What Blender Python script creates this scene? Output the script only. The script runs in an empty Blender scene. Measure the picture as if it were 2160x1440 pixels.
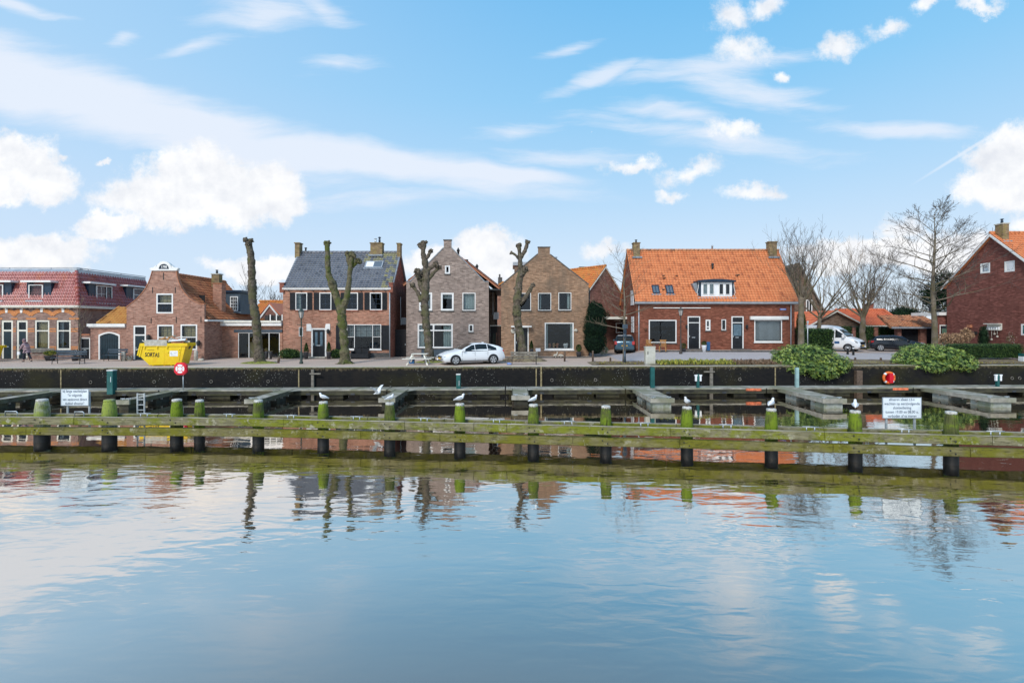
import bpy, math, random
from math import sin, cos, pi, radians, sqrt, atan2
from mathutils import Vector, Matrix, noise
from mathutils.geometry import tessellate_polygon
R = random.Random(7)
S = bpy.context.scene
C = S.collection
F, CX, HY, CZ, WZ = 1075.0, 1080.0, 684.0, 2.75, -1.65   # focal px, principal x, horizon y, camera height, water level

# ---------------------------------------------------------------- camera
cam = bpy.data.objects.new('camera', bpy.data.cameras.new('camera')); C.objects.link(cam)
cam.data.sensor_width = 36; cam.data.lens = 36*F/2160; cam.data.shift_y = (HY-720)/2160
cam.location = (0, 0, CZ); cam.rotation_euler = (radians(90), 0, 0)
cam.data.clip_start = .1; cam.data.clip_end = 6000
S.camera = cam

# ---------------------------------------------------------------- light
SUN_EL, SUN_AZ = radians(42), radians(205)      # azimuth measured from +Y clockwise: the sun stands behind the camera, a little left
S.view_settings.view_transform = 'Standard'; S.view_settings.look = 'None'
S.view_settings.exposure = 0.38; S.view_settings.gamma = 1.0; S.view_settings.use_curve_mapping = False
sl = bpy.data.lights.new('sun', 'SUN'); sl.energy = 2.1; sl.angle = radians(16); sl.color = (1, .955, .9)
so = bpy.data.objects.new('sun', sl); C.objects.link(so); so.location = (-20, -30, 60)
sd = Vector((sin(SUN_AZ)*cos(SUN_EL), cos(SUN_AZ)*cos(SUN_EL), sin(SUN_EL)))
so.rotation_euler = sd.to_track_quat('Z', 'Y').to_euler()

# ---------------------------------------------------------------- world
W = bpy.data.worlds.new('World'); S.world = W; W.use_nodes = True
nt = W.node_tree; nt.nodes.clear()
def nd(t, ty, **kw):
    n = t.nodes.new(ty)
    for k, v in kw.items():
        if k.startswith('i_'):
            key = k[2:]; n.inputs[int(key) if key.isdigit() else key].default_value = v
        else: setattr(n, k, v)
    return n
def lk(t, a, b): t.links.new(a, b)
def mth(t, op, a, b=None, c=None, clamp=False):
    n = t.nodes.new('ShaderNodeMath'); n.operation = op; n.use_clamp = clamp
    for i, x in enumerate((a, b, c)):
        if x is None: continue
        if isinstance(x, (int, float)): n.inputs[i].default_value = x
        else: t.links.new(x, n.inputs[i])
    return n.outputs[0]
def mixc(t, f, a, b, mode='MIX'):
    n = t.nodes.new('ShaderNodeMix'); n.data_type = 'RGBA'; n.blend_type = mode
    for x, s in ((f, n.inputs[0]), (a, n.inputs[6]), (b, n.inputs[7])):
        if isinstance(x, (int, float)): s.default_value = x
        elif isinstance(x, tuple): s.default_value = x if len(x) == 4 else (*x, 1)
        else: t.links.new(x, s)
    return n.outputs[2]
def sstep(t, x, a, b):
    n = t.nodes.new('ShaderNodeMapRange'); n.interpolation_type = 'SMOOTHSTEP'
    n.inputs[1].default_value = a; n.inputs[2].default_value = b
    t.links.new(x, n.inputs[0]); return n.outputs[0]
STR = .1
sky = nd(nt, 'ShaderNodeTexSky', sky_type='NISHITA', sun_disc=False, sun_elevation=SUN_EL, sun_rotation=SUN_AZ, air_density=1.0, dust_density=.6, ozone_density=2.5)
tc = nd(nt, 'ShaderNodeTexCoord'); sx = nd(nt, 'ShaderNodeSeparateXYZ'); lk(nt, tc.outputs['Generated'], sx.inputs[0])
ay = mth(nt, 'ADD', mth(nt, 'ABSOLUTE', sx.outputs[1]), .02)
U0 = mth(nt, 'DIVIDE', sx.outputs[0], ay); V0 = mth(nt, 'DIVIDE', sx.outputs[2], ay)
cb = nd(nt, 'ShaderNodeCombineXYZ'); lk(nt, U0, cb.inputs[0]); lk(nt, V0, cb.inputs[1])
uv = cb.outputs[0]
def wnoise(scale, detail, rough=.55, src=None, vec=(1,1,1)):
    m = nd(nt, 'ShaderNodeVectorMath', operation='MULTIPLY'); lk(nt, src or uv, m.inputs[0]); m.inputs[1].default_value = vec
    n = nd(nt, 'ShaderNodeTexNoise', i_Scale=scale, i_Detail=detail, i_Roughness=rough); n.noise_dimensions = '3D'
    lk(nt, m.outputs[0], n.inputs['Vector']); return n
wn = wnoise(6, 9, .66)
ws = nd(nt, 'ShaderNodeVectorMath', operation='SUBTRACT'); lk(nt, wn.outputs['Color'], ws.inputs[0]); ws.inputs[1].default_value = (.5,.5,.5)
wm = nd(nt, 'ShaderNodeVectorMath', operation='SCALE'); lk(nt, ws.outputs[0], wm.inputs[0]); wm.inputs['Scale'].default_value = .12
wa = nd(nt, 'ShaderNodeVectorMath', operation='ADD'); lk(nt, uv, wa.inputs[0]); lk(nt, wm.outputs[0], wa.inputs[1])
warped = wa.outputs[0]
def blobs(lst, src):
    out = None
    for (cx, cy, rx, ry, *r) in lst:
        rot = r[0] if r else 0
        m = nd(nt, 'ShaderNodeMapping', vector_type='TEXTURE')
        m.inputs['Location'].default_value = ((cx-CX)/F, (HY-cy)/F, 0)
        m.inputs['Rotation'].default_value = (0, 0, radians(rot)); m.inputs['Scale'].default_value = (rx/F, ry/F, 1)
        lk(nt, src, m.inputs[0])
        l = nd(nt, 'ShaderNodeVectorMath', operation='LENGTH'); lk(nt, m.outputs[0], l.inputs[0])
        f = mth(nt, 'SUBTRACT', 1.0, l.outputs['Value'])
        out = f if out is None else mth(nt, 'MAXIMUM', out, f)
    return out
CUM = [(440,395,150,95),(375,425,170,70),(560,420,130,75),(250,480,80,32),(430,355,75,60),
       (55,350,130,68),(130,385,80,60),(20,395,90,50),(100,535,170,48),(165,330,16,12),(238,345,14,10),
       (1545,112,80,38),(1515,38,52,48),(1598,18,56,34),(1762,112,42,34,20),(1628,170,20,20),(1852,78,52,28,15),(1965,18,75,20,12),(2030,42,55,16,10),
       (1325,352,88,18,10),(1455,366,80,30,8),(1528,286,72,22,-12),(1565,410,60,20,8),(1612,414,44,20),(1415,414,40,16),
       (2130,340,130,85),(2080,405,120,55),(2150,470,70,30),(1872,500,60,42),(1830,545,210,38),(1990,545,140,60),
       (1030,545,95,58),(1270,535,60,20),(930,560,90,30),(560,560,130,30),(1250,290,1,1)]
BIG = [c for c in CUM if c[2] >= 75 and c[1] > 300 and not 1200 < c[0] < 1700]; SMALL = [c for c in CUM if c not in BIG]
n2 = wnoise(20, 10, .68); n2f = mth(nt, 'SUBTRACT', n2.outputs['Fac'], .5)
cumb = sstep(nt, mth(nt, 'ADD', blobs(BIG, warped), mth(nt, 'MULTIPLY', n2f, 1.1)), -.02, .40)
cums = mth(nt, 'MULTIPLY', sstep(nt, mth(nt, 'ADD', blobs(SMALL, warped), mth(nt, 'MULTIPLY', n2f, 1.9)), -.06, .80), .95)
cum = mth(nt, 'MAXIMUM', cumb, cums)
BAND = [(330,262,560,78,-15),(60,175,300,95,-14),(760,348,520,46,-8.5),(1010,378,260,26,-4),(540,330,300,50,-8)]
WISP = [(575,42,190,44,8),(690,25,80,34,-24),(715,150,110,26,6),(290,95,52,26,32),(430,112,110,20,16),
       (1085,290,110,24,3),(1250,172,120,20,24),(1190,118,80,14,14),(1180,345,170,26),(1560,205,300,40,-13),(1690,232,160,20,-10),(1420,250,180,26,-12),(1900,292,170,22,-4),(850,425,260,24,3),(60,25,140,16,-12),(1500,300,300,30,-8),(1500,150,240,30,8)]
wc = wnoise(3.5, 4, .55)
w2 = nd(nt, 'ShaderNodeVectorMath', operation='SCALE'); lk(nt, wc.outputs['Color'], w2.inputs[0]); w2.inputs['Scale'].default_value = .07
w3 = nd(nt, 'ShaderNodeVectorMath', operation='ADD'); lk(nt, uv, w3.inputs[0]); lk(nt, w2.outputs[0], w3.inputs[1])
w4 = nd(nt, 'ShaderNodeVectorMath', operation='SUBTRACT'); lk(nt, w3.outputs[0], w4.inputs[0]); w4.inputs[1].default_value = (.035,.035,0)
rotm = nd(nt, 'ShaderNodeMapping'); rotm.inputs['Rotation'].default_value = (0, 0, radians(13)); rotm.inputs['Scale'].default_value = (1.6, 12, 1); lk(nt, w4.outputs[0], rotm.inputs[0])
nc = nd(nt, 'ShaderNodeTexNoise', i_Scale=1.7, i_Detail=8, i_Roughness=.66); lk(nt, rotm.outputs[0], nc.inputs['Vector'])
ncf = mth(nt, 'SUBTRACT', nc.outputs['Fac'], .5)
band = mth(nt, 'MULTIPLY', sstep(nt, mth(nt, 'ADD', blobs(BAND, w4.outputs[0]), mth(nt, 'MULTIPLY', ncf, 1.1)), -.10, .62), .92)
wisp = mth(nt, 'MULTIPLY', sstep(nt, mth(nt, 'ADD', blobs(WISP, w4.outputs[0]), mth(nt, 'MULTIPLY', ncf, 2.6)), -.1, 1.1), .8)
cir = mth(nt, 'MAXIMUM', band, wisp)
# contrail
ctr = blobs([(2010,330,150,5,32)], uv)
ctf = mth(nt, 'MULTIPLY', sstep(nt, ctr, 0, .8), .5)
# sky colour: deep at height, pale towards the horizon
el = sx.outputs[2]
ramp = nd(nt, 'ShaderNodeValToRGB'); lk(nt, el, ramp.inputs[0])
cr_ = ramp.color_ramp; cr_.elements[0].position = 0.0; cr_.elements[0].color = (.60,.67,.745,1); cr_.elements[1].position = 1.0; cr_.elements[1].color = (.13,.29,.55,1)
for p, c in ((.13,(.50,.62,.75)), (.25,(.36,.56,.755)), (.40,(.215,.485,.74)), (.55,(.13,.41,.71)), (.75,(.16,.36,.62))):
    e = cr_.elements.new(p); e.color = (*c, 1)
# a little paler to the left as in the photograph (thin veil)
lf = sstep(nt, U0, .45, -1.0)
base = mixc(nt, mth(nt, 'MULTIPLY', lf, .45), ramp.outputs[0], (.47,.60,.77))
nish = mixc(nt, 1.0, sky.outputs[0], (STR, STR, STR), 'MULTIPLY')
base = mixc(nt, .08, base, nish)
c1 = mixc(nt, cir, base, (.63,.68,.765))
c1 = mixc(nt, ctf, c1, (.68,.72,.78))
n3 = wnoise(9, 7, .6); off = nd(nt, 'ShaderNodeVectorMath', operation='ADD'); lk(nt, uv, off.inputs[0]); off.inputs[1].default_value = (.006, .022, 0)
n3b = wnoise(9, 7, .6, off.outputs[0])
dsh = mth(nt, 'ADD', mth(nt, 'MULTIPLY', mth(nt, 'SUBTRACT', n3b.outputs['Fac'], n3.outputs['Fac']), 2.8), .46, clamp=True)
ccol = mixc(nt, dsh, (.84,.835,.83), (.62,.64,.685))
c2 = mixc(nt, mth(nt, 'MULTIPLY', cum, .96), c1, ccol)
fin = mixc(nt, 1.0, c2, (1/STR,)*3, 'MULTIPLY')
bg = nd(nt, 'ShaderNodeBackground', i_Strength=STR); lk(nt, fin, bg.inputs[0])
wo = nd(nt, 'ShaderNodeOutputWorld'); lk(nt, bg.outputs[0], wo.inputs[0])
W.cycles.sampling_method = 'MANUAL'; W.cycles.sample_map_resolution = 512
S.cycles.max_bounces = 8; S.cycles.diffuse_bounces = 3; S.cycles.glossy_bounces = 4; S.cycles.transparent_max_bounces = 8

# ---------------------------------------------------------------- helpers
def P(px, py, D): return Vector(((px-CX)*D/F, D, CZ-(py-HY)*D/F))
def sm(t): t = max(0, min(1, t)); return t*t*(3-2*t)
def quay_y(x): return 33.1 + .0392*(x+.3)*(1 if x > -40 else 1)
def ground_z(x, y):
    h = .05 + .17*sm((x-5)/4) + .30*sm((x-9)/2.5) - .22*sm((x-25)/4)
    t = (y-quay_y(x)-1.2)/(9.0)
    return h*max(0, min(1, t))

class MB:
    def __init__(s): s.v = []; s.f = []; s.m = []; s.uv = []; s.sm = []
    def add(s, vs, fs, mi=0, uvs=None, smooth=False):
        o = len(s.v); s.v += [tuple(v) for v in vs]
        for i, f in enumerate(fs):
            s.f.append([o+k for k in f]); s.m.append(mi); s.sm.append(smooth)
            s.uv.append(uvs[i] if uvs else None)
    def box(s, x0, x1, y0, y1, z0, z1, mi=0, mat=None):
        vs = [Vector(p) for p in ((x0,y0,z0),(x1,y0,z0),(x1,y1,z0),(x0,y1,z0),(x0,y0,z1),(x1,y0,z1),(x1,y1,z1),(x0,y1,z1))]
        if mat: vs = [mat @ v for v in vs]
        s.add(vs, [(0,3,2,1),(4,5,6,7),(0,1,5,4),(1,2,6,5),(2,3,7,6),(3,0,4,7)], mi)
    def prism(s, poly, axis, a, b, mi=0, mat=None):
        # poly in the two remaining axes, extruded along axis from a to b
        def mk(p, t):
            q = list(p); q.insert(axis, t); v = Vector(q); return mat @ v if mat else v
        n = len(poly); vs = [mk(p, a) for p in poly] + [mk(p, b) for p in poly]
        s.add(vs, [list(range(n))[::-1], list(range(n, 2*n))] + [(i, (i+1) % n, n+(i+1) % n, n+i) for i in range(n)], mi)
    def tube(s, pts, rad, n=8, mi=0, smooth=True, jit=0, rr=None, cap=True):
        pts = [Vector(p) for p in pts]
        if isinstance(rad, (int, float)): rad = [rad]*len(pts)
        vs = []; up = Vector((.13,.21,1)).normalized(); px = None
        for i, p in enumerate(pts):
            d = (pts[min(i+1, len(pts)-1)]-pts[max(i-1, 0)])
            d = d.normalized() if d.length > 1e-9 else Vector((0,0,1))
            if px is None:
                px = d.cross(up)
                if px.length < .05: px = d.cross(Vector((1,0,0)))
                px.normalize()
            else:
                px = (px - d*px.dot(d)); px = px.normalized() if px.length > 1e-6 else d.orthogonal().normalized()
            py = d.cross(px)
            for k in range(n):
                a = 2*pi*k/n; r = rad[i]
                if jit: r *= 1+jit*(rr.random()-.5)*2
                vs.append(p + px*cos(a)*r + py*sin(a)*r)
        fs = []
        for i in range(len(pts)-1):
            for k in range(n):
                fs.append((i*n+k, i*n+(k+1) % n, (i+1)*n+(k+1) % n, (i+1)*n+k))
        if cap: fs.append(tuple(range(n))[::-1]); fs.append(tuple((len(pts)-1)*n+k for k in range(n)))
        s.add(vs, fs, mi, smooth=smooth)
    def cyl(s, p0, p1, r0, r1=None, n=12, mi=0, smooth=True): s.tube([p0, p1], [r0, r0 if r1 is None else r1], n, mi, smooth)
    def blob(s, c, r, mi=0, jit=.15, rr=R, seg=8, rings=6, sc=(1,1,1)):
        vs = [Vector((0,0,1))]
        for i in range(1, rings):
            th = pi*i/rings
            for k in range(seg):
                a = 2*pi*k/seg; vs.append(Vector((sin(th)*cos(a), sin(th)*sin(a), cos(th))))
        vs.append(Vector((0,0,-1)))
        vs = [Vector(c)+Vector((v.x*sc[0], v.y*sc[1], v.z*sc[2]))*r*(1+jit*(rr.random()-.5)*2) for v in vs]
        fs = [(0, 1+k, 1+(k+1) % seg) for k in range(seg)]
        for i in range(rings-2):
            for k in range(seg):
                a = 1+i*seg; fs.append((a+k, a+seg+k, a+seg+(k+1) % seg, a+(k+1) % seg))
        a = 1+(rings-2)*seg; fs += [(len(vs)-1, a+(k+1) % seg, a+k) for k in range(seg)]
        s.add(vs, fs, mi, smooth=True)
    def lathe(s, prof, c, n=12, mi=0, smooth=True):
        c = Vector(c); vs = []
        for r, z in prof:
            for k in range(n):
                a = 2*pi*k/n; vs.append(c+Vector((r*cos(a), r*sin(a), z)))
        fs = [(i*n+k, i*n+(k+1) % n, (i+1)*n+(k+1) % n, (i+1)*n+k) for i in range(len(prof)-1) for k in range(n)]
        fs.append(tuple(range(n))[::-1]); fs.append(tuple((len(prof)-1)*n+k for k in range(n)))
        s.add(vs, fs, mi, smooth=smooth)
    def build(s, name, mats, parent=None, loc=None, kind=None):
        if not isinstance(mats, (list, tuple)): mats = [mats]
        me = bpy.data.meshes.new(name); me.from_pydata(s.v, [], s.f)
        for m in mats: me.materials.append(m)
        me.polygons.foreach_set('material_index', s.m)
        me.polygons.foreach_set('use_smooth', s.sm)
        if any(u is not None for u in s.uv):
            L = me.uv_layers.new(name='UVMap'); k = 0; d = []
            for f, u in zip(s.f, s.uv):
                for j in range(len(f)):
                    d += list(u[j]) if u else [0, 0]
            L.data.foreach_set('uv', d)
        me.update()
        o = bpy.data.objects.new(name, me); C.objects.link(o)
        if parent: o.parent = parent
        if loc: o.location = loc
        if kind: o['kind'] = kind
        return o
def tag(o, label=None, cat=None, group=None, kind=None):
    if label: o['label'] = label
    if cat: o['category'] = cat
    if group: o['group'] = group
    if kind: o['kind'] = kind
    return o
def thing(name, label, cat, loc=(0,0,0), rz=0, group=None):
    o = bpy.data.objects.new(name, None); C.objects.link(o); o.location = loc; o.rotation_euler = (0,0,rz); o.empty_display_size = .2
    return tag(o, label, cat, group)
def kids(o): return [c for c in bpy.data.objects if c.parent == o]
def dup(o, loc=None, rz=None, label=None, group=None, parent=None):
    def rec(src, par):
        c = src.copy(); C.objects.link(c)
        c.parent = par
        for k in kids(src): rec(k, c)
        return c
    c = rec(o, parent)
    if loc is not None: c.location = loc
    if rz is not None: c.rotation_euler = (0,0,rz)
    if label: c['label'] = label
    if group: c['group'] = group
    return c
def text_obj(txt, size, name, m, parent, loc, rot=(radians(90),0,0), sx=1.0, align='CENTER', depth=.004, bold=0):
    cu = bpy.data.curves.new(name, 'FONT'); cu.body = txt; cu.size = size; cu.align_x = align; cu.align_y = 'CENTER'; cu.extrude = depth; cu.offset = bold
    t = bpy.data.objects.new(name, cu); C.objects.link(t)
    me = bpy.data.meshes.new_from_object(t.evaluated_get(bpy.context.evaluated_depsgraph_get()))
    bpy.data.objects.remove(t)
    o = bpy.data.objects.new(name, me); C.objects.link(o); me.materials.clear(); me.materials.append(m)
    o.parent = parent; o.location = loc; o.rotation_euler = rot; o.scale = (sx, 1, 1)
    return o

# ---------------------------------------------------------------- materials
def newmat(name):
    m = bpy.data.materials.new(name); m.use_nodes = True
    t = m.node_tree; b = t.nodes['Principled BSDF']; return m, t, b
def mat(name, col, rough=.6, metal=0, var=.12, scale=3, bump=0, bscale=40, spec=.4, col2=None, cscale=None):
    m, t, b = newmat(name)
    tcn = nd(t, 'ShaderNodeTexCoord'); n = nd(t, 'ShaderNodeTexNoise', i_Scale=scale, i_Detail=5, i_Roughness=.6); lk(t, tcn.outputs['Object'], n.inputs['Vector'])
    dk = tuple(c*(1-var*1.6) for c in col); lt = tuple(min(1, c*(1+var*1.3)) for c in col)
    f = sstep(t, n.outputs['Fac'], .3, .7)
    o = mixc(t, f, dk, lt)
    if col2:
        n2_ = nd(t, 'ShaderNodeTexNoise', i_Scale=cscale or scale*.5, i_Detail=6, i_Roughness=.65); lk(t, tcn.outputs['Object'], n2_.inputs['Vector'])
        o = mixc(t, sstep(t, n2_.outputs['Fac'], .45, .62), o, col2)
    lk(t, o, b.inputs['Base Color']); b.inputs['Roughness'].default_value = rough; b.inputs['Metallic'].default_value = metal
    b.inputs['Specular IOR Level'].default_value = spec
    if bump:
        n4 = nd(t, 'ShaderNodeTexNoise', i_Scale=bscale, i_Detail=4); lk(t, tcn.outputs['Object'], n4.inputs['Vector'])
        bp = nd(t, 'ShaderNodeBump', i_Strength=1.0, i_Distance=bump); lk(t, n4.outputs['Fac'], bp.inputs['Height']); lk(t, bp.outputs[0], b.inputs['Normal'])
    return m
def brick(name, c1, c2, mortar, bw=.24, bh=.075, stain=None, stain_amt=.5, stain_scale=.5, rough=.85, mix2=.5):
    m, t, b = newmat(name)
    tcn = nd(t, 'ShaderNodeTexCoord'); s3 = nd(t, 'ShaderNodeSeparateXYZ'); lk(t, tcn.outputs['Object'], s3.inputs[0])
    u = mth(t, 'ADD', s3.outputs[0], s3.outputs[1]); c3 = nd(t, 'ShaderNodeCombineXYZ'); lk(t, u, c3.inputs[0]); lk(t, s3.outputs[2], c3.inputs[1])
    bt = nd(t, 'ShaderNodeTexBrick', i_Scale=1.0, i_Bias=0.0); bt.inputs['Mortar Size'].default_value = .013; bt.inputs['Mortar Smooth'].default_value = .3
    bt.inputs['Brick Width'].default_value = bw; bt.inputs['Row Height'].default_value = bh
    bt.inputs['Color1'].default_value = (*c1, 1); bt.inputs['Color2'].default_value = (*c2, 1); bt.inputs['Mortar'].default_value = (*mortar, 1)
    lk(t, c3.outputs[0], bt.inputs['Vector'])
    # individual clinkers, blocky patches and weather
    row = mth(t, 'FLOOR', mth(t, 'DIVIDE', s3.outputs[2], bh))
    sh = mth(t, 'MULTIPLY', mth(t, 'SUBTRACT', 1.0, mth(t, 'MODULO', mth(t, 'ADD', row, 1000.0), 2.0)), .5)
    bi = mth(t, 'FLOOR', mth(t, 'ADD', mth(t, 'DIVIDE', u, bw), sh))
    cc = nd(t, 'ShaderNodeCombineXYZ'); lk(t, bi, cc.inputs[0]); lk(t, row, cc.inputs[1])
    vo = nd(t, 'ShaderNodeTexWhiteNoise', noise_dimensions='2D'); lk(t, cc.outputs[0], vo.inputs['Vector'])
    sv = nd(t, 'ShaderNodeSeparateXYZ'); lk(t, vo.outputs['Color'], sv.inputs[0])
    col = mixc(t, mth(t, 'MULTIPLY', sstep(t, sv.outputs[0], .5, .95), .6), bt.outputs[0], tuple(x*.5 for x in c1))
    col = mixc(t, mth(t, 'MULTIPLY', sstep(t, sv.outputs[1], .6, .95), .5), col, tuple(min(1, x*1.5+.02) for x in c2))
    n = nd(t, 'ShaderNodeTexNoise', i_Scale=.9, i_Detail=6, i_Roughness=.65); lk(t, c3.outputs[0], n.inputs['Vector'])
    col = mixc(t, mth(t, 'MULTIPLY', sstep(t, n.outputs['Fac'], .35, .75), .22), col, tuple(x*.62 for x in c1))
    st = nd(t, 'ShaderNodeMapping'); st.inputs['Scale'].default_value = (2.2, .22, 1); lk(t, c3.outputs[0], st.inputs[0])
    ns = nd(t, 'ShaderNodeTexNoise', i_Scale=1.0, i_Detail=6, i_Roughness=.7); lk(t, st.outputs[0], ns.inputs['Vector'])
    col = mixc(t, mth(t, 'MULTIPLY', sstep(t, ns.outputs['Fac'], .52, .74), .45), col, tuple(x*.5 for x in c1))   # rain streaks
    if stain:
        mp2 = nd(t, 'ShaderNodeMapping'); mp2.inputs['Scale'].default_value = (1, .6, 1); lk(t, c3.outputs[0], mp2.inputs[0])
        n5 = nd(t, 'ShaderNodeTexNoise', i_Scale=stain_scale, i_Detail=7, i_Roughness=.7); lk(t, mp2.outputs[0], n5.inputs['Vector'])
        col = mixc(t, mth(t, 'MULTIPLY', sstep(t, n5.outputs['Fac'], .42, .68), stain_amt), col, stain)
    lk(t, col, b.inputs['Base Color']); b.inputs['Roughness'].default_value = rough; b.inputs['Specular IOR Level'].default_value = .25
    bp = nd(t, 'ShaderNodeBump', i_Strength=.6, i_Distance=.008); bp.invert = True; lk(t, bt.outputs['Fac'], bp.inputs['Height']); lk(t, bp.outputs[0], b.inputs['Normal'])
    return m
def tilemat(name, c1, c2, c3_, rough=.6, moss=None, moss_amt=.5, streak=.3, mscale=.6, old=.0):
    m, t, b = newmat(name)
    uvn = nd(t, 'ShaderNodeUVMap'); fl = nd(t, 'ShaderNodeVectorMath', operation='FLOOR'); lk(t, uvn.outputs[0], fl.inputs[0])
    wnn = nd(t, 'ShaderNodeTexWhiteNoise', noise_dimensions='2D'); lk(t, fl.outputs[0], wnn.inputs['Vector'])
    sv = nd(t, 'ShaderNodeSeparateColor'); lk(t, wnn.outputs['Color'], sv.inputs[0])
    col = mixc(t, sv.outputs[0], c1, c2); col = mixc(t, sstep(t, sv.outputs[1], .78, 1), col, c3_)
    tcn = nd(t, 'ShaderNodeTexCoord')
    n = nd(t, 'ShaderNodeTexNoise', i_Scale=mscale, i_Detail=7, i_Roughness=.7); lk(t, tcn.outputs['Object'], n.inputs['Vector'])
    col = mixc(t, mth(t, 'MULTIPLY', sstep(t, n.outputs['Fac'], .4, .75), streak), col, tuple(x*.5 for x in c1))
    if moss:
        n5 = nd(t, 'ShaderNodeTexNoise', i_Scale=mscale*2.3, i_Detail=7, i_Roughness=.75); lk(t, tcn.outputs['Object'], n5.inputs['Vector'])
        col = mixc(t, mth(t, 'MULTIPLY', sstep(t, n5.outputs['Fac'], .5, .68), moss_amt), col, moss)
    lk(t, col, b.inputs['Base Color']); b.inputs['Roughness'].default_value = rough
    return m
def glassmat(name, tint=(.02,.025,.03), refl=.5, fac=.55):
    m = bpy.data.materials.new(name); m.use_nodes = True; t = m.node_tree; t.nodes.clear()
    g = nd(t, 'ShaderNodeBsdfGlossy', i_Roughness=.02); g.inputs[0].default_value = (.75,.82,.9,1)
    tr = nd(t, 'ShaderNodeBsdfTransparent'); tr.inputs[0].default_value = (.75,.8,.8,1)
    lw = nd(t, 'ShaderNodeLayerWeight', i_Blend=.35)
    f = mth(t, 'ADD', mth(t, 'MULTIPLY', lw.outputs['Fresnel'], .6), refl*.06, clamp=True)
    tcn = nd(t, 'ShaderNodeTexCoord'); n = nd(t, 'ShaderNodeTexNoise', i_Scale=1.3, i_Detail=2); lk(t, tcn.outputs['Object'], n.inputs['Vector'])
    bp = nd(t, 'ShaderNodeBump', i_Strength=.5, i_Distance=.02); lk(t, n.outputs['Fac'], bp.inputs['Height']); lk(t, bp.outputs[0], g.inputs['Normal'])
    mx = nd(t, 'ShaderNodeMixShader'); lk(t, f, mx.inputs[0]); lk(t, tr.outputs[0], mx.inputs[1]); lk(t, g.outputs[0], mx.inputs[2])
    o = nd(t, 'ShaderNodeOutputMaterial'); lk(t, mx.outputs[0], o.inputs[0]); return m
M = {}
M['white'] = mat('white_paint', (.78,.77,.74), .45, var=.05, scale=2)
M['cream'] = mat('cream_paint', (.74,.71,.62), .5, var=.06)
M['wpanel'] = mat('white_panel', (.80,.81,.82), .4, var=.03)
M['black'] = mat('black_paint', (.012,.014,.018), .3, var=.2)
M['teal'] = mat('dark_teal_paint', (.012,.028,.038), .3, var=.15)
M['navy'] = mat('navy_paint', (.018,.035,.06), .35, var=.15)
M['slate'] = mat('slate_blue_paint', (.05,.075,.10), .5, var=.1)
M['darkfloat'] = mat('slimy_dark_float', (.030,.028,.020), .8, var=.3, scale=2, col2=(.060,.056,.030), cscale=1.2)
M['mossrail'] = mat('mossy_side_rail', (.095,.09,.06), .85, var=.3, scale=2, col2=(.06,.06,.025), cscale=1)
M['darkwood'] = mat('dark_wood_and_carport_shade', (.018,.016,.018), .6, var=.2, bump=.002)
M['zinc'] = mat('zinc', (.42,.45,.48), .4, .3, var=.1, scale=2)
M['lead'] = mat('lead', (.25,.28,.31), .5, .2, var=.15)
M['steel'] = mat('galvanised_steel', (.52,.56,.58), .4, .5, var=.12, scale=6)
M['dsteel'] = mat('dark_steel', (.05,.055,.06), .5, .3, var=.2)
M['iron'] = mat('black_iron', (.03,.032,.033), .5, .2, var=.2)
M['rust'] = mat('rust', (.12,.05,.025), .8, var=.3, scale=12)
M['glass'] = glassmat('window_glass')
M['glassd'] = mat('dark_vehicle_glass', (.012,.016,.018), .08, var=0, spec=.45)
M['interior'] = mat('dark_interior', (.022,.02,.02), .9)
M['curtain'] = mat('pale_curtain', (.55,.62,.60), .9, var=.08, scale=8)
M['net'] = mat('grey_net_curtain', (.38,.42,.43), .9, var=.1, scale=6)
M['blind'] = mat('straw_blind', (.62,.50,.28), .9, var=.08, scale=10)
M['orangeb'] = mat('orange_brick', (.55,.22,.08), .8, var=.12, scale=9)
M['stone'] = mat('pale_stone', (.50,.47,.40), .85, var=.15, scale=5, bump=.004)
M['dstone'] = mat('dark_stone', (.10,.095,.09), .85, var=.2, scale=4, bump=.004)
M['conc'] = mat('concrete', (.36,.36,.33), .85, var=.15, scale=2.5, bump=.003, col2=(.20,.20,.15), cscale=1.5)
M['chim'] = brick('chimney_brick', (.22,.14,.085), (.28,.19,.10), (.18,.15,.10), stain=(.27,.22,.06), stain_amt=.6, stain_scale=2.5)
M['brA'] = brick('purple_brown_brick', (.27,.155,.125), (.33,.205,.165), (.32,.255,.22), stain=(.16,.11,.09), stain_amt=.5)
M['brB'] = brick('old_red_brick', (.34,.155,.105), (.40,.21,.15), (.36,.27,.22), stain=(.24,.13,.10), stain_amt=.45, stain_scale=.8)
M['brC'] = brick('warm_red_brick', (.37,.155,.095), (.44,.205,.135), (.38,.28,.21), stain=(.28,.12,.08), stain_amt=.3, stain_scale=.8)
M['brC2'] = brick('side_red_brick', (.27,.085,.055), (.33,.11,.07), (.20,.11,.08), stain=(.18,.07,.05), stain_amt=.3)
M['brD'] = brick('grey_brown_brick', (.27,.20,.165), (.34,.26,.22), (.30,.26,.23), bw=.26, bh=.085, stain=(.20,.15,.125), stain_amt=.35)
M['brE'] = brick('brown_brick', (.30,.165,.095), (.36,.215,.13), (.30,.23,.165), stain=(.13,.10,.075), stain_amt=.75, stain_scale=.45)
M['brG'] = brick('deep_red_brick', (.215,.065,.038), (.27,.09,.052), (.15,.075,.05), stain=(.15,.055,.035), stain_amt=.4)
M['brH'] = brick('plum_red_brick', (.20,.062,.048), (.25,.085,.062), (.13,.07,.055), stain=(.14,.05,.04), stain_amt=.4, stain_scale=.7)
M['brF'] = brick('dusky_red_brick', (.24,.10,.075), (.28,.125,.095), (.20,.12,.09))
M['brK'] = brick('dull_brown_brick', (.17,.11,.075), (.21,.14,.10), (.16,.12,.09))
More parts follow.
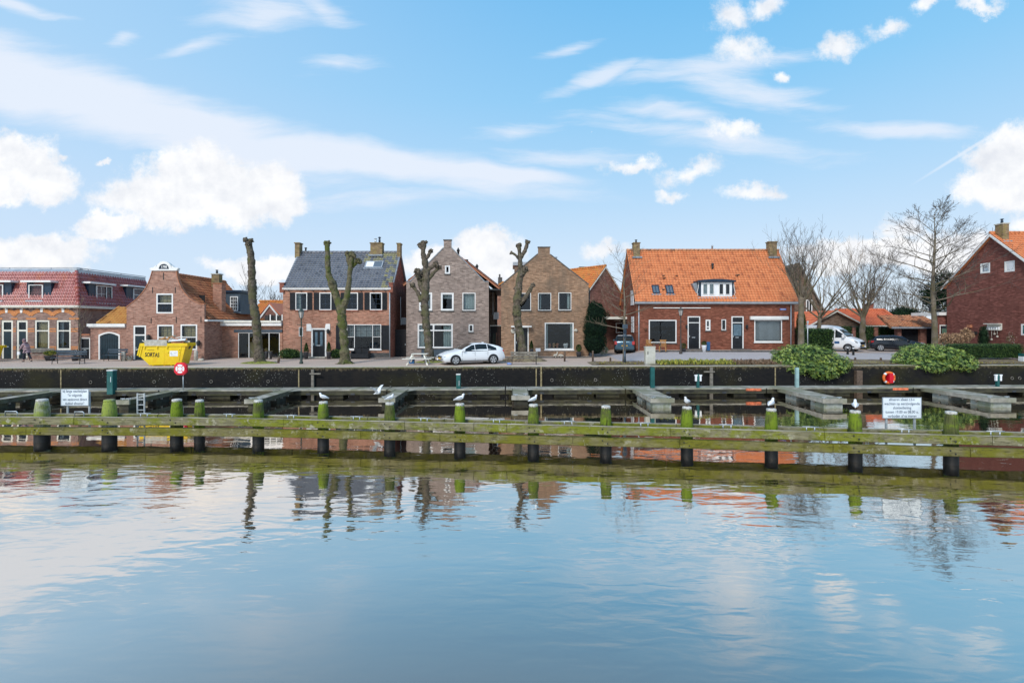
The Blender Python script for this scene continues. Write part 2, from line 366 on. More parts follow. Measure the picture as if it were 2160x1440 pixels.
M['rfA'] = tilemat('glazed_crimson_tiles', (.33,.088,.080), (.39,.12,.105), (.26,.055,.045), rough=.28, moss=(.40,.09,.02), moss_amt=.7, streak=.2, mscale=.45)
M['rfB'] = tilemat('old_red_brown_tiles', (.36,.115,.045), (.46,.17,.07), (.22,.075,.035), rough=.8, moss=(.30,.16,.06), moss_amt=.5)
M['rfB2'] = tilemat('mossy_orange_tiles', (.46,.20,.05), (.56,.28,.07), (.26,.11,.03), rough=.8, moss=(.30,.20,.05), moss_amt=.6)
M['rfC'] = tilemat('slate_grey_tiles', (.155,.16,.18), (.20,.205,.225), (.11,.115,.13), rough=.4, moss=(.15,.14,.10), moss_amt=.3)
M['rfC2'] = tilemat('lichen_grey_tiles', (.24,.23,.15), (.32,.29,.14), (.15,.15,.13), rough=.6)
M['rfD'] = tilemat('red_brown_tiles', (.40,.14,.065), (.46,.18,.09), (.28,.09,.05), rough=.6)
M['rfG'] = tilemat('bright_orange_tiles', (.57,.185,.068), (.68,.245,.095), (.42,.13,.05), rough=.6, moss=(.52,.19,.07), moss_amt=.3, streak=.12)
M['rfF'] = tilemat('lichen_orange_tiles', (.58,.17,.04), (.64,.24,.05), (.40,.15,.04), rough=.7, moss=(.42,.26,.05), moss_amt=.6, mscale=1.0)
M['rfK'] = tilemat('orange_red_tiles', (.60,.15,.06), (.68,.19,.075), (.46,.11,.05), rough=.6)
M['rfL'] = tilemat('weathered_patchy_tiles', (.48,.19,.09), (.55,.26,.13), (.12,.06,.045), rough=.8, moss=(.16,.09,.05), moss_amt=.7, mscale=1.6)
M['car_white'] = mat('white_car_paint', (.80,.82,.84), .18, var=.0, spec=.6)
M['car_black'] = mat('black_car_paint', (.010,.014,.022), .12, var=.0, spec=.7)
M['car_blue'] = mat('blue_grey_car_paint', (.07,.13,.17), .2, .4, var=.0, spec=.6)
M['tyre'] = mat('tyre_rubber', (.015,.015,.016), .8)
M['rim'] = mat('alloy_rim', (.55,.56,.58), .3, .6, var=.05)
M['redlight'] = mat('red_lamp_plastic', (.5,.02,.02), .25, var=.1)
M['clearlight'] = mat('clear_lamp_plastic', (.55,.6,.65), .1, .4, var=.05)
M['plate'] = mat('yellow_number_plate', (.75,.42,.02), .5, var=.02)
M['yellow'] = mat('yellow_skip_paint', (.80,.56,.005), .42, var=.05, scale=1.2, col2=(.74,.47,.004), cscale=1.0)
M['bluedoc'] = mat('blue_plastic', (.02,.09,.22), .5)
M['orangep'] = mat('orange_plastic', (.80,.17,.03), .45, var=.08)
M['redp'] = mat('red_plastic', (.70,.01,.03), .4, var=.05)
M['greenp'] = mat('green_powder_coat', (.012,.10,.095), .45, var=.12)
M['gwhite'] = mat('gull_white', (.82,.82,.82), .8, var=.04, scale=20)
M['ggrey'] = mat('gull_grey', (.45,.48,.52), .8, var=.05)
M['wood'] = mat('teak', (.45,.22,.07), .6, var=.15, scale=6)
M['wwood'] = mat('white_painted_wood', (.72,.70,.62), .6, var=.1, scale=6)
M['gwood'] = mat('weathered_grey_wood', (.20,.18,.15), .85, var=.25, scale=4, bump=.004)
M['bwood'] = mat('brown_post_wood', (.13,.09,.065), .85, var=.25, scale=6, bump=.004)
M['plank'] = mat('silvered_deck_wood', (.33,.31,.26), .8, var=.25, scale=1.5, bump=.003, col2=(.20,.20,.13), cscale=.5)
M['terra'] = mat('terracotta', (.42,.17,.09), .8)
M['pot'] = mat('dark_pot', (.05,.05,.055), .6)
M['bark'] = mat('mossy_bark', (.115,.092,.068), .95, var=.4, scale=6, bump=.04, bscale=14, col2=(.10,.095,.045), cscale=1.6)
M['barkm'] = mat('green_mossy_bark', (.12,.105,.06), .95, var=.3, scale=6, bump=.03, bscale=14, col2=(.085,.10,.022), cscale=1.8)
M['barkt'] = mat('tan_bark', (.19,.155,.115), .95, var=.25, scale=6, bump=.03, bscale=14, col2=(.12,.10,.05), cscale=1.5)
M['twig'] = mat('bare_twig', (.10,.08,.068), .9, var=.2, scale=2)
M['twigt'] = mat('pale_brown_twig', (.26,.19,.13), .9, var=.2, scale=2)
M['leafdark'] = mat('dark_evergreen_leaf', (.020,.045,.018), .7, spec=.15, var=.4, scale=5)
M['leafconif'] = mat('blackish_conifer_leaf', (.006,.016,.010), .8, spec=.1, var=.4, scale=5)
M['leafmid'] = mat('mid_green_leaf', (.09,.16,.035), .45, var=.4, scale=6)
M['leafrho'] = mat('glossy_rhododendron_leaf', (.21,.30,.055), .4, var=.45, scale=4, spec=.5, col2=(.38,.44,.08), cscale=6)
M['leafyel'] = mat('yellow_green_grass', (.48,.45,.08), .7, var=.35, scale=5)
M['dry'] = mat('dry_brown_leaf', (.25,.15,.09), .9, var=.35, scale=5)
M['dryo'] = mat('orange_dry_bloom', (.46,.29,.17), .9, var=.3, scale=8)
M['moss'] = mat('moss', (.20,.21,.04), .95, var=.3, scale=6, bump=.01)
M['soil'] = mat('soil_with_leaf_litter', (.17,.125,.08), .95, var=.35, scale=5, bump=.02, col2=(.26,.21,.12), cscale=2.5)
# ---------------------------------------------------------------- building kit
def mpF(u, v, w): return (u, w, v)
def mpR(W_): return lambda u, v, w: (W_-w, u, v)
def mpL(X_): return lambda u, v, w: (X_+w, u, v)
def boxm(mb, mp, u0, u1, v0, v1, w0, w1, mi=0):
    vs = [mp(*p) for p in ((u0,v0,w0),(u1,v0,w0),(u1,v1,w0),(u0,v1,w0),(u0,v0,w1),(u1,v0,w1),(u1,v1,w1),(u0,v1,w1))]
    mb.add(vs, [(0,1,2,3),(4,7,6,5),(0,4,5,1),(1,5,6,2),(2,6,7,3),(3,7,4,0)], mi)
def wall(root, m, outer, holes, mp, thick=.16, name='wall'):
    mb = MB(); polys = [outer]
    for h in holes:
        polys.append([(h[0],h[1]),(h[2],h[1]),(h[2],h[3]),(h[0],h[3])] if len(h) == 4 and not isinstance(h[0], tuple) else list(h))
    pts = [p for q in polys for p in q]
    tris = tessellate_polygon([[Vector((p[0], p[1], 0)) for p in q] for q in polys])
    mb.add([mp(p[0], p[1], 0) for p in pts], [tuple(t) for t in tris])
    for k, q in enumerate(polys):
        n = len(q); t = thick
        if not k:
            cu = sum(p[0] for p in q)/n; cv = sum(p[1] for p in q)/n; q = [(cu+(p[0]-cu)*.9985, cv+(p[1]-cv)*.9985) for p in q]
        vs = [mp(p[0], p[1], 0) for p in q]+[mp(p[0], p[1], t) for p in q]
        mb.add(vs, [(i, (i+1) % n, n+(i+1) % n, n+i) for i in range(n)])
    return mb.build(name, m, root)
def ring(mb, mp, r, fw, w0, w1, mi=0, bottom=True):
    u0, v0, u1, v1 = r
    fb = fw if bottom else 0
    if bottom: boxm(mb, mp, u0, u1, v0, v0+fw, w0, w1, mi)
    boxm(mb, mp, u0, u1, v1-fw, v1, w0, w1, mi)
    boxm(mb, mp, u0, u0+fw, v0+fb, v1-fw, w0, w1, mi); boxm(mb, mp, u1-fw, u1, v0+fb, v1-fw, w0, w1, mi)
def window(root, mp, r, frame, sash=None, fw=.07, sw=.05, lights=((0,0,1,1),), bars=(0,0), sill=None, inset=.03, cur=None, curm=None, barw=.022, name='window', barm=None, proud=0):
    mb = MB(); ring(mb, mp, r, fw, inset-proud, inset+.07)
    inn = (r[0]+fw, r[1]+fw, r[2]-fw, r[3]-fw); iw = inn[2]-inn[0]; ih = inn[3]-inn[1]
    edges = set()
    for l in lights:
        if l[0] > .01: edges.add(('u', round(l[0],3)))
        if l[1] > .01: edges.add(('v', round(l[1],3), l[0], l[2]))
    for e in edges:
        if e[0] == 'u': x = inn[0]+e[1]*iw; boxm(mb, mp, x-fw*.4, x+fw*.4, inn[1], inn[3], inset+.003, inset+.065)
        else: y = inn[1]+e[1]*ih; boxm(mb, mp, inn[0]+e[2]*iw, inn[0]+e[3]*iw, y-fw*.35, y+fw*.35, inset+.006, inset+.062)
    wn_ = mb.build(name, frame, root)
    if sill:
        s = MB(); boxm(s, mp, r[0]-.05, r[2]+.05, r[1]-.09, r[1]-.003, -.07, .13); s.build('sill', sill, wn_)
    for i, l in enumerate(lights):
        g = .0 if (l[0] <= .01 and l[2] >= .99) else fw*.38
        q = (inn[0]+l[0]*iw+(g if l[0] > .01 else 0), inn[1]+l[1]*ih+(g if l[1] > .01 else 0), inn[0]+l[2]*iw-(g if l[2] < .99 else 0), inn[1]+l[3]*ih-(g if l[3] < .99 else 0))
        if sash:
            s = MB(); ring(s, mp, q, sw, inset+.022, inset+.058); s.build('sash', sash, wn_)
            q = (q[0]+sw, q[1]+sw, q[2]-sw, q[3]-sw)
        gl = MB(); gl.add([mp(q[0],q[1],inset+.046), mp(q[2],q[1],inset+.046), mp(q[2],q[3],inset+.046), mp(q[0],q[3],inset+.046)], [(0,1,2,3)])
        gl.build('pane', M['glass'], wn_)
        nb = bars[i] if isinstance(bars[0], tuple) else bars
        if nb[0] or nb[1]:
            s = MB()
            for k in range(nb[0]):
                x = q[0]+(q[2]-q[0])*(k+1)/(nb[0]+1); boxm(s, mp, x-barw/2, x+barw/2, q[1], q[3], inset+.03, inset+.044)
            for k in range(nb[1]):
                y = q[1]+(q[3]-q[1])*(k+1)/(nb[1]+1); boxm(s, mp, q[0], q[2], y-barw/2, y+barw/2, inset+.028, inset+.042)
            s.build('glazing_bar', barm or sash or frame, wn_)
    u0, v0, u1, v1 = inn
    def drape(a, b, c, d, m, folds=True, nm='curtain', w=.24):
        s = MB(); n = max(2, int((b-a)/.07)) if folds else 1; vs = []; fs = []
        for i in range(n+1):
            x = a+(b-a)*i/n; ww = w+(.03 if i % 2 else -.03)*folds
            vs += [mp(x, c, ww), mp(x, d, ww)]
            if i: fs.append((2*i-2, 2*i, 2*i+1, 2*i-1))
        s.add(vs, fs); s.build(nm, m, wn_)
    for c in (cur or []):
        k = c[0]; cm = curm or M['curtain']
        if k == 'L': drape(u0-.03, u0+iw*c[1], v0, v1, cm)
        elif k == 'R': drape(u1-iw*c[1], u1+.03, v0, v1, cm)
        elif k == 'T': drape(u0, u1, v1-ih*c[1], v1, cm, False, 'blind')
        elif k == 'F': drape(u0, u1, v0, v1, cm)
        elif k == 'B': drape(u0, u1, v0, v0+ih*c[1], cm)
        elif k == 'V':
            s = MB(); n = int(iw/.095)
            for i in range(n):
                x = u0+iw*(i+.5)/n; s.add([mp(x-.036, v0+.04, .15), mp(x+.034, v0+.04, .17), mp(x+.034, v1-.05, .17), mp(x-.036, v1-.05, .15)], [(0,1,2,3)])
            s.build('vertical_blind', cm, wn_)
    return wn_
def door(root, mp, r, frame, leaf, fw=.09, transom=None, inset=.04, glass=None, panels=0, sill=True, name='door'):
    mb = MB(); boxm(mb, mp, r[0], r[2], r[3]-fw, r[3], inset, inset+.08)
    boxm(mb, mp, r[0], r[0]+fw, r[1], r[3]-fw, inset, inset+.08); boxm(mb, mp, r[2]-fw, r[2], r[1], r[3]-fw, inset, inset+.08)
    top = r[3]-fw
    if transom:
        boxm(mb, mp, r[0]+fw, r[2]-fw, transom-fw*.4, transom+fw*.4, inset+.003, inset+.077)
    fr = mb.build('door_frame', frame, root)
    if transom:
        s = MB(); ring(s, mp, (r[0]+fw, transom+fw*.4, r[2]-fw, top), .045, inset+.02, inset+.06); s.build('fanlight_sash', leaf, fr)
        g = MB(); q = (r[0]+fw, transom+fw*.4, r[2]-fw, top); g.add([mp(q[0],q[1],inset+.045), mp(q[2],q[1],inset+.045), mp(q[2],q[3],inset+.045), mp(q[0],q[3],inset+.045)], [(0,1,2,3)]); g.build('pane', M['glass'], fr)
        top = transom-fw*.4
    l = MB(); a, b, c, d = r[0]+fw+.006, r[1]+.04, r[2]-fw-.006, top-.006
    holes = glass or []
    W_ = c-a; H = d-b
    boxm(l, mp, a, c, b, d, inset+.03, inset+.07)
    for (x0, y0, x1, y1) in [g for g in ([] if not panels else [(.16+.36*i, .08+.16*j, .16+.36*i+.30, .08+.16*j+.11) for i in range(2) for j in range(panels)])]:
        boxm(l, mp, a+W_*x0, a+W_*x1, b+H*y0, b+H*y1, inset+.015, inset+.03)
    dl = l.build(name, leaf, root)
    for (x0, y0, x1, y1) in holes:
        g = MB(); boxm(g, mp, a+W_*x0, a+W_*x1, b+H*y0, b+H*y1, inset+.022, inset+.032); g.build('pane', M['doorglass'], dl)
    s = MB(); boxm(s, mp, a+W_*.3, a+W_*.62, b+H*.42, b+H*.45, inset+.012, inset+.03); s.build('letter_slot', M['steel'], dl)
    s = MB(); boxm(s, mp, a+.05, a+.09, b+H*.44, b+H*.52, inset-.01, inset+.03); s.build('handle', M['steel'], dl)
    if sill:
        s = MB(); boxm(s, mp, r[0]-.02, r[2]+.02, r[1], r[1]+.037, -.05, inset+.1); s.build('threshold', M['dstone'], dl)
    return dl
PROF = [(0,.004),(.16,.042),(.33,.056),(.5,.042),(.66,.012),(.83,.002),(1,.004)]
def tiles(parent, m, O, U, V, Lu, Lv, tw=.25, th=.27, left=None, right=None, holes=(), mf=None, deck=True, prof=PROF, name='roof_tiles', jit=.004, seed=1, scale=1.0, flip=False):
    O = Vector(O); U = Vector(U).normalized(); V = Vector(V).normalized(); N = U.cross(V).normalized()
    if flip: N = -N
    left = left or (lambda v: 0); right = right or (lambda v: Lu)
    rr = random.Random(seed); mb = MB(); nr = max(1, round(Lv/th)); th = Lv/nr; nc = max(1, round(Lu/tw)); tw = Lu/nc
    mats = m if isinstance(m, (list, tuple)) else [m]
    for j in range(nr):
        v0 = j*th; v1 = v0+th+.03; vm = v0+th/2; a = left(vm); b = right(vm)
        for i in range(-1, nc+1):
            u0 = i*tw; um = u0+tw/2
            if u0+tw <= a+.02 or u0 >= b-.02: continue
            if any(h[0] < um < h[2] and h[1] < vm < h[3] for h in holes): continue
            dz = jit*rr.random(); dv = (rr.random()-.5)*jit*3
            top = []; bot = []; lip = []
            for (t, hh) in prof:
                u = min(max(u0+t*tw, a), b)
                hh = hh*scale
                bot.append(O+U*u+V*(v0+dv)+N*(hh+.052+dz)); top.append(O+U*u+V*v1+N*(hh+.002+dz)); lip.append(O+U*u+V*(v0+dv)+N*(hh-.012))
            k = len(prof); vs = bot+top+lip; fs = []; uvs = []
            for q in range(k-1):
                fs.append((q, q+1, k+q+1, k+q)); uvs.append([(i+.5, j+.5)]*4)
                fs.append((q, 2*k+q, 2*k+q+1, q+1)); uvs.append([(i+.5, j+.5)]*4)
            mb.add(vs, fs, mf(um, vm) if mf else 0, uvs)
    if deck:
        q = [O+U*left(0), O+U*right(0), O+U*right(Lv)+V*Lv, O+U*left(Lv)+V*Lv]
        q2 = [p-N*.12 for p in q]; q = [p-N*.014 for p in q]
        mb.add(q+q2, [(0,1,2,3),(7,6,5,4),(0,4,5,1),(1,5,6,2),(2,6,7,3),(3,7,4,0)])
    o = mb.build(name, mats, parent, kind='stuff')
    Mx = Matrix(((U.x, V.x, N.x, O.x), (U.y, V.y, N.y, O.y), (U.z, V.z, N.z, O.z), (0,0,0,1)))
    return o, Mx
def ridge(parent, m, a, b, r=.11, step=.33, name='ridge_tiles'):
    a = Vector(a); b = Vector(b); L = (b-a).length; n = max(1, int(L/step)); mb = MB(); d = (b-a)/n
    for i in range(n):
        p = a+d*i; mb.tube([p, p+d*1.06], [r*1.12, r*.98], 8, smooth=True)
        for k in range(len(mb.uv)-10, len(mb.uv)): mb.uv[k] = [(i+.5, 900.5)]*len(mb.f[k])
    return mb.build(name, m, parent, kind='stuff')
def chimney(parent, m, x0, x1, y0, y1, z0, z1, pots=(), cap=None, name='chimney'):
    mb = MB(); mb.box(x0, x1, y0, y1, z0, z1); o = mb.build(name, m, parent)
    c = MB(); c.box(x0-.05, x1+.05, y0-.05, y1+.05, z1+.002, z1+.09); c.build('chimney_cap', cap or m, o)
    for (fx, h, pm) in pots:
        x = x0+(x1-x0)*fx; y = (y0+y1)/2; q = MB()
        q.lathe([(.09, 0), (.09, h*.55), (.07, h*.6), (.07, h*.8), (.13, h*.82), (.13, h*.9), (.03, h)], (x, y, z1+.09), 10); q.build('chimney_pot', M[pm], o)
    return o
def gutter(root, m, x0, x1, y, z, h=.14, d=.16, brackets=0, name='gutter'):
    mb = MB(); mb.prism([(y-d, z+h), (y, z+h), (y, z), (y-d*.6, z), (y-d, z+h*.45)], 0, x0, x1); g = mb.build(name, m, root)
    for i in range(brackets):
        x = x0+(x1-x0)*(i+.5)/brackets; b = MB(); b.box(x-.05, x+.05, y-d*.7, y, z-.07, z-.003); b.build('bracket', M['black'], root)
    return g
def downpipe(root, x, y, z0, z1, m, r=.045):
    mb = MB(); mb.tube([(x, y, z0), (x, y, z1)], r, 8); return mb.build('downpipe', m, root)
class House:
    def __init__(s, name, label, px0, pbase, D, cat='house', group=None):
        p = P(px0, pbase, D); s.D = D; s.X = p.x; s.Z = p.z
        s.root = thing(name, label, cat, (p.x, D, p.z), group=group)
    def F(s, px, py, d=0): p = P(px, py, s.D+d); return (p.x-s.X, p.z-s.Z)
    def rect(s, x0, y0, x1, y1, d=0): a = s.F(x0, y1, d); b = s.F(x1, y0, d); return (a[0], a[1], b[0], b[1])
    def sideu(s, px, xl): # depth (local y) where picture column px meets the side plane local x = xl
        return (s.X+xl)*F/(px-CX)-s.D
    def srect(s, xl, x0, y0, x1, y1):
        u0 = s.sideu(x0, xl); u1 = s.sideu(x1, xl); um = (u0+u1)/2
        return (min(u0,u1), s.F(0, y1, um)[1], max(u0,u1), s.F(0, y0, um)[1])
    def slope(s, Mx, px, py):
        o = Vector((0, 0, CZ)); d = P(px, py, 1)-o; root = Vector((s.X, s.D, s.Z)); n = Mx.col[2].xyz; q = Mx.col[3].xyz+root
        t = (q-o).dot(n)/d.dot(n); w = o+d*t-q; return w.dot(Mx.col[0].xyz), w.dot(Mx.col[1].xyz)
def backdrop_room(h, x0, x1, z0, z1, y=2.0):
    mb = MB(); mb.add([(x0,y,z0),(x1,y,z0),(x1,y,z1),(x0,y,z1)], [(0,1,2,3)])
    mb.add([(x0,.2,z0+.002),(x1,.2,z0+.002),(x1,y,z0+.002),(x0,y,z0+.002)], [(0,1,2,3)])
    return mb.build('inner_wall', M['interior'], h.root)
def lamp_on_wall(root, u, v, s=.12):
    mb = MB(); mb.lathe([(s*.3, -s), (s*.6, -s*.8), (s*.8, s*.6), (s*.2, s*1.2)], (u, -.16, v), 6, 0, False); mb.box(u-.02, u+.02, -.16, 0, v+s*.9, v+s*1.1)
    return mb.build('wall_lantern', M['iron'], root)
M['doorglass'] = mat('obscured_door_glass', (.10,.16,.20), .15, var=.15, scale=4)

# ================================================================ the mansard terrace, far left
H = House('mansard_house', 'purple brown terrace with glazed crimson mansard roof, white dormers and orange brick arches', 165, 757, 39.7); rt = H.root
zt = H.F(165, 648)[1]; L0 = -12.0
fr_ = [H.rect(2,675,27,756), H.rect(34,675,58,756.5), H.rect(73,675,104,738), H.rect(119,675,149,738)]
fr_.append((fr_[0][0]-2.5, fr_[2][1], fr_[0][0]-1.4, fr_[2][3])); fr_.append((fr_[0][0]-4.3, fr_[2][1], fr_[0][0]-3.2, fr_[2][3]))
wall(rt, M['brA'], [(L0,-.3),(0,-.3),(0,zt),(L0,zt)], [(a,b if i > 1 else 0.0,c,d) for i,(a,b,c,d) in enumerate(fr_)], mpF)
wall(rt, M['brA'], [(0,-.3),(8.5,-.3),(8.5,zt),(0,zt)], [], mpR(0))
wall(rt, M['brA'], [(0,-.3),(8.5,-.3),(8.5,zt),(0,zt)], [], mpL(L0))
backdrop_room(H, L0+.2, -.2, 0, zt)
for i in (0, 1):
    a = fr_[i]; door(rt, mpF, (a[0], 0, a[2], a[3]), M['cream'], M['teal'], .16, transom=H.F(0,697)[1], inset=.05)
for i in (2, 3, 4, 5):
    r = fr_[i]; window(rt, mpF, r, M['cream'], M['teal'], .13, .05, lights=((0,0,1,.66),(0,.66,1,1)), inset=.03, cur=[('F',)] if i == 2 else [('L',.25)], curm=M['blind'] if i == 2 else M['net'])
    s = MB(); boxm(s, mpF, r[0]-.2, r[2]+.2, r[1]-.2, r[1]-.01, -.08, .02); s.build('window_sill', M['slate'], rt)
for ri_, r in enumerate(fr_):   # segmental orange arches, each voussoir its own brick, white keystone
    cx = (r[0]+r[2])/2; hw = (r[2]-r[0])/2+.2; rad = hw*1.35; cz_ = r[3]+.30-sqrt(rad*rad-hw*hw)
    n = 9; a0 = math.asin(hw/rad)
    for k in range(n):
        t0 = -a0+2*a0*k/n+.004; t1 = -a0+2*a0*(k+1)/n-.004
        key = k == n//2; ro = rad+(.40 if key else .27); ri = rad-.02
        mb = MB(); mb.prism([(cx+ri*sin(t0), cz_+ri*cos(t0)), (cx+ri*sin(t1), cz_+ri*cos(t1)), (cx+ro*sin(t1), cz_+ro*cos(t1)), (cx+ro*sin(t0), cz_+ro*cos(t0))], 1, -.03-.02*key-.006*(ri_ % 2), .05-.003*(ri_ % 2))
        mb.build('keystone' if key else 'arch_brick', M['white'] if key else M['orangeb'], rt)
    s = MB(); s.box(r[0]-.004, r[2]+.004, .02, .14, r[3]-.002, r[3]+.26); s.build('arch_infill', M['teal'], rt)
us = sorted(fr_); gaps = [(L0, us[0][0])]+[(us[i][2], us[i+1][0]) for i in range(len(us)-1)]+[(us[-1][2], 0)]
for (a, b) in gaps:
    for py in (693.5, 698.5, 731.5, 735.5):
        z = H.F(0, py)[1]; s = MB(); s.box(a+.01, b-.01, -.012, .004, z-.05, z+.05); s.build('brick_band', M['orangeb'], rt)
    z = H.F(0, 672)[1]; s = MB(); s.box(a-.12, b+.12, -.014, .002, z-.06, z+.06); s.build('brick_band', M['orangeb'], rt)
    if b-a > .6:
        s = MB(); x = (a+b)/2; s.lathe([(.05,-.12),(.16,-.05),(.2,.1)], (x, -.2, H.F(0,711)[1]), 10); s.build('wall_planter', M['terra'], rt)
ztop = H.F(161, 575, .95)[1]; zw = H.F(161, 567, .95)[1]; rise = ztop-zt; ins = 1.05
hF = []; Lv = sqrt(rise**2+(ins)**2)
o, MxA = tiles(rt, M['rfA'], (L0, -.12, zt+.05), (1,0,0), (0,ins,rise), -L0+.12, Lv, .27, .26, right=lambda v: -L0+.12-ins*v/Lv, seed=3)
o, MxB = tiles(rt, M['rfA'], (.12, -.12, zt+.05), (0,1,0), (-ins,0,rise), 8.7, Lv, .27, .26, left=lambda v: ins*v/Lv, seed=4)
ridge(rt, M['rfA'], (.12, -.12, zt+.1), (.12-ins, -.12+ins, ztop+.1), .13, .36)
gutter(rt, M['cream'], L0, .28, -.12, zt-.06, .2, .2, 0)
mb = MB(); mb.box(.10, .28, -.115, 8.5, zt-.06, zt+.12); mb.build('gutter', M['cream'], rt)
for k in range(18):
    x = -.5-k*.79*.62
    if x > L0: s = MB(); s.box(x-.05, x+.05, -.16, 0, zt-.15, zt-.065); s.build('bracket', M['black'], rt)
mb = MB(); yi = -.12+ins; xi = .12-ins
mb.prism([(yi-.06, ztop), (yi+.3, zw+.05), (yi+.6, zw+.05), (yi+.6, ztop-.1), (yi, ztop-.1)], 0, L0, xi); mb.box(xi-.5, xi+.06, yi-.06, 8.5, ztop-.05, zw)
mb.box(L0, xi-.5, yi+.6, 8.5, ztop-.1, zw-.02); mb.build('zinc_roof_edge', M['zinc'], rt)
mb = MB(); mb.box(L0, xi+.1, yi-.1, yi-.06, zw+.05, zw+.10); mb.box(xi+.06, xi+.1, yi-.06, 8.5, zw+.05, zw+.10)
for x in (-2.9, -6.2): mb.box(x-.02, x+.02, yi-.07, yi-.03, zw, zw+.06)
for y in (2.0, 5.5): mb.box(xi+.02, xi+.07, y-.02, y+.02, zw, zw+.06)
mb.build('roof_rail', M['lead'], rt)
def dormerA(mp, r, wr, first=1, lights=((0,0,1,1),), bars=(0,0)):
    mb = MB(); boxm(mb, mp, r[0]+.1, wr[0]+.005, wr[1]-.05, r[3]-.12, .18, .9); boxm(mb, mp, wr[2]-.005, r[2]-.1, wr[1]-.05, r[3]-.12, .18, .9)
    boxm(mb, mp, wr[0], wr[2], wr[1]-.12, wr[1]+.02, .15, .9); d = mb.build('dormer', M['navy'], rt)
    s = MB(); boxm(s, mp, wr[0]-.12, wr[2]+.12, wr[1]-.16, wr[1]-.055, -.06, .2); s.build('lead_flashing', M['zinc'], d)
    s = MB(); boxm(s, mp, r[0]-.12, r[2]+.12, r[3]-.12, r[3]+.02, -.12, 1.1); s.build('dormer_roof', M['white'], d)
    s = MB(); boxm(s, mp, wr[2]+.003, wr[2]+.02, wr[1], r[3]-.13, .2, .9); s.build('dormer_cheek', M['navy'], d)
    window(rt, mp, wr, M['white'], M['dsteel'], .07, .035, lights, bars, inset=.1, barm=M['white'])
    s = MB(); boxm(s, mp, wr[0]+.05, wr[2]-.05, wr[1], wr[3], .5, .52); s.build('dormer_inner', M['interior'], d)
for (a, b, c, d_, w0, w1) in ((49,592,106,636,60,90), (-36,592,22,636,-24,6)):
    dormerA(mpF, H.rect(a, b, c, d_, 0), H.rect(w0, 600, w1, 632, .1))
dormerA(mpR(-.0), H.srect(-.0, 190, 597, 240, 640), H.srect(-.1, 204, 603, 237, 638), lights=((0,0,.64,1),(.64,0,1,1)), bars=((1,1),(0,0)))
dormerA(mpR(-.0), H.srect(-.0, 269, 603, 309, 640), H.srect(-.1, 282, 609, 306, 638), lights=((0,0,1,.55),(0,.55,1,1)))

# low wall with the little side door
H2 = House('garden_gate_wall', 'low brown brick wall with white framed black garden door beside the mansard house', 166.5, 757.5, 39.9, 'wall'); g = H2.root
w_ = H2.F(191, 0)[0]; z1 = H2.F(0, 707)[1]; dr = H2.rect(168, 712, 192, 758)
wall(g, M['brA'], [(0,-.3),(w_-.02,-.3),(w_-.02,z1),(0,z1)], [(dr[0],0,w_-.04,dr[3])], mpF)
s = MB(); s.box(-.02, w_-.03, -.06, .2, z1+.002, z1+.1); s.build('coping', M['terra'], g)
dl = door(g, mpF, (dr[0], 0, w_-.045, dr[3]), M['white'], M['black'], .08, inset=.03)
s = MB(); boxm(s, mpF, dr[0]+.1, w_-.14, dr[3]*.48, dr[3]*.51, .045, .06); s.build('door_rail', M['steel'], dl)

# ---- arched garage
H3 = House('arched_garage', 'small brick garage with black arched door in white surround and mossy orange tiled cap', 191, 758, 39.3, 'garage'); g = H3.root
w_ = H3.F(267, 0)[0]; z1 = H3.F(0, 688)[1]; r = H3.rect(208, 700, 253, 758); n = 10
arch = [(r[0], .0), (r[2], .0)]+[(r[2]-(r[2]-r[0])*k/n, r[3]-.22+.22*sin(pi*k/n)) for k in range(n+1)]
wall(g, M['brB'], [(0,-.3),(w_,-.3),(w_,z1),(0,z1)], [arch], mpF)
inner = [((x-(r[0]+r[2])/2)*.88+(r[0]+r[2])/2, (z if z < .01 else z-.10)) for x, z in arch]
mb = MB(); nn = len(arch)
vs = [(x, -.02, z) for x, z in arch]+[(x, -.02, z) for x, z in inner]+[(x, .12, z) for x, z in arch]+[(x, .12, z) for x, z in inner]
fs = []
for i in range(1, nn):
    j = (i+1) % nn; fs += [(i, j, nn+j, nn+i), (nn+i, nn+j, 3*nn+j, 3*nn+i), (i, 2*nn+i, 2*nn+j, j)]
mb.add(vs, fs); mb.build('arch_frame', M['white'], g)
mb = MB()
xs0, xs1 = min(x for x, z in inner), max(x for x, z in inner)
for k in range(8):
    a = xs0+(xs1-xs0)*k/8+.008; b = xs0+(xs1-xs0)*(k+1)/8-.008
    mb.box(a, b, .05, .09, .02, r[3]-.26+.2*sin(pi*(k+.5)/8))
mb.box(xs0, xs1, .092, .12, 0, r[3]-.1)
dd = mb.build('garage_door_or_dark_opening', M['teal'], g)
for z in (.35, 1.7):
    for x in (xs0-.03, xs1-.2): s = MB(); s.box(x, x+.23, .03, .049, z, z+.05); s.build('hinge', M['iron'], dd)
s = MB(); s.box(-.12, w_+.02, -.22, .25, z1-.02, z1+.19); s.box(-.06, w_, -.14, .2, z1-.1, z1-.021); s.build('cornice', M['white'], g)
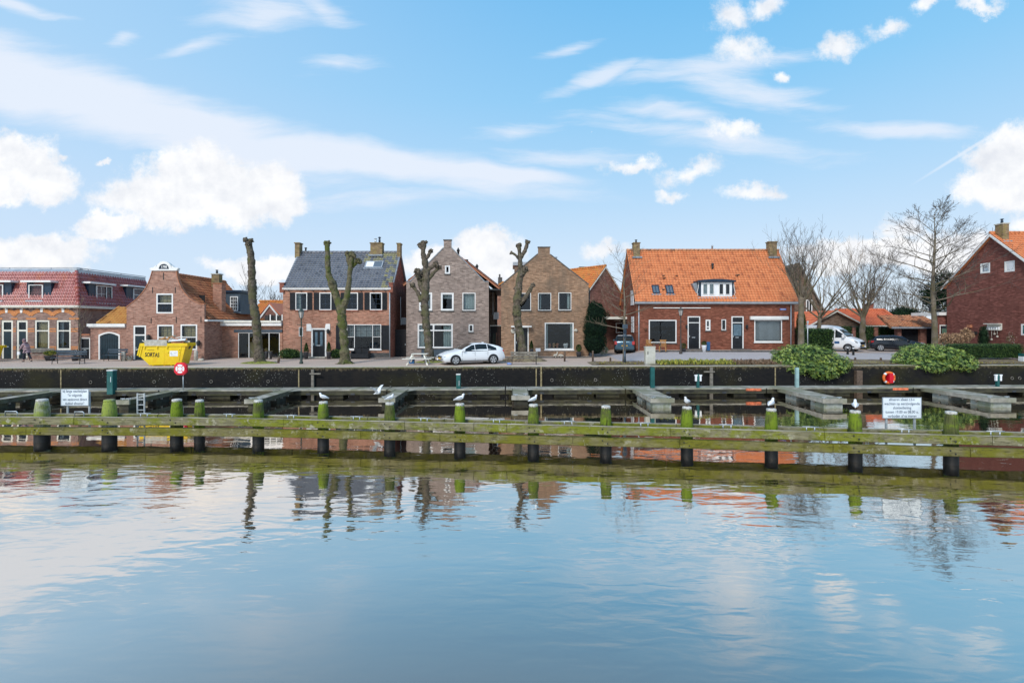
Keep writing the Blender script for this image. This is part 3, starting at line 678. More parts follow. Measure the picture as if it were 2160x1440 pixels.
# mossy tiled half hip
ap = H3.F(252, 648, 1.6); bl = H3.F(207, 683, .1); 
LvG = sqrt((ap[1]-z1-.19)**2+1.6**2)
tiles(g, M['rfB2'], (bl[0], 0, z1+.19), (1,0,0), (0,1.6,ap[1]-z1-.19), w_-bl[0], LvG, .24, .27, left=lambda v: (ap[0]-bl[0])*v/LvG, right=lambda v: w_-bl[0]-.02, seed=8)
tiles(g, M['rfB2'], (bl[0], 3.2, z1+.19), (0,-1,0), (ap[0]-bl[0],0,ap[1]-z1-.19), 3.2, sqrt((ap[0]-bl[0])**2+(ap[1]-z1-.19)**2), .24, .27, left=lambda v: 0, right=lambda v: 3.2-1.6*v/sqrt((ap[0]-bl[0])**2+(ap[1]-z1-.19)**2), seed=9)
ridge(g, M['rfB2'], (bl[0], 0, z1+.24), (ap[0], 1.6, ap[1]+.05), .09, .3)
s = MB(); s.box(0, .15, .16, 3.2, -.3, z1); s.box(.15, w_, 3.05, 3.2, -.3, z1); s.build('wall', M['brB'], g)

# ================================================================ the neck-gabled house of 1798
H = House('neck_gable_house', 'old red brick house with curved neck gable, white arched crest and date plate', 267, 759, 38.7); rt = H.root
wd = H.F(431, 0)[0]
Lc = [(267,648),(280,638),(290,630),(299,620),(306,611),(312,600),(317,588),(320,578),(322,571)]
Rc = [(371,571),(373,582),(376,594),(382,608),(390,620),(400,630),(411,637),(422,642),(431,642)]
poly = [(0,-.3)]+[(wd,-.3)]+[H.F(*p) for p in reversed(Rc)]+[H.F(*p) for p in reversed(Lc)]
rW = [H.rect(330,619,365,661), H.rect(332,685,366,738), H.rect(381,684,416,738), H.rect(281,686,308,757)]
rW[3] = (rW[3][0], 0, rW[3][2], rW[3][3])
wall(rt, M['brB'], poly, rW, mpF, .2)
backdrop_room(H, .2, wd-.2, 0, 3.2); 
s = MB(); s.add([(2,1.6,3),(5,1.6,3),(5,1.6,5),(2,1.6,5)], [(0,1,2,3)]); s.build('inner_wall', M['interior'], rt)
for k in (0, 1, 2):
    window(rt, mpF, rW[k], M['white'], M['navy'], .10, .05, lights=((0,0,1,.5),(0,.5,1,1)), bars=((2,1),(2,1)), inset=-.01, cur=[('T', .52)], curm=M['blind'], barw=.025)
door(rt, mpF, rW[3], M['white'], M['teal'], .12, transom=H.F(0,706.5)[1], inset=.02)
# coping along the curve
for cv in (Lc, Rc):
    q = [H.F(*p) for p in cv]; mb = MB()
    for i in range(len(q)-1):
        (x0,z0),(x1,z1_) = q[i], q[i+1]; d = Vector((x1-x0, 0, z1_-z0)).normalized(); n = Vector((-d.z, 0, d.x))*.05
        if n.z < 0: n = -n
        a = Vector((x0,0,z0)); b = Vector((x1,0,z1_))
        mb.add([a+Vector((0,-.03,0)), b+Vector((0,-.03,0)), b+n+Vector((0,-.03,0)), a+n+Vector((0,-.03,0)), a+Vector((0,.24,0)), b+Vector((0,.24,0)), b+n+Vector((0,.24,0)), a+n+Vector((0,.24,0))], [(0,1,2,3),(3,2,6,7),(4,7,6,5),(0,3,7,4),(1,5,6,2)])
    mb.build('coping', M['terra'], rt)
# crest
c0 = H.F(322,571); c1 = H.F(371,571); cx = (c0[0]+c1[0])/2; zb = c0[1]
mb = MB(); mb.box(c0[0]-.12, c1[0]+.12, -.08, .25, zb+.002, zb+.12)
ro = (H.F(361,0)[0]-H.F(328,0)[0])/2; ri = ro*.66
pr = [(cx+ro*cos(pi*k/16), zb+.12+ro*1.0*sin(pi*k/16)) for k in range(17)]
pi_ = [(cx+ri*cos(pi*k/16), zb+.122+ri*sin(pi*k/16)) for k in range(17)]
vs = [(x,-.06,z) for x,z in pr]+[(x,-.06,z) for x,z in pi_]+[(x,.22,z) for x,z in pr]+[(x,.0,z) for x,z in pi_]
mb.add(vs, [(i,i+1,18+i,17+i) for i in range(16)]+[(i,34+i,35+i,i+1) for i in range(16)]+[(17+i,18+i,52+i,51+i) for i in range(16)]+[tuple(34+i for i in range(17))])
for sgn in (-1, 1):
    a = cx+sgn*(ro+.001); b = cx+sgn*(c1[0]-cx+.2); mb.prism([(a, zb+.121),(b, zb+.121),(b, zb+.2),(a+sgn*.15, zb+.28),(a, zb+.42)], 1, -.06, .2)
cr1 = mb.build('crest', M['white'], rt)
mb = MB(); mb.add([(x,-.01,z) for x,z in pi_], [tuple(range(17))]); mb.build('date_plate', M['navy'], cr1)
text_obj('1798', .25, 'date_numerals', M['white'], cr1, (cx, -.03, zb+.12+ri*.42), sx=.9, bold=.008)
for (px, y0, y1) in ((345,575,590),(322,606,618),(370,606,618),(319,670,682),(372,668,681),(424,668,680)):
    r = H.rect(px-.6, y0, px+.6, y1); s = MB(); s.box(r[0], r[2], -.03, -.002, r[1], r[3]); s.build('wall_anchor', M['iron'], rt)
for (px, py) in ((316,712),(421,724)): lamp_on_wall(rt, *H.F(px, py), s=.2)
# roof to the right, side wall, gutter
za = H.F(345, 578)[1]+.05; xr = cx; ze = H.F(431, 673)[1]
dep = 8.0; LvR = sqrt((wd+.15-xr)**2+(za-ze)**2)
o, MxR = tiles(rt, M['rfB'], (wd+.15, .26, ze), (0,1,0), (xr-wd-.15, 0, za-ze), dep, LvR, .25, .29, seed=5, jit=.02)
tiles(rt, M['rfB'], (-.15, dep+.26, ze), (0,-1,0), (xr+.15, 0, za-ze), dep, LvR, .25, .29, seed=6, jit=.02)
ridge(rt, M['rfB'], (xr, .3, za+.05), (xr, dep+.2, za+.05), .13, .36)
wall(rt, M['brB'], [(.0,-.3),(dep,-.3),(dep,ze),(.0,ze)], [], mpR(wd))
wall(rt, M['brB'], [(.0,-.3),(dep,-.3),(dep,ze),(.0,ze)], [], mpL(0))
wall(rt, M['brB'], [(0,-.3),(wd,-.3),(wd,ze),(xr,za),(0,ze)], [], lambda u, v, w: (u, dep+.2-w, v))
mb = MB(); mb.box(wd+.02, wd+.24, .0, dep, ze-.17, ze-.03); mb.build('gutter', M['white'], rt)
# chimney rising through the right slope, blue dormer
def on_side(px, py, xl): u = H.sideu(px, xl); return u, H.F(0, py, u)[1]
xch = wd-.6; u0 = (H.X+wd-1.1)*F/(448-CX)-H.D; u0 = 3.0
a = H.F(449, 602, u0); b = H.F(468, 662, u0)
chimney(rt, M['brC'], a[0], a[0]+.72, u0, u0+.6, ze-.1, H.F(0,599,u0)[1], cap=M['terra'])
c2 = H.F(446, 579, 5.0); chimney(rt, M['chim'], c2[0], c2[0]+.66, 5.0, 5.5, ze+.6, c2[1], pots=((.5, .35, 'dsteel'),), cap=M['stone'])
s = MB(); s.box(a[0]-.1, a[0]+.85, u0-.35, u0-.02, ze+.12, ze+.3, mat=None); 
mb = MB(); x0 = wd-1.35; y0 = 5.0
p0 = H.F(470, 615, y0); p1 = H.F(509, 657, y0); zd0, zd1 = H.F(0,657,y0)[1], H.F(0,617,y0)[1]
x0 = p0[0]; x1 = H.F(507,0,y0)[0]
mb = MB(); mb.box(x0, x1, y0+.002, y0+1.7, zd0-.2, zd1); dm = mb.build('dormer', M['slate'], rt)
s = MB(); s.box(x0-.1, x1+.15, y0-.12, y0+1.85, zd1+.002, zd1+.2); s.build('dormer_roof', M['navy'], dm)
r = H.rect(486, 625, 502.5, 656, y0); window(dm, lambda u, v, w: (u, y0-.06+w, v), r, M['white'], None, .08, lights=((0,0,1,.5),(0,.5,1,1)), bars=((2,1),(2,1)), inset=0, barw=.05)
s = MB(); s.box(r[0], r[2], y0-.003, y0+.0015, r[1], r[3]); s.build('dormer_inner', M['interior'], dm)
s = MB(); s.box(r[0]-.3, r[2]+.25, y0-.3, y0, zd0-.12, zd0-.02); s.build('lead_flashing', M['lead'], dm)

# ---- flat garden room between the gable house and the grey roofed house
H = House('garden_room', 'flat roofed brick extension with white fascia, blue lintel and dark sliding glass doors', 468, 758, 41.1, 'extension'); rt = H.root
wd = H.F(597, 0)[0]-.04; z1 = H.F(0, 687)[1]; r = H.rect(502, 701, 590, 757); r = (r[0], 0.02, r[2], r[3])
wall(rt, M['brC'], [(0,-.3),(wd,-.3),(wd,z1),(0,z1)], [r], mpF)
window(rt, mpF, r, M['white'], M['dsteel'], .06, .03, lights=((0,0,.25,1),(.25,0,.5,1),(.5,0,.75,1),(.75,0,1,1)), inset=.02)
s = MB(); s.box(.3, wd-.3, 1.8, 1.85, 0, z1); s.box(0.17, wd-.2, .2, 1.8, .0, .02); s.build('inner_wall', M['interior'], rt)
s = MB(); s.add([(1.6,1.0,.02),(2.6,1.3,.02),(2.6,1.3,1.9),(1.6,1.0,1.2)], [(0,1,2,3)]); s.build('curtain', M['blind'], rt)
l = H.rect(494, 695, 597, 700.5); s = MB(); s.box(l[0], wd-.01, -.05, .03, l[1], l[3]); s.build('lintel', M['slate'], rt)
f0 = H.F(0, 687)[1]; f1 = H.F(0, 676)[1]
s = MB(); s.box(.0, wd, -.28, 4.5, f0, f0+(f1-f0)*.62); s.build('fascia', M['white'], rt)
s = MB(); s.box(-.02, wd, -.36, 4.6, f0+(f1-f0)*.62+.002, f1); s.build('fascia_cap', M['cream'], rt)
mb = MB()
for k in range(6): x = wd-1.75+k*.35; mb.box(x-.015, x+.015, .5, .53, f1, f1+.42)
mb.box(wd-1.77, wd, .49, .54, f1+.42, f1+.46); mb.box(wd-1.7, wd-.02, .56, .58, f1+.05, f1+.4); mb.build('terrace_railing', M['iron'], rt)
for px in (571, 584, 596):
    x = H.F(px, 0, .5)[0]; s = MB(); s.box(x-.05, x+.03, .44, .48, f1, f1+.5); s.build('terrace_post', M['white'], rt)

# ================================================================ grey roofed house with black shutters
H = House('shuttered_house', 'warm red brick house with slate grey pantile roof and black shutters', 597, 755, 41.0); rt = H.root
wd = H.F(824, 0)[0]; z1 = H.F(0, 608)[1]
up = [H.rect(x0, 617, x1, 654) for x0, x1 in ((623,648),(673.5,699),(730,755),(780,806))]
big = H.rect(731, 684, 804, 736.5); sml = H.rect(630.5, 690, 639, 709); dr = H.rect(656.5, 692, 688.5, 755)
wall(rt, M['brC'], [(0,-.3),(wd,-.3),(wd,z1),(0,z1)], up+[big, sml, (dr[0],0,dr[2],dr[3])], mpF)
backdrop_room(H, .2, wd-.2, 0, z1)
for k, r in enumerate(up):
    window(rt, mpF, r, M['white'], M['navy'], .07, .05, bars=(1,2), sill=M['brC2'], inset=.0, cur=[('L',.35)] if k == 0 else None, barw=.03, lights=((0,0,1,1),))
for (a, b) in ((612,622.5),(648.5,658.5),(662.5,673),(699.5,709.5),(719,729.5),(755.5,765.5),(769,779.5),(806.5,816.5)):
    r = H.rect(a, 617, b, 653.5); mb = MB(); ring(mb, mpF, r, .07, -.06, -.01)
    zz = r[1]+.07
    while zz < r[3]-.1: boxm(mb, mpF, r[0]+.07, r[2]-.07, zz, zz+.045, -.045, -.02); zz += .06
    boxm(mb, mpF, r[0]+.02, r[2]-.02, r[1]+.02, r[3]-.02, -.018, -.004); mb.build('shutter', M['black'], rt)
for (a, b) in ((709,730),(804.5,822)):
    r = H.rect(a, 686, b, 737); mb = MB(); ring(mb, mpF, r, .09, -.07, -.01); boxm(mb, mpF, r[0]+.02, r[2]-.02, r[1]+.02, r[3]-.02, -.04, -.004)
    boxm(mb, mpF, r[0]+.09, r[2]-.09, (r[1]+r[3])/2-.05, (r[1]+r[3])/2+.05, -.065, -.041); mb.build('shutter', M['black'], rt)
window(rt, mpF, big, M['white'], M['black'], .06, .035, lights=((0,0,.215,.5),(0,.5,.215,1),(.215,0,.765,1),(.765,0,1,.5),(.765,.5,1,1)), bars=((0,0),(2,1),(2,3),(0,0),(2,1)), inset=.0, cur=[('T',.5)], curm=M['net'], sill=M['white'])
window(rt, mpF, sml, M['white'], M['black'], .04, .03, inset=.0)
door(rt, mpF, (dr[0],0,dr[2],dr[3]), M['white'], M['black'], .12, inset=.0, glass=((.18,.42,.38,.92),(.60,.42,.80,.92)))
s = MB(); a = H.F(655, 755); b = H.F(690, 755); s.box(a[0], b[0], -.5, -.06, 0, .12); s.build('door_step', M['stone'], rt)
for q in ((647,683,656,698,1),(687.5,683,696.5,697,-1)):
    r = H.rect(*q[:4]); s = MB()
    pl = [(r[0],r[1]),(r[2]+(.1 if q[4] > 0 else 0),r[1]),(r[2],r[3]),(r[0],r[3])] if q[4] > 0 else [(r[0]-.1,r[1]),(r[2],r[1]),(r[2],r[3]),(r[0],r[3])]
    s.prism(pl, 1, -.05, .0); s.build('lintel_block', M['white'], rt)
lamp_on_wall(rt, *H.F(693.5, 699), s=.17)
rd = 3.15; dp = 6.3; zr = H.F(0, 533, rd)[1]
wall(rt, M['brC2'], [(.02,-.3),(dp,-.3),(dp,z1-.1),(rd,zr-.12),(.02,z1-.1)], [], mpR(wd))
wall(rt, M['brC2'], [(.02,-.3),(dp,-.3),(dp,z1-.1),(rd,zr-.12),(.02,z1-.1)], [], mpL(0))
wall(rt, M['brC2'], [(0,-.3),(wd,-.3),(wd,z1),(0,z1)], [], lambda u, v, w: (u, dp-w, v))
y0 = -.16; ze = z1+.03; Lv = sqrt((rd-y0)**2+(zr-ze)**2)
O = (.05, y0, ze); o, MxC = tiles(rt, [M['rfC'], M['rfC2']], O, (1,0,0), (0,rd-y0,zr-ze), wd-.0, Lv, .26, .27, seed=11,
    mf=lambda u, v: 1 if (v > Lv-1.3 and 5.6 < u < 8.3 and R.random() < .55) or (u > wd-.9 and R.random() < .35) else (1 if v > Lv-.35 and R.random() < .2 else 0))
tiles(rt, M['rfC'], (wd+.05, dp-y0, ze), (-1,0,0), (0,-rd+y0,zr-ze), wd, Lv, .26, .5, seed=12)
ridge(rt, M['rfC'], (.05, rd, zr+.04), (wd+.05, rd, zr+.04), .12, .36)
gutter(rt, M['white'], 0, wd+.05, -.02, z1-.14, .16, .16, 9)
for (a, b) in ((-.22, .12), (wd-.1, wd+.2)):   # corner kneelers and verge copings
    s = MB(); s.box(a, b, -.14, .16, z1-.35, z1+.38); s.box(a-.05, b+.05, -.18, .2, z1+.382, z1+.45); s.build('kneeler', M['brC2'], rt)
    s = MB(); s.prism([(-.1, z1-.02), (.05, z1+.12), (rd, zr+.12), (dp, z1+.1), (dp, z1-.1), (rd, zr-.08), (.1, z1-.1)], 0, b-.16 if a < 0 else a+.14, b-.02 if a < 0 else b-.04); s.build('verge_coping', M['lead'], rt)
for px0, px1, pt in ((627,636.5,515.5),(840,847,516.5)):
    a = H.F(px0, pt, rd); b = H.F(px1, pt, rd); chimney(rt, M['chim'], a[0], b[0], rd-.5, rd+.15, zr-.5, a[1])
a = H.F(783.5, 515, rd); b = H.F(808, 515, rd); chimney(rt, M['chim'], a[0], b[0], rd-.35, rd+.35, zr-.6, a[1], pots=((.35,.42,'steel'),(.7,.55,'navy')))
s = MB(); s.box(a[0]-.1, b[0]+.1, rd-.6, rd-.36, zr-.35, zr-.22); s.build('lead_flashing', M['lead'], rt)
s = MB(); q = H.F(645, 531, rd); s.lathe([(.07,0),(.07,.25),(.11,.27),(.11,.34)], (q[0], rd, zr+.1), 8); s.build('vent_pipe', M['iron'], rt)
def skylight(h, Mx, px0, py0, px1, py1, m='dsteel', bars=0, blind=False, nm='skylight'):
    u0, v1 = h.slope(Mx, px0, py0); u1, v0 = h.slope(Mx, px1, py1); u0b, _ = h.slope(Mx, px0, py1); u0 = (u0+u0b)/2
    u1b, _ = h.slope(Mx, px1, py0); u1 = (u1+u1b)/2
    mb = MB()
    for q in ((u0,u1,v0,v0+.07),(u0,u1,v1-.07,v1),(u0,u0+.07,v0+.07,v1-.07),(u1-.07,u1,v0+.07,v1-.07)): mb.box(*q, -.02, .14, mat=Mx)
    for k in range(bars): x = u0+(u1-u0)*(k+1)/(bars+1); mb.box(x-.02, x+.02, v0+.07, v1-.07, .08, .13, mat=Mx)
    o = mb.build(nm, M[m], h.root)
    g = MB(); g.box(u0+.07, u1-.07, v0+.07, v1-.07, .08, .1, mat=Mx); g.build('pane', M['skyglass'], o)
    f = MB(); f.box(u0-.1, u1+.1, v0-.14, v0-.002, .04, .075, mat=Mx); f.build('lead_flashing', M['lead'], o)
    if blind: b_ = MB(); b_.box(u0+.07, u0+(u1-u0)*.48, v0+.07, v1-.07, .102, .106, mat=Mx); b_.build('blind', M['wpanel'], o)
    return o
M['skyglass'] = mat('roof_window_glass', (.10,.13,.16), .04, var=0, spec=1.0)
skylight(H, MxC, 771, 553, 808, 566, 'zinc', 0, True)
downpipe(rt, H.F(822.5,0)[0], -.08, 0.05, z1-.1, M['zinc'])
s = MB(); s.box(dr[2]+.3, wd-.02, -.035, .0, 0, .42); s.box(.05, dr[0]-.05, -.035, 0, 0, .42); s.build('plinth', M['dstone'], rt)
# air conditioner on the side wall + alley gate
def aircon(h, xl, px, py, lab, dpt):
    c = thing('air_conditioner', lab, 'air conditioner', (0,0,0)); p = P(px, py, h.D+dpt); c.location = p
    mb = MB(); mb.box(-.4, 0, -.16, .16, -.3, .3); b_ = mb.build('casing', M['wpanel'], c)
    g_ = MB()
    for k in range(6): g_.box(-.36, -.04, -.175, -.162, -.25+k*.09, -.21+k*.09)
    g_.build('grille', M['lead'], b_)
    s = MB(); s.tube([(-.42,0,.1),(-.5,0,.1),(-.5,0,2.1)], .03, 6); s.box(-.45, -.41, -.2, .1, -.36, -.3); s.box(-.45, -.4, -.2, -.16, -.36, .1); s.build('pipe', M['white'], c); return c
aircon(H, wd, 857, 677, 'white air conditioner in the alley between the shuttered and grey brick houses', 3.6)
HG = House('alley_gate', 'black boarded gate closing the alley between the shuttered and grey brick houses', 831, 753, 42.6, 'gate'); g = HG.root
gw = HG.F(857, 0)[0]; gh = HG.F(0, 697)[1]
for k in range(8): mb = MB(); mb.box(gw*k/8+.004, gw*(k+1)/8-.004, 0, .04, .03, gh); mb.build('board', M['darkwood'], g)
s = MB(); s.box(0, gw, -.03, .06, gh+.002, gh+.09); s.box(0,gw,-.02,-.002,.5,.6); s.box(0,gw,-.02,-.002,gh-.5,gh-.4); s.build('gate_rail', M['darkwood'], g)
s = MB(); s.box(gw-.1, gw-.05, -.06, 0, 1.0, 1.12); s.build('handle', M['steel'], g)
HG2 = House('alley_gate', 'black gate with canopy in the alley between the grey and brown brick houses', 1031.5, 747, 44.5, 'gate'); g = HG2.root
gw = HG2.F(1057, 0)[0]; gh = HG2.F(0, 688)[1]
for k in range(8): mb = MB(); mb.box(gw*k/8+.004, gw*(k+1)/8-.004, 0, .04, -.1, gh); mb.build('board', M['darkwood'], g)
s = MB(); s.box(0, gw, -.3, .3, gh+.002, gh+.1); s.build('canopy', M['cream'], g)
s = MB(); s.box(0, .1, -.06, -.002, -.1, gh); s.build('gate_post', M['white'], g)

# ================================================================ grey brown gable house
H = House('grey_brick_house', 'grey brown brick gable house with flat topped chimney gable and three white upper windows', 857, 753, 42.0); rt = H.root
wd = H.F(1031, 0)[0]
pts = [(1031,753),(1031,594.5),(1022,594.5),(952,523),(952,507),(936,507),(936,523),(864.5,594.5),(857,594.5),(857,753)]
poly = [H.F(*p) for p in pts]; poly[0] = (poly[0][0], -.3); poly[-1] = (0, -.3)
ww = [H.rect(884,617,911.5,655), H.rect(930,617.5,957,655), H.rect(975.5,617.5,1003,655)]; tp = H.rect(938.5,560,949,577.5)
big = H.rect(881,683,955,734); sm_ = H.rect(988.5,684,998.5,700)
wall(rt, M['brD'], poly, ww+[tp, big, sm_], mpF, .2)
backdrop_room(H, .2, wd-.2, 0, 5.6)
s = MB(); s.add([(2,1.2,5.6),(5,1.2,5.6),(5,1.2,8.2),(2,1.2,8.2)], [(0,1,2,3)]); s.build('inner_wall', M['interior'], rt)
window(rt, mpF, ww[0], M['white'], M['wpanel'], .09, .05, cur=[('R',.3)], curm=M['net'], sill=M['dstone'], inset=.0)
window(rt, mpF, ww[1], M['white'], M['wpanel'], .09, .05, cur=[('T',.3)], curm=M['net'], sill=M['dstone'], inset=.0)
window(rt, mpF, ww[2], M['white'], M['black'], .07, .05, cur=[('F',)], curm=M['curtain'], sill=M['dstone'], inset=.0)
window(rt, mpF, tp, M['white'], M['wpanel'], .06, .05, sill=M['dstone'], inset=.0, cur=[('B',.3)])
window(rt, mpF, sm_, M['white'], None, .09, inset=.0, sill=M['dstone'])
window(rt, mpF, big, M['white'], M['wpanel'], .08, .035, lights=((0,0,1,.74),(0,.74,.45,1),(.45,.74,1,1)), inset=.0, cur=[('L',.16),('R',.26)], curm=M['curtain'], sill=M['dstone'])
r = H.rect(889, 735, 1000, 751); s = MB(); s.box(r[0], r[2], -.03, .0, .03, r[3]); s.build('plinth', M['slate'], rt)
for seq in (pts[5:9], pts[1:5]):   # coping
    mb = MB()
    for i in range(len(seq)-1):
        (x0,z0),(x1,z1_) = H.F(*seq[i]), H.F(*seq[i+1])
        if abs(x0-x1) < .05: continue
        d = Vector((x1-x0,0,z1_-z0)).normalized(); n = Vector((-d.z,0,d.x))*.07
        if n.z < 0: n = -n
        a = Vector((x0,0,z0)); b = Vector((x1,0,z1_)); o1 = Vector((0,-.04,0)); o2 = Vector((0,.26,0))
        mb.add([a+o1,b+o1,b+n+o1,a+n+o1,a+o2,b+o2,b+n+o2,a+n+o2], [(0,1,2,3),(3,2,6,7),(4,7,6,5),(0,3,7,4),(1,5,6,2)])
    mb.build('coping', M['lead'], rt)
a = H.F(936,507); b = H.F(952,507); s = MB(); s.box(a[0]-.04, b[0]+.04, -.06, .3, a[1]+.002, a[1]+.07); s.build('gable_cap', M['dstone'], rt)
xa = (a[0]+b[0])/2; za = H.F(944,521)[1]; xe = H.F(1056,0,.5)[0]; ze = H.F(0,609,.5)[1]; dp = 9
Lv = sqrt((xe-xa)**2+(za-ze)**2)
o, Mx = tiles(rt, M['rfD'], (xe, .3, ze), (0,1,0), (xa-xe,0,za-ze), dp, Lv, .27, .29, seed=21)
xl = -.35; zl = H.F(0,600)[1]
tiles(rt, M['rfD'], (xl, dp+.3, zl), (0,-1,0), (xa-xl,0,za-zl), dp, sqrt((xa-xl)**2+(za-zl)**2), .27, .6, seed=22)
ridge(rt, M['rfD'], (xa,.3,za+.05), (xa,dp,za+.05), .12, .36)
mb = MB()
for (v0, v1) in ((.35,1.9),(1.95,3.5)):
    for k in range(3): mb.box(3.0+k*1.02, 3.98+k*1.02, v0, v1, .1, .15, mat=Mx)
mb2 = MB()
for k in range(3):
    for (v0, v1) in ((.35,1.95),(2.0,3.6)):
        q = MB(); q.box(.35+k*1.02, 1.33+k*1.02, v0, v1, .13, .17, mat=Mx); q.build('solar_panel', M['solar'] if 'solar' in M else M.setdefault('solar', mat('solar_panel_glass', (.02,.03,.06), .08, var=0, spec=1.0)), rt)
for (u, v, h_) in ((.6, Lv-1.0, .7),(.55, Lv-3.0, .55)):
    p = Mx @ Vector((u, v, .0)); s = MB(); s.lathe([(.09,0),(.09,h_*.5),(.13,h_*.55),(.13,h_*.7),(.02,h_)], p, 8); s.build('vent_pipe', M['iron'], rt)
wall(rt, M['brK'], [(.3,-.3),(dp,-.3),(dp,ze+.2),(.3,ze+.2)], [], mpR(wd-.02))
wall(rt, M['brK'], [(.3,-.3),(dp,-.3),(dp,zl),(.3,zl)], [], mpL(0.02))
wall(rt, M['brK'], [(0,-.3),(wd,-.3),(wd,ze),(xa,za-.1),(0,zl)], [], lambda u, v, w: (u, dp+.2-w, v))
s = MB(); s.box(wd-.02, xe+.02, .25, dp, ze-.14, ze-.02); s.build('eaves_soffit', M['iron'], rt)
s = MB(); s.box(wd-.02, wd+.45, 2.6, dp, 1.9, ze-.15); s.build('side_bay', M['brK'], rt)
c = aircon(H, wd, 1052, 666, 'white air conditioner on the dark side wall of the grey brick house', 2.4)

# ================================================================ brown gable house
H = House('brown_brick_house', 'weathered brown brick gable house with broad stub chimney gable and large shop-like window', 1057, 752, 42.0); rt = H.root
wd = H.F(1241.5, 0)[0]
pts = [(1241.5,752),(1241.5,600),(1237,597.5),(1160,537),(1160,522),(1135,522),(1135,536),(1057,602),(1057,752)]
poly = [H.F(*p) for p in pts]; poly[0] = (poly[0][0], -.3); poly[-1] = (0, -.3)
ww = [H.rect(1091,618,1120,654.5), H.rect(1135,618,1162.5,654.5), H.rect(1178,617,1205,654)]; big = H.rect(1149,680.5,1210,737); dr = H.rect(1085,689,1115,752)
wall(rt, M['brE'], poly, ww+[big, (dr[0],0,dr[2],dr[3])], mpF, .2)
backdrop_room(H, .2, wd-.2, 0, 5.6)
for r, c in zip(ww, ([('L',.1)], [('L',.22)], [('R',.28)])):
    window(rt, mpF, r, M['white'], M['black'], .05, .06, cur=c, curm=M['curtain'], sill=M['dstone'], inset=.0)
w_ = window(rt, mpF, big, M['white'], M['wpanel'], .06, .03, cur=[('L',.09),('R',.09)], curm=M['curtain'], sill=M['white'], inset=-.03)
door(rt, mpF, (dr[0],0,dr[2],dr[3]), M['white'], M['black'], .08, inset=.0)
s = MB(); a = H.F(1078,690); b = H.F(1121,687); s.box(a[0], b[0], -.45, -.002, a[1], b[1]); s.build('door_canopy', M['white'], rt)
for (px, col) in ((1160,'terra'),(1169,'dryo'),(1176,'terra'),(1192,'wpanel'),(1196,'wpanel')):
    q = H.F(px, 735); s = MB(); s.lathe([(.06,0),(.1,.18),(.02,.2)], (q[0], .3, q[1]), 8); s.blob((q[0],.3,q[1]+.3), .13, 0, .4); s.build('pot_plant_in_window', M[col], w_)
for seq in (pts[5:8], pts[1:4]):
    mb = MB()
    for i in range(len(seq)-1):
        (x0,z0),(x1,z1_) = H.F(*seq[i]), H.F(*seq[i+1])
        if abs(x0-x1) < .05: continue
        d = Vector((x1-x0,0,z1_-z0)).normalized(); n = Vector((-d.z,0,d.x))*.08
        if n.z < 0: n = -n
        a = Vector((x0,0,z0)); b = Vector((x1,0,z1_)); o1 = Vector((0,-.03,0)); o2 = Vector((0,.26,0))
        mb.add([a+o1,b+o1,b+n+o1,a+n+o1,a+o2,b+o2,b+n+o2,a+n+o2], [(0,1,2,3),(3,2,6,7),(4,7,6,5),(0,3,7,4),(1,5,6,2)])
    mb.build('coping', M['dstone'], rt)
a = H.F(1135,522); b = H.F(1160,522); s = MB(); s.box(a[0]-.04, b[0]+.04, -.05, .3, a[1]+.002, a[1]+.07); s.build('gable_cap', M['dstone'], rt)
xa = (a[0]+b[0])/2; za = H.F(1147,540)[1]; dp = 8.5; ze = H.F(0,603)[1]
for (xe, sd_) in ((-.0, 0), (wd, 1)):
    L_ = sqrt((xe-xa)**2+(za-ze)**2)
    if sd_: tiles(rt, M['rfD'], (xe,.3,ze), (0,1,0), (xa-xe,0,za-ze), dp, L_, .27, .5, seed=31)
    else: tiles(rt, M['rfD'], (xe,dp+.3,ze), (0,-1,0), (xa-xe,0,za-ze), dp, L_, .27, .5, seed=32)
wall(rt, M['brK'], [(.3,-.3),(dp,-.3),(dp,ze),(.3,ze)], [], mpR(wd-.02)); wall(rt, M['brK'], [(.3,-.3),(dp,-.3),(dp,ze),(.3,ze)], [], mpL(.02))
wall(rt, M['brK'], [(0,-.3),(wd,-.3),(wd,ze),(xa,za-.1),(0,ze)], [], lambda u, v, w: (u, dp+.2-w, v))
q0 = H.F(1084, 560, 2.5); q1 = H.F(1113, 553, 2.5); s = MB(); s.box(q0[0]+.05, q1[0]+.6, 2.5, 5.5, ze+.2, q0[1]); dm = s.build('dormer', M['brK'], rt)
s = MB(); s.box(q0[0]-.1, q1[0]+.7, 2.35, 5.6, q0[1]+.002, q1[1]); s.build('dormer_roof', M['zinc'], dm)
q = H.F(1171, 552, 2.0); s = MB(); s.lathe([(.1,-.6),(.1,.0),(.17,.05),(.17,.1),(.1,.12),(.2,.2),(.2,.25),(.05,.3)], (q[0], 2.0, q[1]+.15), 10); s.build('chimney_cowl', M['zinc'], rt)
q = H.F(1215, 697); s = MB(); s.blob((q[0], -.05, q[1]), .16, 0, .3, sc=(1,.3,.8)); s.build('wall_ornament', M['stone'], rt)
q = H.F(1082, 698); s = MB(); s.lathe([(.16,-.02),(.2,0),(.16,.02)], (0,0,0), 12); o = s.build('door_wreath', M['stone'], rt); o.location = (q[0], -.06, q[1]); o.rotation_euler = (pi/2,0,0)
q = H.F(1135, 738); s = MB(); s.box(q[0]-.2, q[0]+.2, -.05, 0, q[1]-.12, q[1]+.15); s.build('meter_box', M['wpanel'], rt)
q = H.F(1244,605); s = MB(); s.tube([(wd+.05,.2,ze-.1),(wd+.1,.2,ze-.5),(wd+.06,.2,.1)], .05, 8); s.build('downpipe', M['iron'], rt)

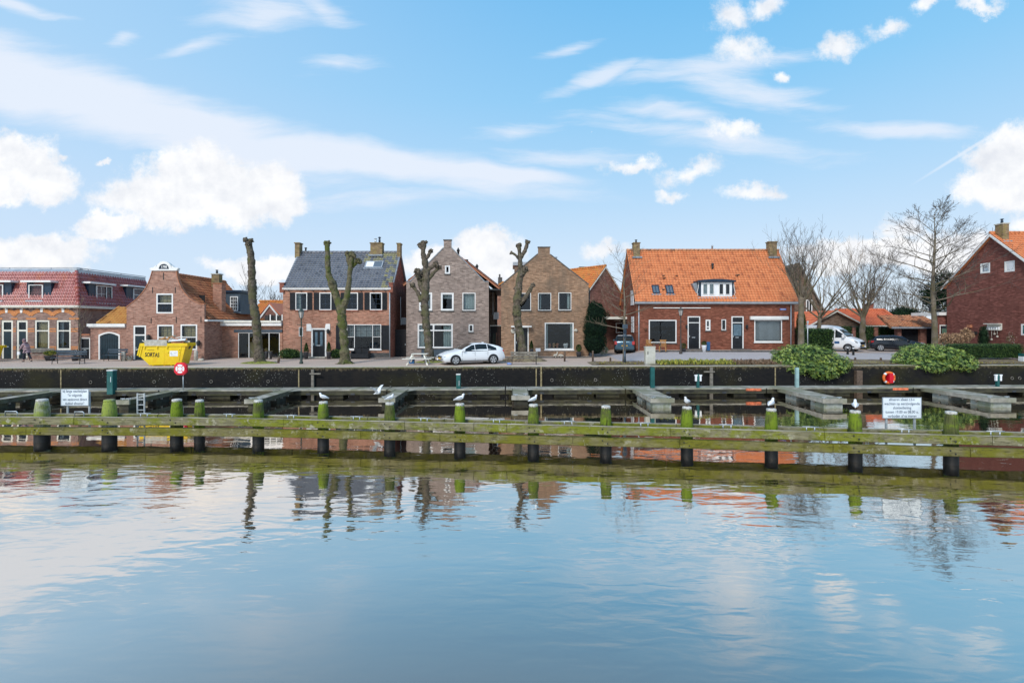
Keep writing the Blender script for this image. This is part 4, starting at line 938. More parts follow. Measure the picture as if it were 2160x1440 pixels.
# ================================================================ oblique gabled house behind, with the orange roof
D_ = 49.0; pk = P(1276, 562, D_); an = radians(38)
gt = thing('oblique_gable_house', 'dusky red house turned at an angle with lichen orange roof, behind the conifer', 'house', (pk.x, D_, 0.1), an)
# local: gable wall in the local x-z plane at y=0, roof runs back along +y
hw = 3.9; zp = pk.z-.1; zq = zp-hw*1.03
wall(gt, M['brF'], [(-hw,-.4),(hw,-.4),(hw,zq),(0,zp-.05),(-hw,zq)], [], mpF)
wall(gt, M['brF'], [(0,-.4),(7.5,-.4),(7.5,zq),(0,zq)], [], mpL(-hw)); wall(gt, M['brF'], [(0,-.4),(7.5,-.4),(7.5,zq),(0,zq)], [], mpR(hw))
L_ = sqrt(hw*hw+(zp-zq)**2)
o, Mx = tiles(gt, M['rfF'], (-hw-.1, 7.5, zq-.05), (0,-1,0), (hw+.1,0,zp-zq+.05), 7.6, L_+.1, .26, .3, seed=41)
tiles(gt, M['rfF'], (hw+.1, -.1, zq-.05), (0,1,0), (-hw-.1,0,zp-zq+.05), 7.6, L_+.1, .26, .5, seed=42)
ridge(gt, M['rfF'], (0,-.12,zp+.07), (0,7.4,zp+.07), .12, .36)
for sg in (-1, 1):
    s = MB(); s.prism([(0,zp-.02),(0,zp-.17),(sg*(hw+.15),zq-.27),(sg*(hw+.15),zq-.12)], 1, -.13, -.09); s.build('verge_board', M['cream'], gt)
s = MB(); s.box(3.0, 3.9, L_-2.4, L_-1.6, .05, .16, mat=Mx); s.build('skylight', M['skyglass'], gt)
q = P(1237, 568, 52); chimney_h = House('rear_chimney_block', 'squat mossy brick chimney behind the brown gable house', 1228, 600, 52, 'chimney')
s = MB(); a = chimney_h.rect(1224, 565, 1242, 640); s.box(a[0], a[2], 0, .8, a[1]-4, a[3]); s.build('chimney', M['chim'], chimney_h.root)
s = MB(); s.box(a[0]-.1, a[2]+.1, -.1, .9, a[3]+.002, a[3]+.12); s.build('chimney_cap', M['dstone'], chimney_h.root)
# carport
H = House('carport', 'dark timber carport with pale fascia and shade-coloured inner walls beside the orange roofed house', 1262, 741, 47.5, 'carport'); rt = H.root
wd = H.F(1322,0)[0]; zf = H.F(0,673)[1]; zg = H.F(0,668)[1]
s = MB(); s.box(-.2, wd, -.2, 4, zf, zg); s.build('fascia', M['cream'], rt)
for (x0, x1) in ((-.1,.1),(wd-.2,wd)): s = MB(); s.box(x0, x1, 0, .2, -.4, zf-.002); s.build('post', M['darkwood'], rt)
mb = MB(); mb.box(-.1, wd, 3.8, 3.9, -.4, zf-.002); mb.box(-.1, 0, .2, 3.8, -.4, zf-.002); mb.box(wd-.05, wd, .2, 3.8, -.4, zf-.002); mb.build('wall', M['darkwood'], rt)  # walls coloured dark to stand for the shade inside the carport
r = H.rect(1299, 681, 1320, 702, 1.5); s = MB(); ring(s, lambda u,v,w: (u,w,v), r, .07, 1.45, 1.55); s.build('door_frame', M['white'], rt)

# ================================================================ orange roofed semi-detached house
H = House('orange_roof_house', 'wide deep red brick semi with steep bright orange pantile roof and white central dormer', 1341, 738, 44.0); rt = H.root
wd = H.F(1676, 0)[0]; z1 = H.F(0, 640)[1]
pw = H.rect(1368.5,674.5,1427,723); d1 = H.rect(1450.5,667,1477,736); d2 = H.rect(1543,667,1568.5,736); s1 = H.rect(1488.5,674,1498.5,697); s2 = H.rect(1522,673.5,1531.5,696); vw = H.rect(1591,674,1649.5,721)
wall(rt, M['brG'], [(0,-.6),(wd,-.6),(wd,z1),(0,z1)], [pw,(d1[0],.1,d1[2],d1[3]),(d2[0],.1,d2[2],d2[3]),s1,s2,vw], mpF)
backdrop_room(H, .2, wd-.2, 0.02, z1)
window(rt, mpF, pw, M['white'], None, .09, inset=-.01, sill=M['dstone'], cur=[('L',.03)])
window(rt, mpF, vw, M['white'], M['black'], .09, .04, inset=-.01, sill=M['white'], cur=[('V',)], curm=M['wpanel'])
window(rt, mpF, s1, M['white'], M['white'], .07, .05, inset=0, lights=((0,0,1,.3),(0,.3,1,1)), sill=M['dstone']); window(rt, mpF, s2, M['white'], None, .06, inset=0, sill=M['dstone'])
door(rt, mpF, (d1[0],.1,d1[2],d1[3]), M['white'], M['black'], .09, transom=H.F(0,680.5)[1], inset=0)
dd = door(rt, mpF, (d2[0],.1,d2[2],d2[3]), M['white'], M['black'], .09, transom=H.F(0,680.5)[1], inset=0, glass=((.1,.5,.9,.95),), panels=2)
for r in (d1, d2): s = MB(); s.box(r[0]-.15, r[2]+.5, -.5, -.055, -.2, .1); s.box(r[0]-.3, r[2]+.7, -.8, -.502, -.2, -.02); s.build('door_step', M['dstone'], rt)
rd = 3.0; dp = 6.0; zr = H.F(0, 529, rd)[1]; y0 = -.32; ze = z1+.12; Lv = sqrt((rd-y0)**2+(zr-ze)**2)
sl_ = (zr-ze)/(rd-y0)
wl = [(.02,-.6),(dp,-.6),(dp,z1),(rd,zr-.2),(.02,z1)]
HL = H.srect(0, 1331, 607, 1338, 641); HL2 = H.srect(0, 1338.5, 676, 1340.6, 706)
wall(rt, M['brG'], wl, [], mpL(0)); wall(rt, M['brG'], wl, [], mpR(wd)); wall(rt, M['brG'], [(0,-.6),(wd,-.6),(wd,z1),(0,z1)], [], lambda u,v,w: (u, dp-w, v))
for bx in ((-.05,0,.6,1.5,1.5,2.9),(-.05,0,.7,1.7,z1-.1,z1+1.2)): s = MB(); s.box(*bx); s.build('side_window', M['wpanel'], rt)
zdb = H.F(0,628,.02)[1]; zdt = H.F(0,588,.02)[1]; dx0 = H.F(1470,0,.02)[0]; dx1 = H.F(1548.5,0,.02)[0]
v_a = (zdb-ze)/sl_; f = Lv/(rd-y0)
o, MxG = tiles(rt, M['rfG'], (-.12,y0,ze), (1,0,0), (0,rd-y0,zr-ze), wd+.3, Lv, .262, .265, seed=51, holes=[(dx0+.2, (zdb-ze)/sl_*f, dx1+.05, (zdt-ze)/sl_*f-.25)])
tiles(rt, M['rfG'], (wd+.18,dp-y0,ze), (-1,0,0), (0,-rd+y0,zr-ze), wd+.3, Lv, .262, .55, seed=52)
ridge(rt, M['rfL'], (-.12,rd,zr+.05), (wd+.18,rd,zr+.05), .13, .36)
gutter(rt, M['zinc'], -.15, wd+.2, -.06, z1-.08, .2, .3)
for x in (.25, wd-.35): downpipe(rt, x, -.07, -.4, z1-.1, M['zinc'], .05)
for sx_ in (-.10, wd+.1):
    s = MB(); s.prism([(y0, ze-.02), (rd, zr-.02), (dp-y0, ze-.02), (dp-y0, ze-.2), (rd, zr-.2), (y0, ze-.2)], 0, sx_-.02, sx_+.02); s.build('verge_board', M['gwood'], rt)
for (a_, b_, t_, ptz) in ((1334,1347,515,.3),(1617,1633,513,.0)):
    a = H.F(a_, t_, rd); b = H.F(b_, t_, rd); chimney(rt, M['chim'], a[0], b[0], rd-.5, rd+.1, zr-.8, a[1], pots=((.5,ptz,'dsteel'),) if ptz else ())
    s = MB(); s.box(a[0]-.15, b[0]+.15, rd-.72, rd-.5, zr-.75, zr-.6); s.build('lead_flashing', M['lead'], rt)
skylight(H, MxG, 1375, 603, 1390, 620, 'navy', 1); skylight(H, MxG, 1404, 603, 1419.5, 620, 'navy', 1)
u, v = H.slope(MxG, 1503, 568); p = MxG @ Vector((u, v, .0)); s = MB(); s.lathe([(.09,0),(.09,.25),(.06,.3),(.12,.38),(.12,.5),(.04,.56)], p, 10); s.build('vent_pipe', M['iron'], rt)
u, v = H.slope(MxG, 1499, 527); s = MB(); s.lathe([(.08,0),(.08,.3),(.12,.32),(.02,.45)], (u, rd, zr+.1), 8); s.build('ridge_vent', M['zinc'], rt)
for (px, py) in ((1399,583),(1401,588),(1427,583.5),(1553,582),(1557,581),(1399,612)):
    u, v = H.slope(MxG, px, py); s = MB(); s.box(u-.1, u+.1, v-.06, v+.06, .05, .12, mat=MxG); s.build('dark_vent_tile', M['rust'], rt)
# dormer
mb = MB(); zm = H.F(0,595,.02)[1]
mb.box(dx0+.1, dx1-.02, .0, 1.9, zdb+.02, zm); dm = mb.build('dormer', M['navy'], rt)
n = 8; top = [(dx0-.05+(dx1-dx0+.1)*k/n, zm+.02+.10+.14*sin(pi*k/n)) for k in range(n+1)]
s = MB(); s.prism([(dx1+.05, zm+.002),(dx0-.05, zm+.002)]+top, 1, -.28, 1.9); s.build('dormer_roof', M['navy'], dm)
s = MB()
for sg, xx in ((-1, dx0+.12),(1, dx1-.05)):
    s.tube([(xx, -.03, zm), (xx+sg*.02, -.03, zdb+.9), (xx+sg*.12, -.03, zdb+.45), (xx+sg*.04, -.03, zdb+.3), (xx+sg*.18, -.03, zdb+.05)], .025, 6)
s.build('curved_trim', M['white'], dm)
wr = H.rect(1479,595.5,1544,625.5,-.03)
s = MB(); boxm(s, mpF, wr[0], wr[2], wr[1], wr[3], -.04, -.002); s.build('dormer_front', M['wpanel'], dm)
for (a, b) in ((1483,1491.5),(1496.5,1505),(1517,1525),(1530.5,1538.5)):
    r = H.rect(a-1, 598, b+1, 621.5, -.03); wq = window(dm, mpF, r, M['white'], None, .05, inset=-.09); s = MB(); boxm(s, mpF, r[0]+.04, r[2]-.04, r[1]+.04, r[3]-.04, -.043, -.0405); s.build('blind', M['net'] if a < 1510 else M['interior'], wq)  # right pair has no blind: dark sheet stands for the unlit inside
s = MB(); s.box(dx0, dx1+.12, -.16, .2, zdb-.1, zdb+.018); s.build('dormer_sill', M['zinc'], dm)
s = MB(); q = H.F(1463, 592, .5); s.prism([(dx0-.35, zm-.1),(dx0+.08, zm-.02),(dx0+.08, zdb+.05)], 1, .1, 1.0); s.build('dormer_cheek', M['lead'], dm)
# awnings, street sign
a = H.F(1581,674); b = H.F(1661,667); s = MB(); s.prism([(-.22,a[1]),(-.02,a[1]),(-.02,b[1]),(-.15,b[1]),(-.24,b[1]-.08)], 0, a[0], b[0]); aw = s.build('awning_cassette', M['white'], rt)
a = H.F(1378,650.2); b = H.F(1498,648.6); s = MB(); s.box(a[0], b[0], -.1, -.003, a[1], b[1]); s.build('awning_rail', M['white'], rt)
r = H.rect(1645,650.5,1658,654); s = MB(); s.box(r[0], r[2], -.03, -.003, r[1], r[3]); s.build('street_name_plate', mat('blue_enamel', (.03,.12,.5), .3), rt)
s = MB(); s.box(r[0]+.05, r[2]-.05, -.032, -.0302, (r[1]+r[3])/2-.02, (r[1]+r[3])/2+.02); s.build('name_stripe', M['wpanel'], rt)
lamp_on_wall(rt, *H.F(1574,689), s=.15); lamp_on_wall(rt, *H.F(1447,689), s=.13)
q = H.F(1362, 695); s = MB(); s.blob((q[0],-.05,q[1]), .13, sc=(.8,.3,1.3)); s.build('wall_ornament', M['rust'], rt)

# ================================================================ plum red house at the right edge
XH = 38.9; Db, Da, Df = 45.6, 41.2, 36.8
rt = thing('plum_gable_house', 'tall plum red brick house end with two small white attic windows at right edge', 'house', (XH, Df, .3))
zap = 2.75+(684-495)*Da/F-.3; zbk = 2.75+(684-602)*Db/F-.3; L = Db-Df; ya = Da-Df
def hs(px, py): D = XH*F/(px-CX); return D-Df, 2.75+(684-py)*D/F-.3
def hr(x0, y0, x1, y1):
    a = hs(x0,y0); b = hs(x1,y1); um = hs((x0+x1)/2, y0)[1]; vm = hs((x0+x1)/2, y1)[1]; return (min(a[0],b[0]), vm, max(a[0],b[0]), um)
w1 = hr(2068,555,2088.5,576); w2 = hr(2119,550.5,2140.5,573); w3 = hr(2154,683,2180,707)
wall(rt, M['brH'], [(0,-.6),(L,-.6),(L,zbk),(ya,zap),(0,zbk)], [w1,w2,w3], mpL(0))
for r in (w1, w2): window(rt, mpL(0), r, M['white'], M['white'], .09, .04, inset=-.01, cur=[('F',)], curm=M['net'])
window(rt, mpL(0), w3, M['white'], M['greenp'], .1, .05, inset=-.01)
s = MB(); s.add([(2,0.2,0),(2,L-.2,0),(2,L-.2,7),(2,.2,7)], [(0,1,2,3)]); s.build('inner_wall', M['interior'], rt)
wall(rt, M['brH'], [(0,-.6),(9,-.6),(9,zbk),(0,zbk)], [], mpF); wall(rt, M['brH'], [(0,-.6),(9,-.6),(9,zbk),(0,zbk)], [], lambda u,v,w: (u,L-w,v))
Lv = sqrt(ya**2+(zap-zbk)**2)
tiles(rt, M['rfG'], (-.25,-.25,zbk-.2), (1,0,0), (0,ya+.25,zap-zbk+.28), 9.5, Lv+.36, .28, .3, seed=61)
tiles(rt, M['rfG'], (9.2,L+.25,zbk-.2), (-1,0,0), (0,-ya-.25,zap-zbk+.28), 9.5, Lv+.36, .28, .5, seed=62)
ridge(rt, M['rfG'], (-.25,ya,zap+.15), (9,ya,zap+.15), .14, .38)
for (y_, sg) in ((-.28, 1), (L+.28, 1)):
    s = MB(); s.prism([(y_, zbk-.22),(ya, zap+.06),(ya, zap-.14),(y_, zbk-.42)], 0, -.31, -.26); s.build('verge_board', M['white'], rt)
chimney(rt, M['chim'], .05, .55, ya-.75, ya-.1, zap-.9, zap+.72, pots=((.5,.4,'navy'),), cap=M['stone'])
s = MB(); s.box(-.05, .65, ya-.95, ya-.76, zap-.75, zap-.62); s.build('lead_flashing', M['lead'], rt)
# ornaments on this wall
a = hs(2083,700); b = hs(2114,680); zz0 = hs(2098,700)[1]; zz1 = hs(2098,682)[1]; y0_, y1_ = min(a[0],b[0]), max(a[0],b[0])
mb = MB(); mb.box(-.35, -.002, y0_, y1_, zz1-.06, zz1); mb.box(-.25, -.002, y0_+.05, y1_-.05, zz1-.55, zz1-.5); mb.box(-.04,-.002,y0_,y1_,zz1-.5,zz1-.062)
sh = mb.build('wall_shelf', M['wwood'], rt)
for k in range(6): yk = y0_+.12+k*.2; s = MB(); s.lathe([(.05,0),(.07,.1),(.03,.2)], (-.15, yk, zz1-.5), 8); s.build('shelf_jug', M['wpanel'], sh)
for k, h_ in ((1,.45),(2.2,.25),(3.4,.7),(5,.4)): s = MB(); yk = y0_+k*.2; s.tube([(-.2,yk,zz1-.55),(-.2,yk,zz1-.55-h_)], .015, 5); s.blob((-.2,yk,zz1-.6-h_), .08); s.build('hanging_ornament', M['stone'], sh)
s = MB(); s.box(-.2,-.002,*sorted((hs(2044,684)[0],hs(2051,684)[0])),hs(2048,691)[1],hs(2048,685)[1]); s.build('bird_box', M['terra'], rt)
s = MB(); s.box(-.25,-.002,*sorted((hs(2048,0)[0],hs(2062,0)[0])),hs(2055,705)[1],hs(2055,699)[1]); s.build('wall_box', M['iron'], rt)
# annex
H = House('flat_annex', 'small flat topped brick annex with white trim left of the plum red house', 1978, 735, 45.9, 'annex'); g = H.root
wd = H.F(2004,0)[0]; zf = H.F(0,665)[1]; r = H.rect(1982,685,2002,728)
wall(g, M['brH'], [(0,-.6),(wd,-.6),(wd,zf),(0,zf)], [(r[0],.1,r[2],r[3])], mpF); window(g, mpF, (r[0],.1,r[2],r[3]), M['white'], None, .09, inset=.0, cur=[('L',.5)], curm=M['brH'])
s = MB(); s.box(-.05, wd+.05, -.2, 3, zf, zf+.28); s.build('fascia', M['white'], g)
s = MB(); s.box(.5, wd-.1, 1, 1.6, zf+.282, zf+.9); s.build('roof_terrace_screen', M['iron'], g)
s = MB(); s.box(wd-.35, wd+.3, -.5, -.4, .2, 1.9); s.build('dark_screen', M['navy'], g)

# ================================================================ buildings behind, right
H = House('brown_rear_house', 'dull brown gabled house with one white window partly behind the tall bare tree', 1655, 740, 60, group=None); g = H.root
pp = [H.F(*p) for p in ((1655,740),(1742,740),(1742,672),(1684,562),(1655,600))]
r = H.rect(1700,632,1713.5,658.5)
wall(g, M['brK'], pp, [r], mpF); window(g, mpF, r, M['white'], None, .12, inset=-.01, lights=((0,0,.5,1),(.5,0,1,1)), cur=[('L',.4)], curm=M['wpanel'])
s = MB(); a, b = H.F(1684,560), H.F(1745,674); s.prism([a,(a[0],a[1]+.3),(b[0],b[1]+.3),b], 1, -.3, 7); s.build('roof', M['gwood'], g)
s = MB(); s.add([(.5,1.5,0),(4,1.5,0),(4,1.5,6),(.5,1.5,6)],[(0,1,2,3)]); s.build('inner_wall', M['interior'], g)
H = House('low_orange_house', 'low house with flat bright orange roof and white gable end beyond the bare trees', 1696, 735, 57); g = H.root
wd = H.F(1775,0)[0]; a = H.F(0,686)[1]; b = H.F(0,664,2.5)[1]
wall(g, M['wpanel'], [(0,-.5),(wd,-.5),(wd,a),(0,a)], [], mpF)
tiles(g, M['rfK'], (0,-.2,a), (1,0,0), (0,2.7,b-a), wd, sqrt(2.7**2+(b-a)**2), .28, .32, seed=71)
H = House('brown_gable_bungalow', 'low brown brick gable with cream verge boards and orange red roof behind the white van', 1700, 738, 52); g = H.root
wd = H.F(1828,0)[0]; ap = H.F(1762,655); zl = H.F(0,688)[1]
wall(g, M['brK'], [(0,-.5),(wd,-.5),(wd,zl-.1),(ap[0],ap[1]-.1),(0,zl-.1)], [], mpF)
for e in (-.2, wd+.15):
    s = MB(); s.prism([(ap[0],ap[1]+.03),(ap[0],ap[1]-.13),(e,zl-.25),(e,zl-.09)], 1, -.32, -.26); s.build('verge_board', M['cream'], g)
ry = 4.5; xr2 = H.F(1863,652,0)[0]+.6
rl = lambda e: sqrt((ap[0]-e)**2+(ap[1]-zl+.1)**2)
tiles(g, M['rfK'], (wd+.15,-.25,zl-.15), (0,1,0), (ap[0]-wd-.15,0,ap[1]-zl+.15), 9, rl(wd+.15), .28, .3, seed=72)
tiles(g, M['rfK'], (-.2,8.7,zl-.15), (0,-1,0), (ap[0]+.2,0,ap[1]-zl+.15), 9, rl(-.2), .28, .5, seed=73)
H = House('hipped_bungalow', 'bungalow wing with orange red hipped roof and brick chimney left of the garages', 1800, 738, 53); g = H.root
wd = H.F(1905,0)[0]; a = H.F(0,686)[1]; b = H.F(0,654,3.5)[1]; xl_ = H.F(1762,0,3.5)[0]; xr_ = H.F(1864,0,3.5)[0]; L_ = sqrt(3.7**2+(b-a)**2)
wall(g, M['brK'], [(0,-.5),(wd,-.5),(wd,a),(0,a)], [], mpF)
tiles(g, M['rfK'], (0,-.2,a), (1,0,0), (0,3.7,b-a), wd, L_, .28, .3, left=lambda v: xl_*v/L_, right=lambda v: wd+(xr_-wd)*v/L_, seed=74)
ridge(g, M['rfK'], (xl_,3.5,b+.05), (xr_,3.5,b+.05), .13, .36); ridge(g, M['rfK'], (wd,-.2,a+.1), (xr_,3.5,b+.05), .13, .36)
s = MB(); s.box(0,wd,-.3,-.1,a-.15,a-.01); s.build('gutter', M['cream'], g)
q = H.F(1829.5,642,4); chimney(g, M['brC2'], q[0], q[0]+.62, 3.9, 4.5, b-.3, q[1])
H = House('garage_row', 'row of open black garages with brick piers under patchy weathered tiles', 1893, 737, 48.5, 'garage'); g = H.root
wd = H.F(1990,0)[0]; a = H.F(0,690)[1]; xl0 = H.F(1853,0,.0)[0]; b = H.F(0,666,2.6)[1]; xt = H.F(1850,0,2.6)[0]; L_ = sqrt(2.9**2+(b-a)**2)
tiles(g, M['rfL'], (xl0+.9,-.3,a+.02), (1,0,0), (0,2.9,b-a), wd-xl0-.9, L_, .28, .27, left=lambda v: (xt-xl0-.9)*v/L_, seed=75, jit=.04)
s = MB(); s.box(xl0+1,wd,-.42,-.3,a-.12,a+.04); s.build('gutter', M['zinc'], g)
for (p0, p1) in ((1893,1901.5),(1942,1954.5)):
    r = H.rect(p0, 690, p1, 737); s = MB(); s.box(r[0], r[2], 0, .4, -.4, a); s.build('brick_pier', M['brF'], g)
for (p0, p1) in ((1901.5,1942),(1954.5,1985)):
    r = H.rect(p0, 692, p1, 737); dd = MB()
    for k in range(6): dd.box(r[0]+.01, r[2]-.01, .3, .34, .0+r[3]*k/6+.005, r[3]*(k+1)/6-.005)
    dd.box(r[0], r[2], .342, .38, -.3, r[3]); dd.build('garage_door_or_dark_opening', M['black'], g)  # black panel stands for the shade inside the open garage
s = MB(); s.box(.1, wd, .4, .45, -.4, a); s.build('wall', M['darkwood'], g)
# orange roofs far left behind the garden room
H = House('rear_orange_house', 'orange tiled house with white gable trim seen behind the garden room', 500, 735, 56); g = H.root
wd = H.F(600,0)[0]; a = H.F(0,673)[1]; b = H.F(0,636,3)[1]; L_ = sqrt(9+(b-a)**2)
wall(g, M['brF'], [(0,-.5),(wd,-.5),(wd,a),(0,a)], [], mpF)
tiles(g, M['rfF'], (0,-.2,a), (1,0,0), (0,3.2,b-a), wd, L_, .28, .3, left=lambda v: .35*v, right=lambda v: wd-.4*v, seed=81)
ridge(g, M['rfF'], (1.0,3,b+.05), (wd-1,3,b+.05), .13, .36)
ga = H.F(569,643,-2.2); gb = H.F(548,672,-2.2); gc = H.F(592,672,-2.2)
s = MB(); s.prism([gb, gc, ga], 1, -2.2, 1.0); s.build('cross_gable', M['brF'], g)
for (e, sg) in ((gb,-1),(gc,1)):
    s = MB(); s.prism([(ga[0],ga[1]+.1),(ga[0],ga[1]-.15),(e[0],e[1]-.1),(e[0],e[1]+.15)], 1, -2.3, -2.203); s.build('verge_board', M['white'], g)
    s = MB(); s.prism([(ga[0],ga[1]+.12),(e[0]+sg*.2,e[1]+.1),(e[0]+sg*.2,e[1]+.22),(ga[0],ga[1]+.26)], 1, -2.35, 1.0); s.build('roof', M['rfK'], g)
# small chimney peak between the grey and brown houses
H = House('distant_orange_gable', 'tiny orange tiled gable top with chimney between the grey and brown houses', 1040, 740, 62); g = H.root
q = H.rect(1043,597,1070,610); s = MB(); s.prism([(q[0],q[1]),(q[2],q[1]),((q[0]+q[2])/2+.3,q[3])], 1, 0, 5); s.build('gable', M['brC'], g)
s = MB(); s.prism([(q[0]-.2,q[1]),(q[0]-.2,q[1]+.2),((q[0]+q[2])/2+.3,q[3]+.25),(q[2]+.2,q[1]+.2),(q[2]+.2,q[1]),((q[0]+q[2])/2+.3,q[3]+.02)], 1, -.2, 5.2); s.build('roof', M['rfF'], g)
c = H.rect(1050,578,1059,600); s = MB(); s.box(c[0], c[2], 1, 1.6, c[1]-.3, c[3]-.3); s.box(c[0]+.1,c[0]+.3,1.1,1.4,c[3]-.3,c[3]+.1); s.build('chimney', M['dstone'], g)
s = MB(); s.box(q[0]+.2,q[2]-.2,.2,4,-1,q[1]+.1); s.build('wall', M['brC'], g)
# ================================================================ ground, quay, water
def grid(name, xs, ys, zf, m, kind='structure'):
    mb = MB(); n = len(xs)
    vs = [(x, y(x) if callable(y) else y, zf(x, y(x) if callable(y) else y)) for y in ys for x in xs]
    mb.add(vs, [(j*n+i, j*n+i+1, (j+1)*n+i+1, (j+1)*n+i) for j in range(len(ys)-1) for i in range(n-1)], smooth=True)
    o = mb.build(name, m); o['kind'] = kind; return o
def groundmat(name, c1, c2, c3_, bw=.22, bh=.11, patch=None, patch_amt=.6, pscale=.35, rough=.85):
    m, t, b = newmat(name); tcn = nd(t, 'ShaderNodeTexCoord')
    bt = nd(t, 'ShaderNodeTexBrick', i_Scale=1.0); bt.inputs['Brick Width'].default_value = bw; bt.inputs['Row Height'].default_value = bh; bt.inputs['Mortar Size'].default_value = .008
    for k, c in (('Color1', c1), ('Color2', c2), ('Mortar', c3_)): bt.inputs[k].default_value = (*c, 1)
    lk(t, tcn.outputs['Object'], bt.inputs['Vector'])
    mp = nd(t, 'ShaderNodeMapping'); mp.inputs['Scale'].default_value = (.5, 1.6, 1); lk(t, tcn.outputs['Object'], mp.inputs[0])
    n = nd(t, 'ShaderNodeTexNoise', i_Scale=pscale*2, i_Detail=7, i_Roughness=.65); lk(t, mp.outputs[0], n.inputs['Vector'])
    col = mixc(t, mth(t, 'MULTIPLY', sstep(t, n.outputs['Fac'], .4, .65), patch_amt), bt.outputs[0], patch or tuple(c*.6 for c in c1))
    n2_ = nd(t, 'ShaderNodeTexNoise', i_Scale=14, i_Detail=4); lk(t, tcn.outputs['Object'], n2_.inputs['Vector'])
    col = mixc(t, mth(t, 'MULTIPLY', sstep(t, n2_.outputs['Fac'], .45, .8), .4), col, tuple(c*.55 for c in c1))
    lk(t, col, b.inputs['Base Color']); b.inputs['Roughness'].default_value = rough; b.inputs['Specular IOR Level'].default_value = .2
    return m
M['paver'] = groundmat('pinkish_clay_pavers', (.54,.405,.33), (.60,.465,.385), (.39,.315,.26), patch=(.46,.375,.30))
M['edge'] = groundmat('mossy_edge_slabs', (.58,.52,.42), (.62,.56,.46), (.4,.36,.28), .6, .3, patch=(.47,.43,.24), patch_amt=.7)
M['asph'] = groundmat('grey_brick_street', (.46,.42,.41), (.50,.46,.45), (.36,.33,.32), patch=(.42,.38,.37))
M['field'] = mat('distant_grass', (.07,.10,.03), .95, var=.3, scale=.1)
xs = [-60+i*1.0 for i in range(121)]
E = lambda d: (lambda x: quay_y(x)+d)
grid('quay_pavement', xs, [E(d) for d in (.6,1.2,2,3,4,5,6,7,8,9,10.3,14,20,30)], lambda x, y: ground_z(x, y), M['paver'])
grid('quay_edge', xs, [E(0), E(.6)], lambda x, y: .012, M['edge'])
grid('street', [8+i for i in range(53)], [E(3.6), E(4.5), E(5.5), E(6.6), E(8), E(9.5)], lambda x, y: ground_z(x, y)+.006, M['asph'])
mb = MB(); mb.add([(-3000,60,.03),(3000,60,.03),(3000,4000,.03),(-3000,4000,.03)], [(0,1,2,3)]); mb.add([(-3000,20,.0),(-60,31,0),(-60,60,0.03),(-3000,60,.03)], [(0,1,2,3)]); mb.add([(60,35.4,.0),(3000,60,0),(3000,60,.03),(60,60,0.03)], [(0,1,2,3)])
o = mb.build('ground', M['field']); o['kind'] = 'structure'
# raised pavement with a kerb in front of the houses
def kerb(px0, px1, py, D, h, d2, name='pavement'):
    a = P(px0, py, D); b = P(px1, py, D); z = max(ground_z(a.x, D), ground_z(b.x, D))
    mb = MB(); mb.box(a.x, b.x, D, d2, z-.6, z+h); o = mb.build(name, M['paver']); o['kind'] = 'structure'
    n = int((b.x-a.x)/1.0)
    for k in range(n):
        s = MB(); w_ = (b.x-a.x)/n; s.box(a.x+w_*k+.008, a.x+w_*(k+1)-.008, D-.15, D-.003, z-.4, z+h+.01+.004*R.random()); q = s.build('kerb_stone', M['dstone'], o)
    return o
kerb(590, 850, 755, 40.2, .06, 41.05); kerb(1057, 1250, 752, 41.2, .06, 42.05); kerb(1380, 1690, 745, 42.7, .10, 44.05)
# soil strip by the quay on the right
for (x0, x1, d0, d1) in ((5.4, 9.3, 1.1, 3.4), (9.3, 16.5, .5, 3.0), (16.5, 40, .45, 3.4)):
    xs2 = [x0+(x1-x0)*i/30 for i in range(31)]
    grid('planting_bed', xs2, [E(d0+(d1-d0)*k/8) for k in range(9)], lambda x, y, x0=x0, x1=x1: ground_z(x,y)+.016+.09*sm(min(x-x0, x1-x)*2)*(.5+.5*noise.noise(Vector((x*1.7, y*2.1, 3)))), M['soil'])
# water
m = bpy.data.materials.new('harbour_water'); m.use_nodes = True; t = m.node_tree; t.nodes.clear()
tcn = nd(t, 'ShaderNodeTexCoord'); sp = nd(t, 'ShaderNodeSeparateXYZ'); lk(t, tcn.outputs['Object'], sp.inputs[0])
def wv(scale, sc, rot, det=3, rough=.5, dist=0):
    mp = nd(t, 'ShaderNodeMapping'); mp.inputs['Rotation'].default_value = (0,0,radians(rot)); mp.inputs['Scale'].default_value = (*sc, 1); lk(t, tcn.outputs['Object'], mp.inputs[0])
    n = nd(t, 'ShaderNodeTexNoise', i_Scale=scale, i_Detail=det, i_Roughness=rough, i_Distortion=dist); lk(t, mp.outputs[0], n.inputs['Vector']); return n.outputs['Fac']
h1 = wv(1.0, (1.3, 3.4), 14, 1.6, .5, .4); h2 = wv(1.0, (.35, .9), -18, 2, .5); h3 = wv(1.0, (5.5, 9.5), -8, 3, .55)
cal = wv(.13, (1, 1.8), 8, 3)
amp = mth(t, 'ADD', mth(t, 'MULTIPLY', sstep(t, cal, .38, .62), .75), .35)
shel = nd(t, 'ShaderNodeMapRange', interpolation_type='SMOOTHSTEP'); shel.inputs[1].default_value = 15.5; shel.inputs[2].default_value = 19.5; shel.inputs[3].default_value = 1.0; shel.inputs[4].default_value = .33; lk(t, sp.outputs[1], shel.inputs[0])
amp = mth(t, 'MULTIPLY', amp, shel.outputs[0])
hh = mth(t, 'ADD', mth(t, 'MULTIPLY', h1, .0125), mth(t, 'MULTIPLY', h2, .014)); hh = mth(t, 'ADD', hh, mth(t, 'MULTIPLY', h3, .0015)); hh = mth(t, 'MULTIPLY', hh, amp)
WATER_H = hh
bp = nd(t, 'ShaderNodeBump', i_Strength=1.0, i_Distance=1.0); lk(t, hh, bp.inputs['Height'])
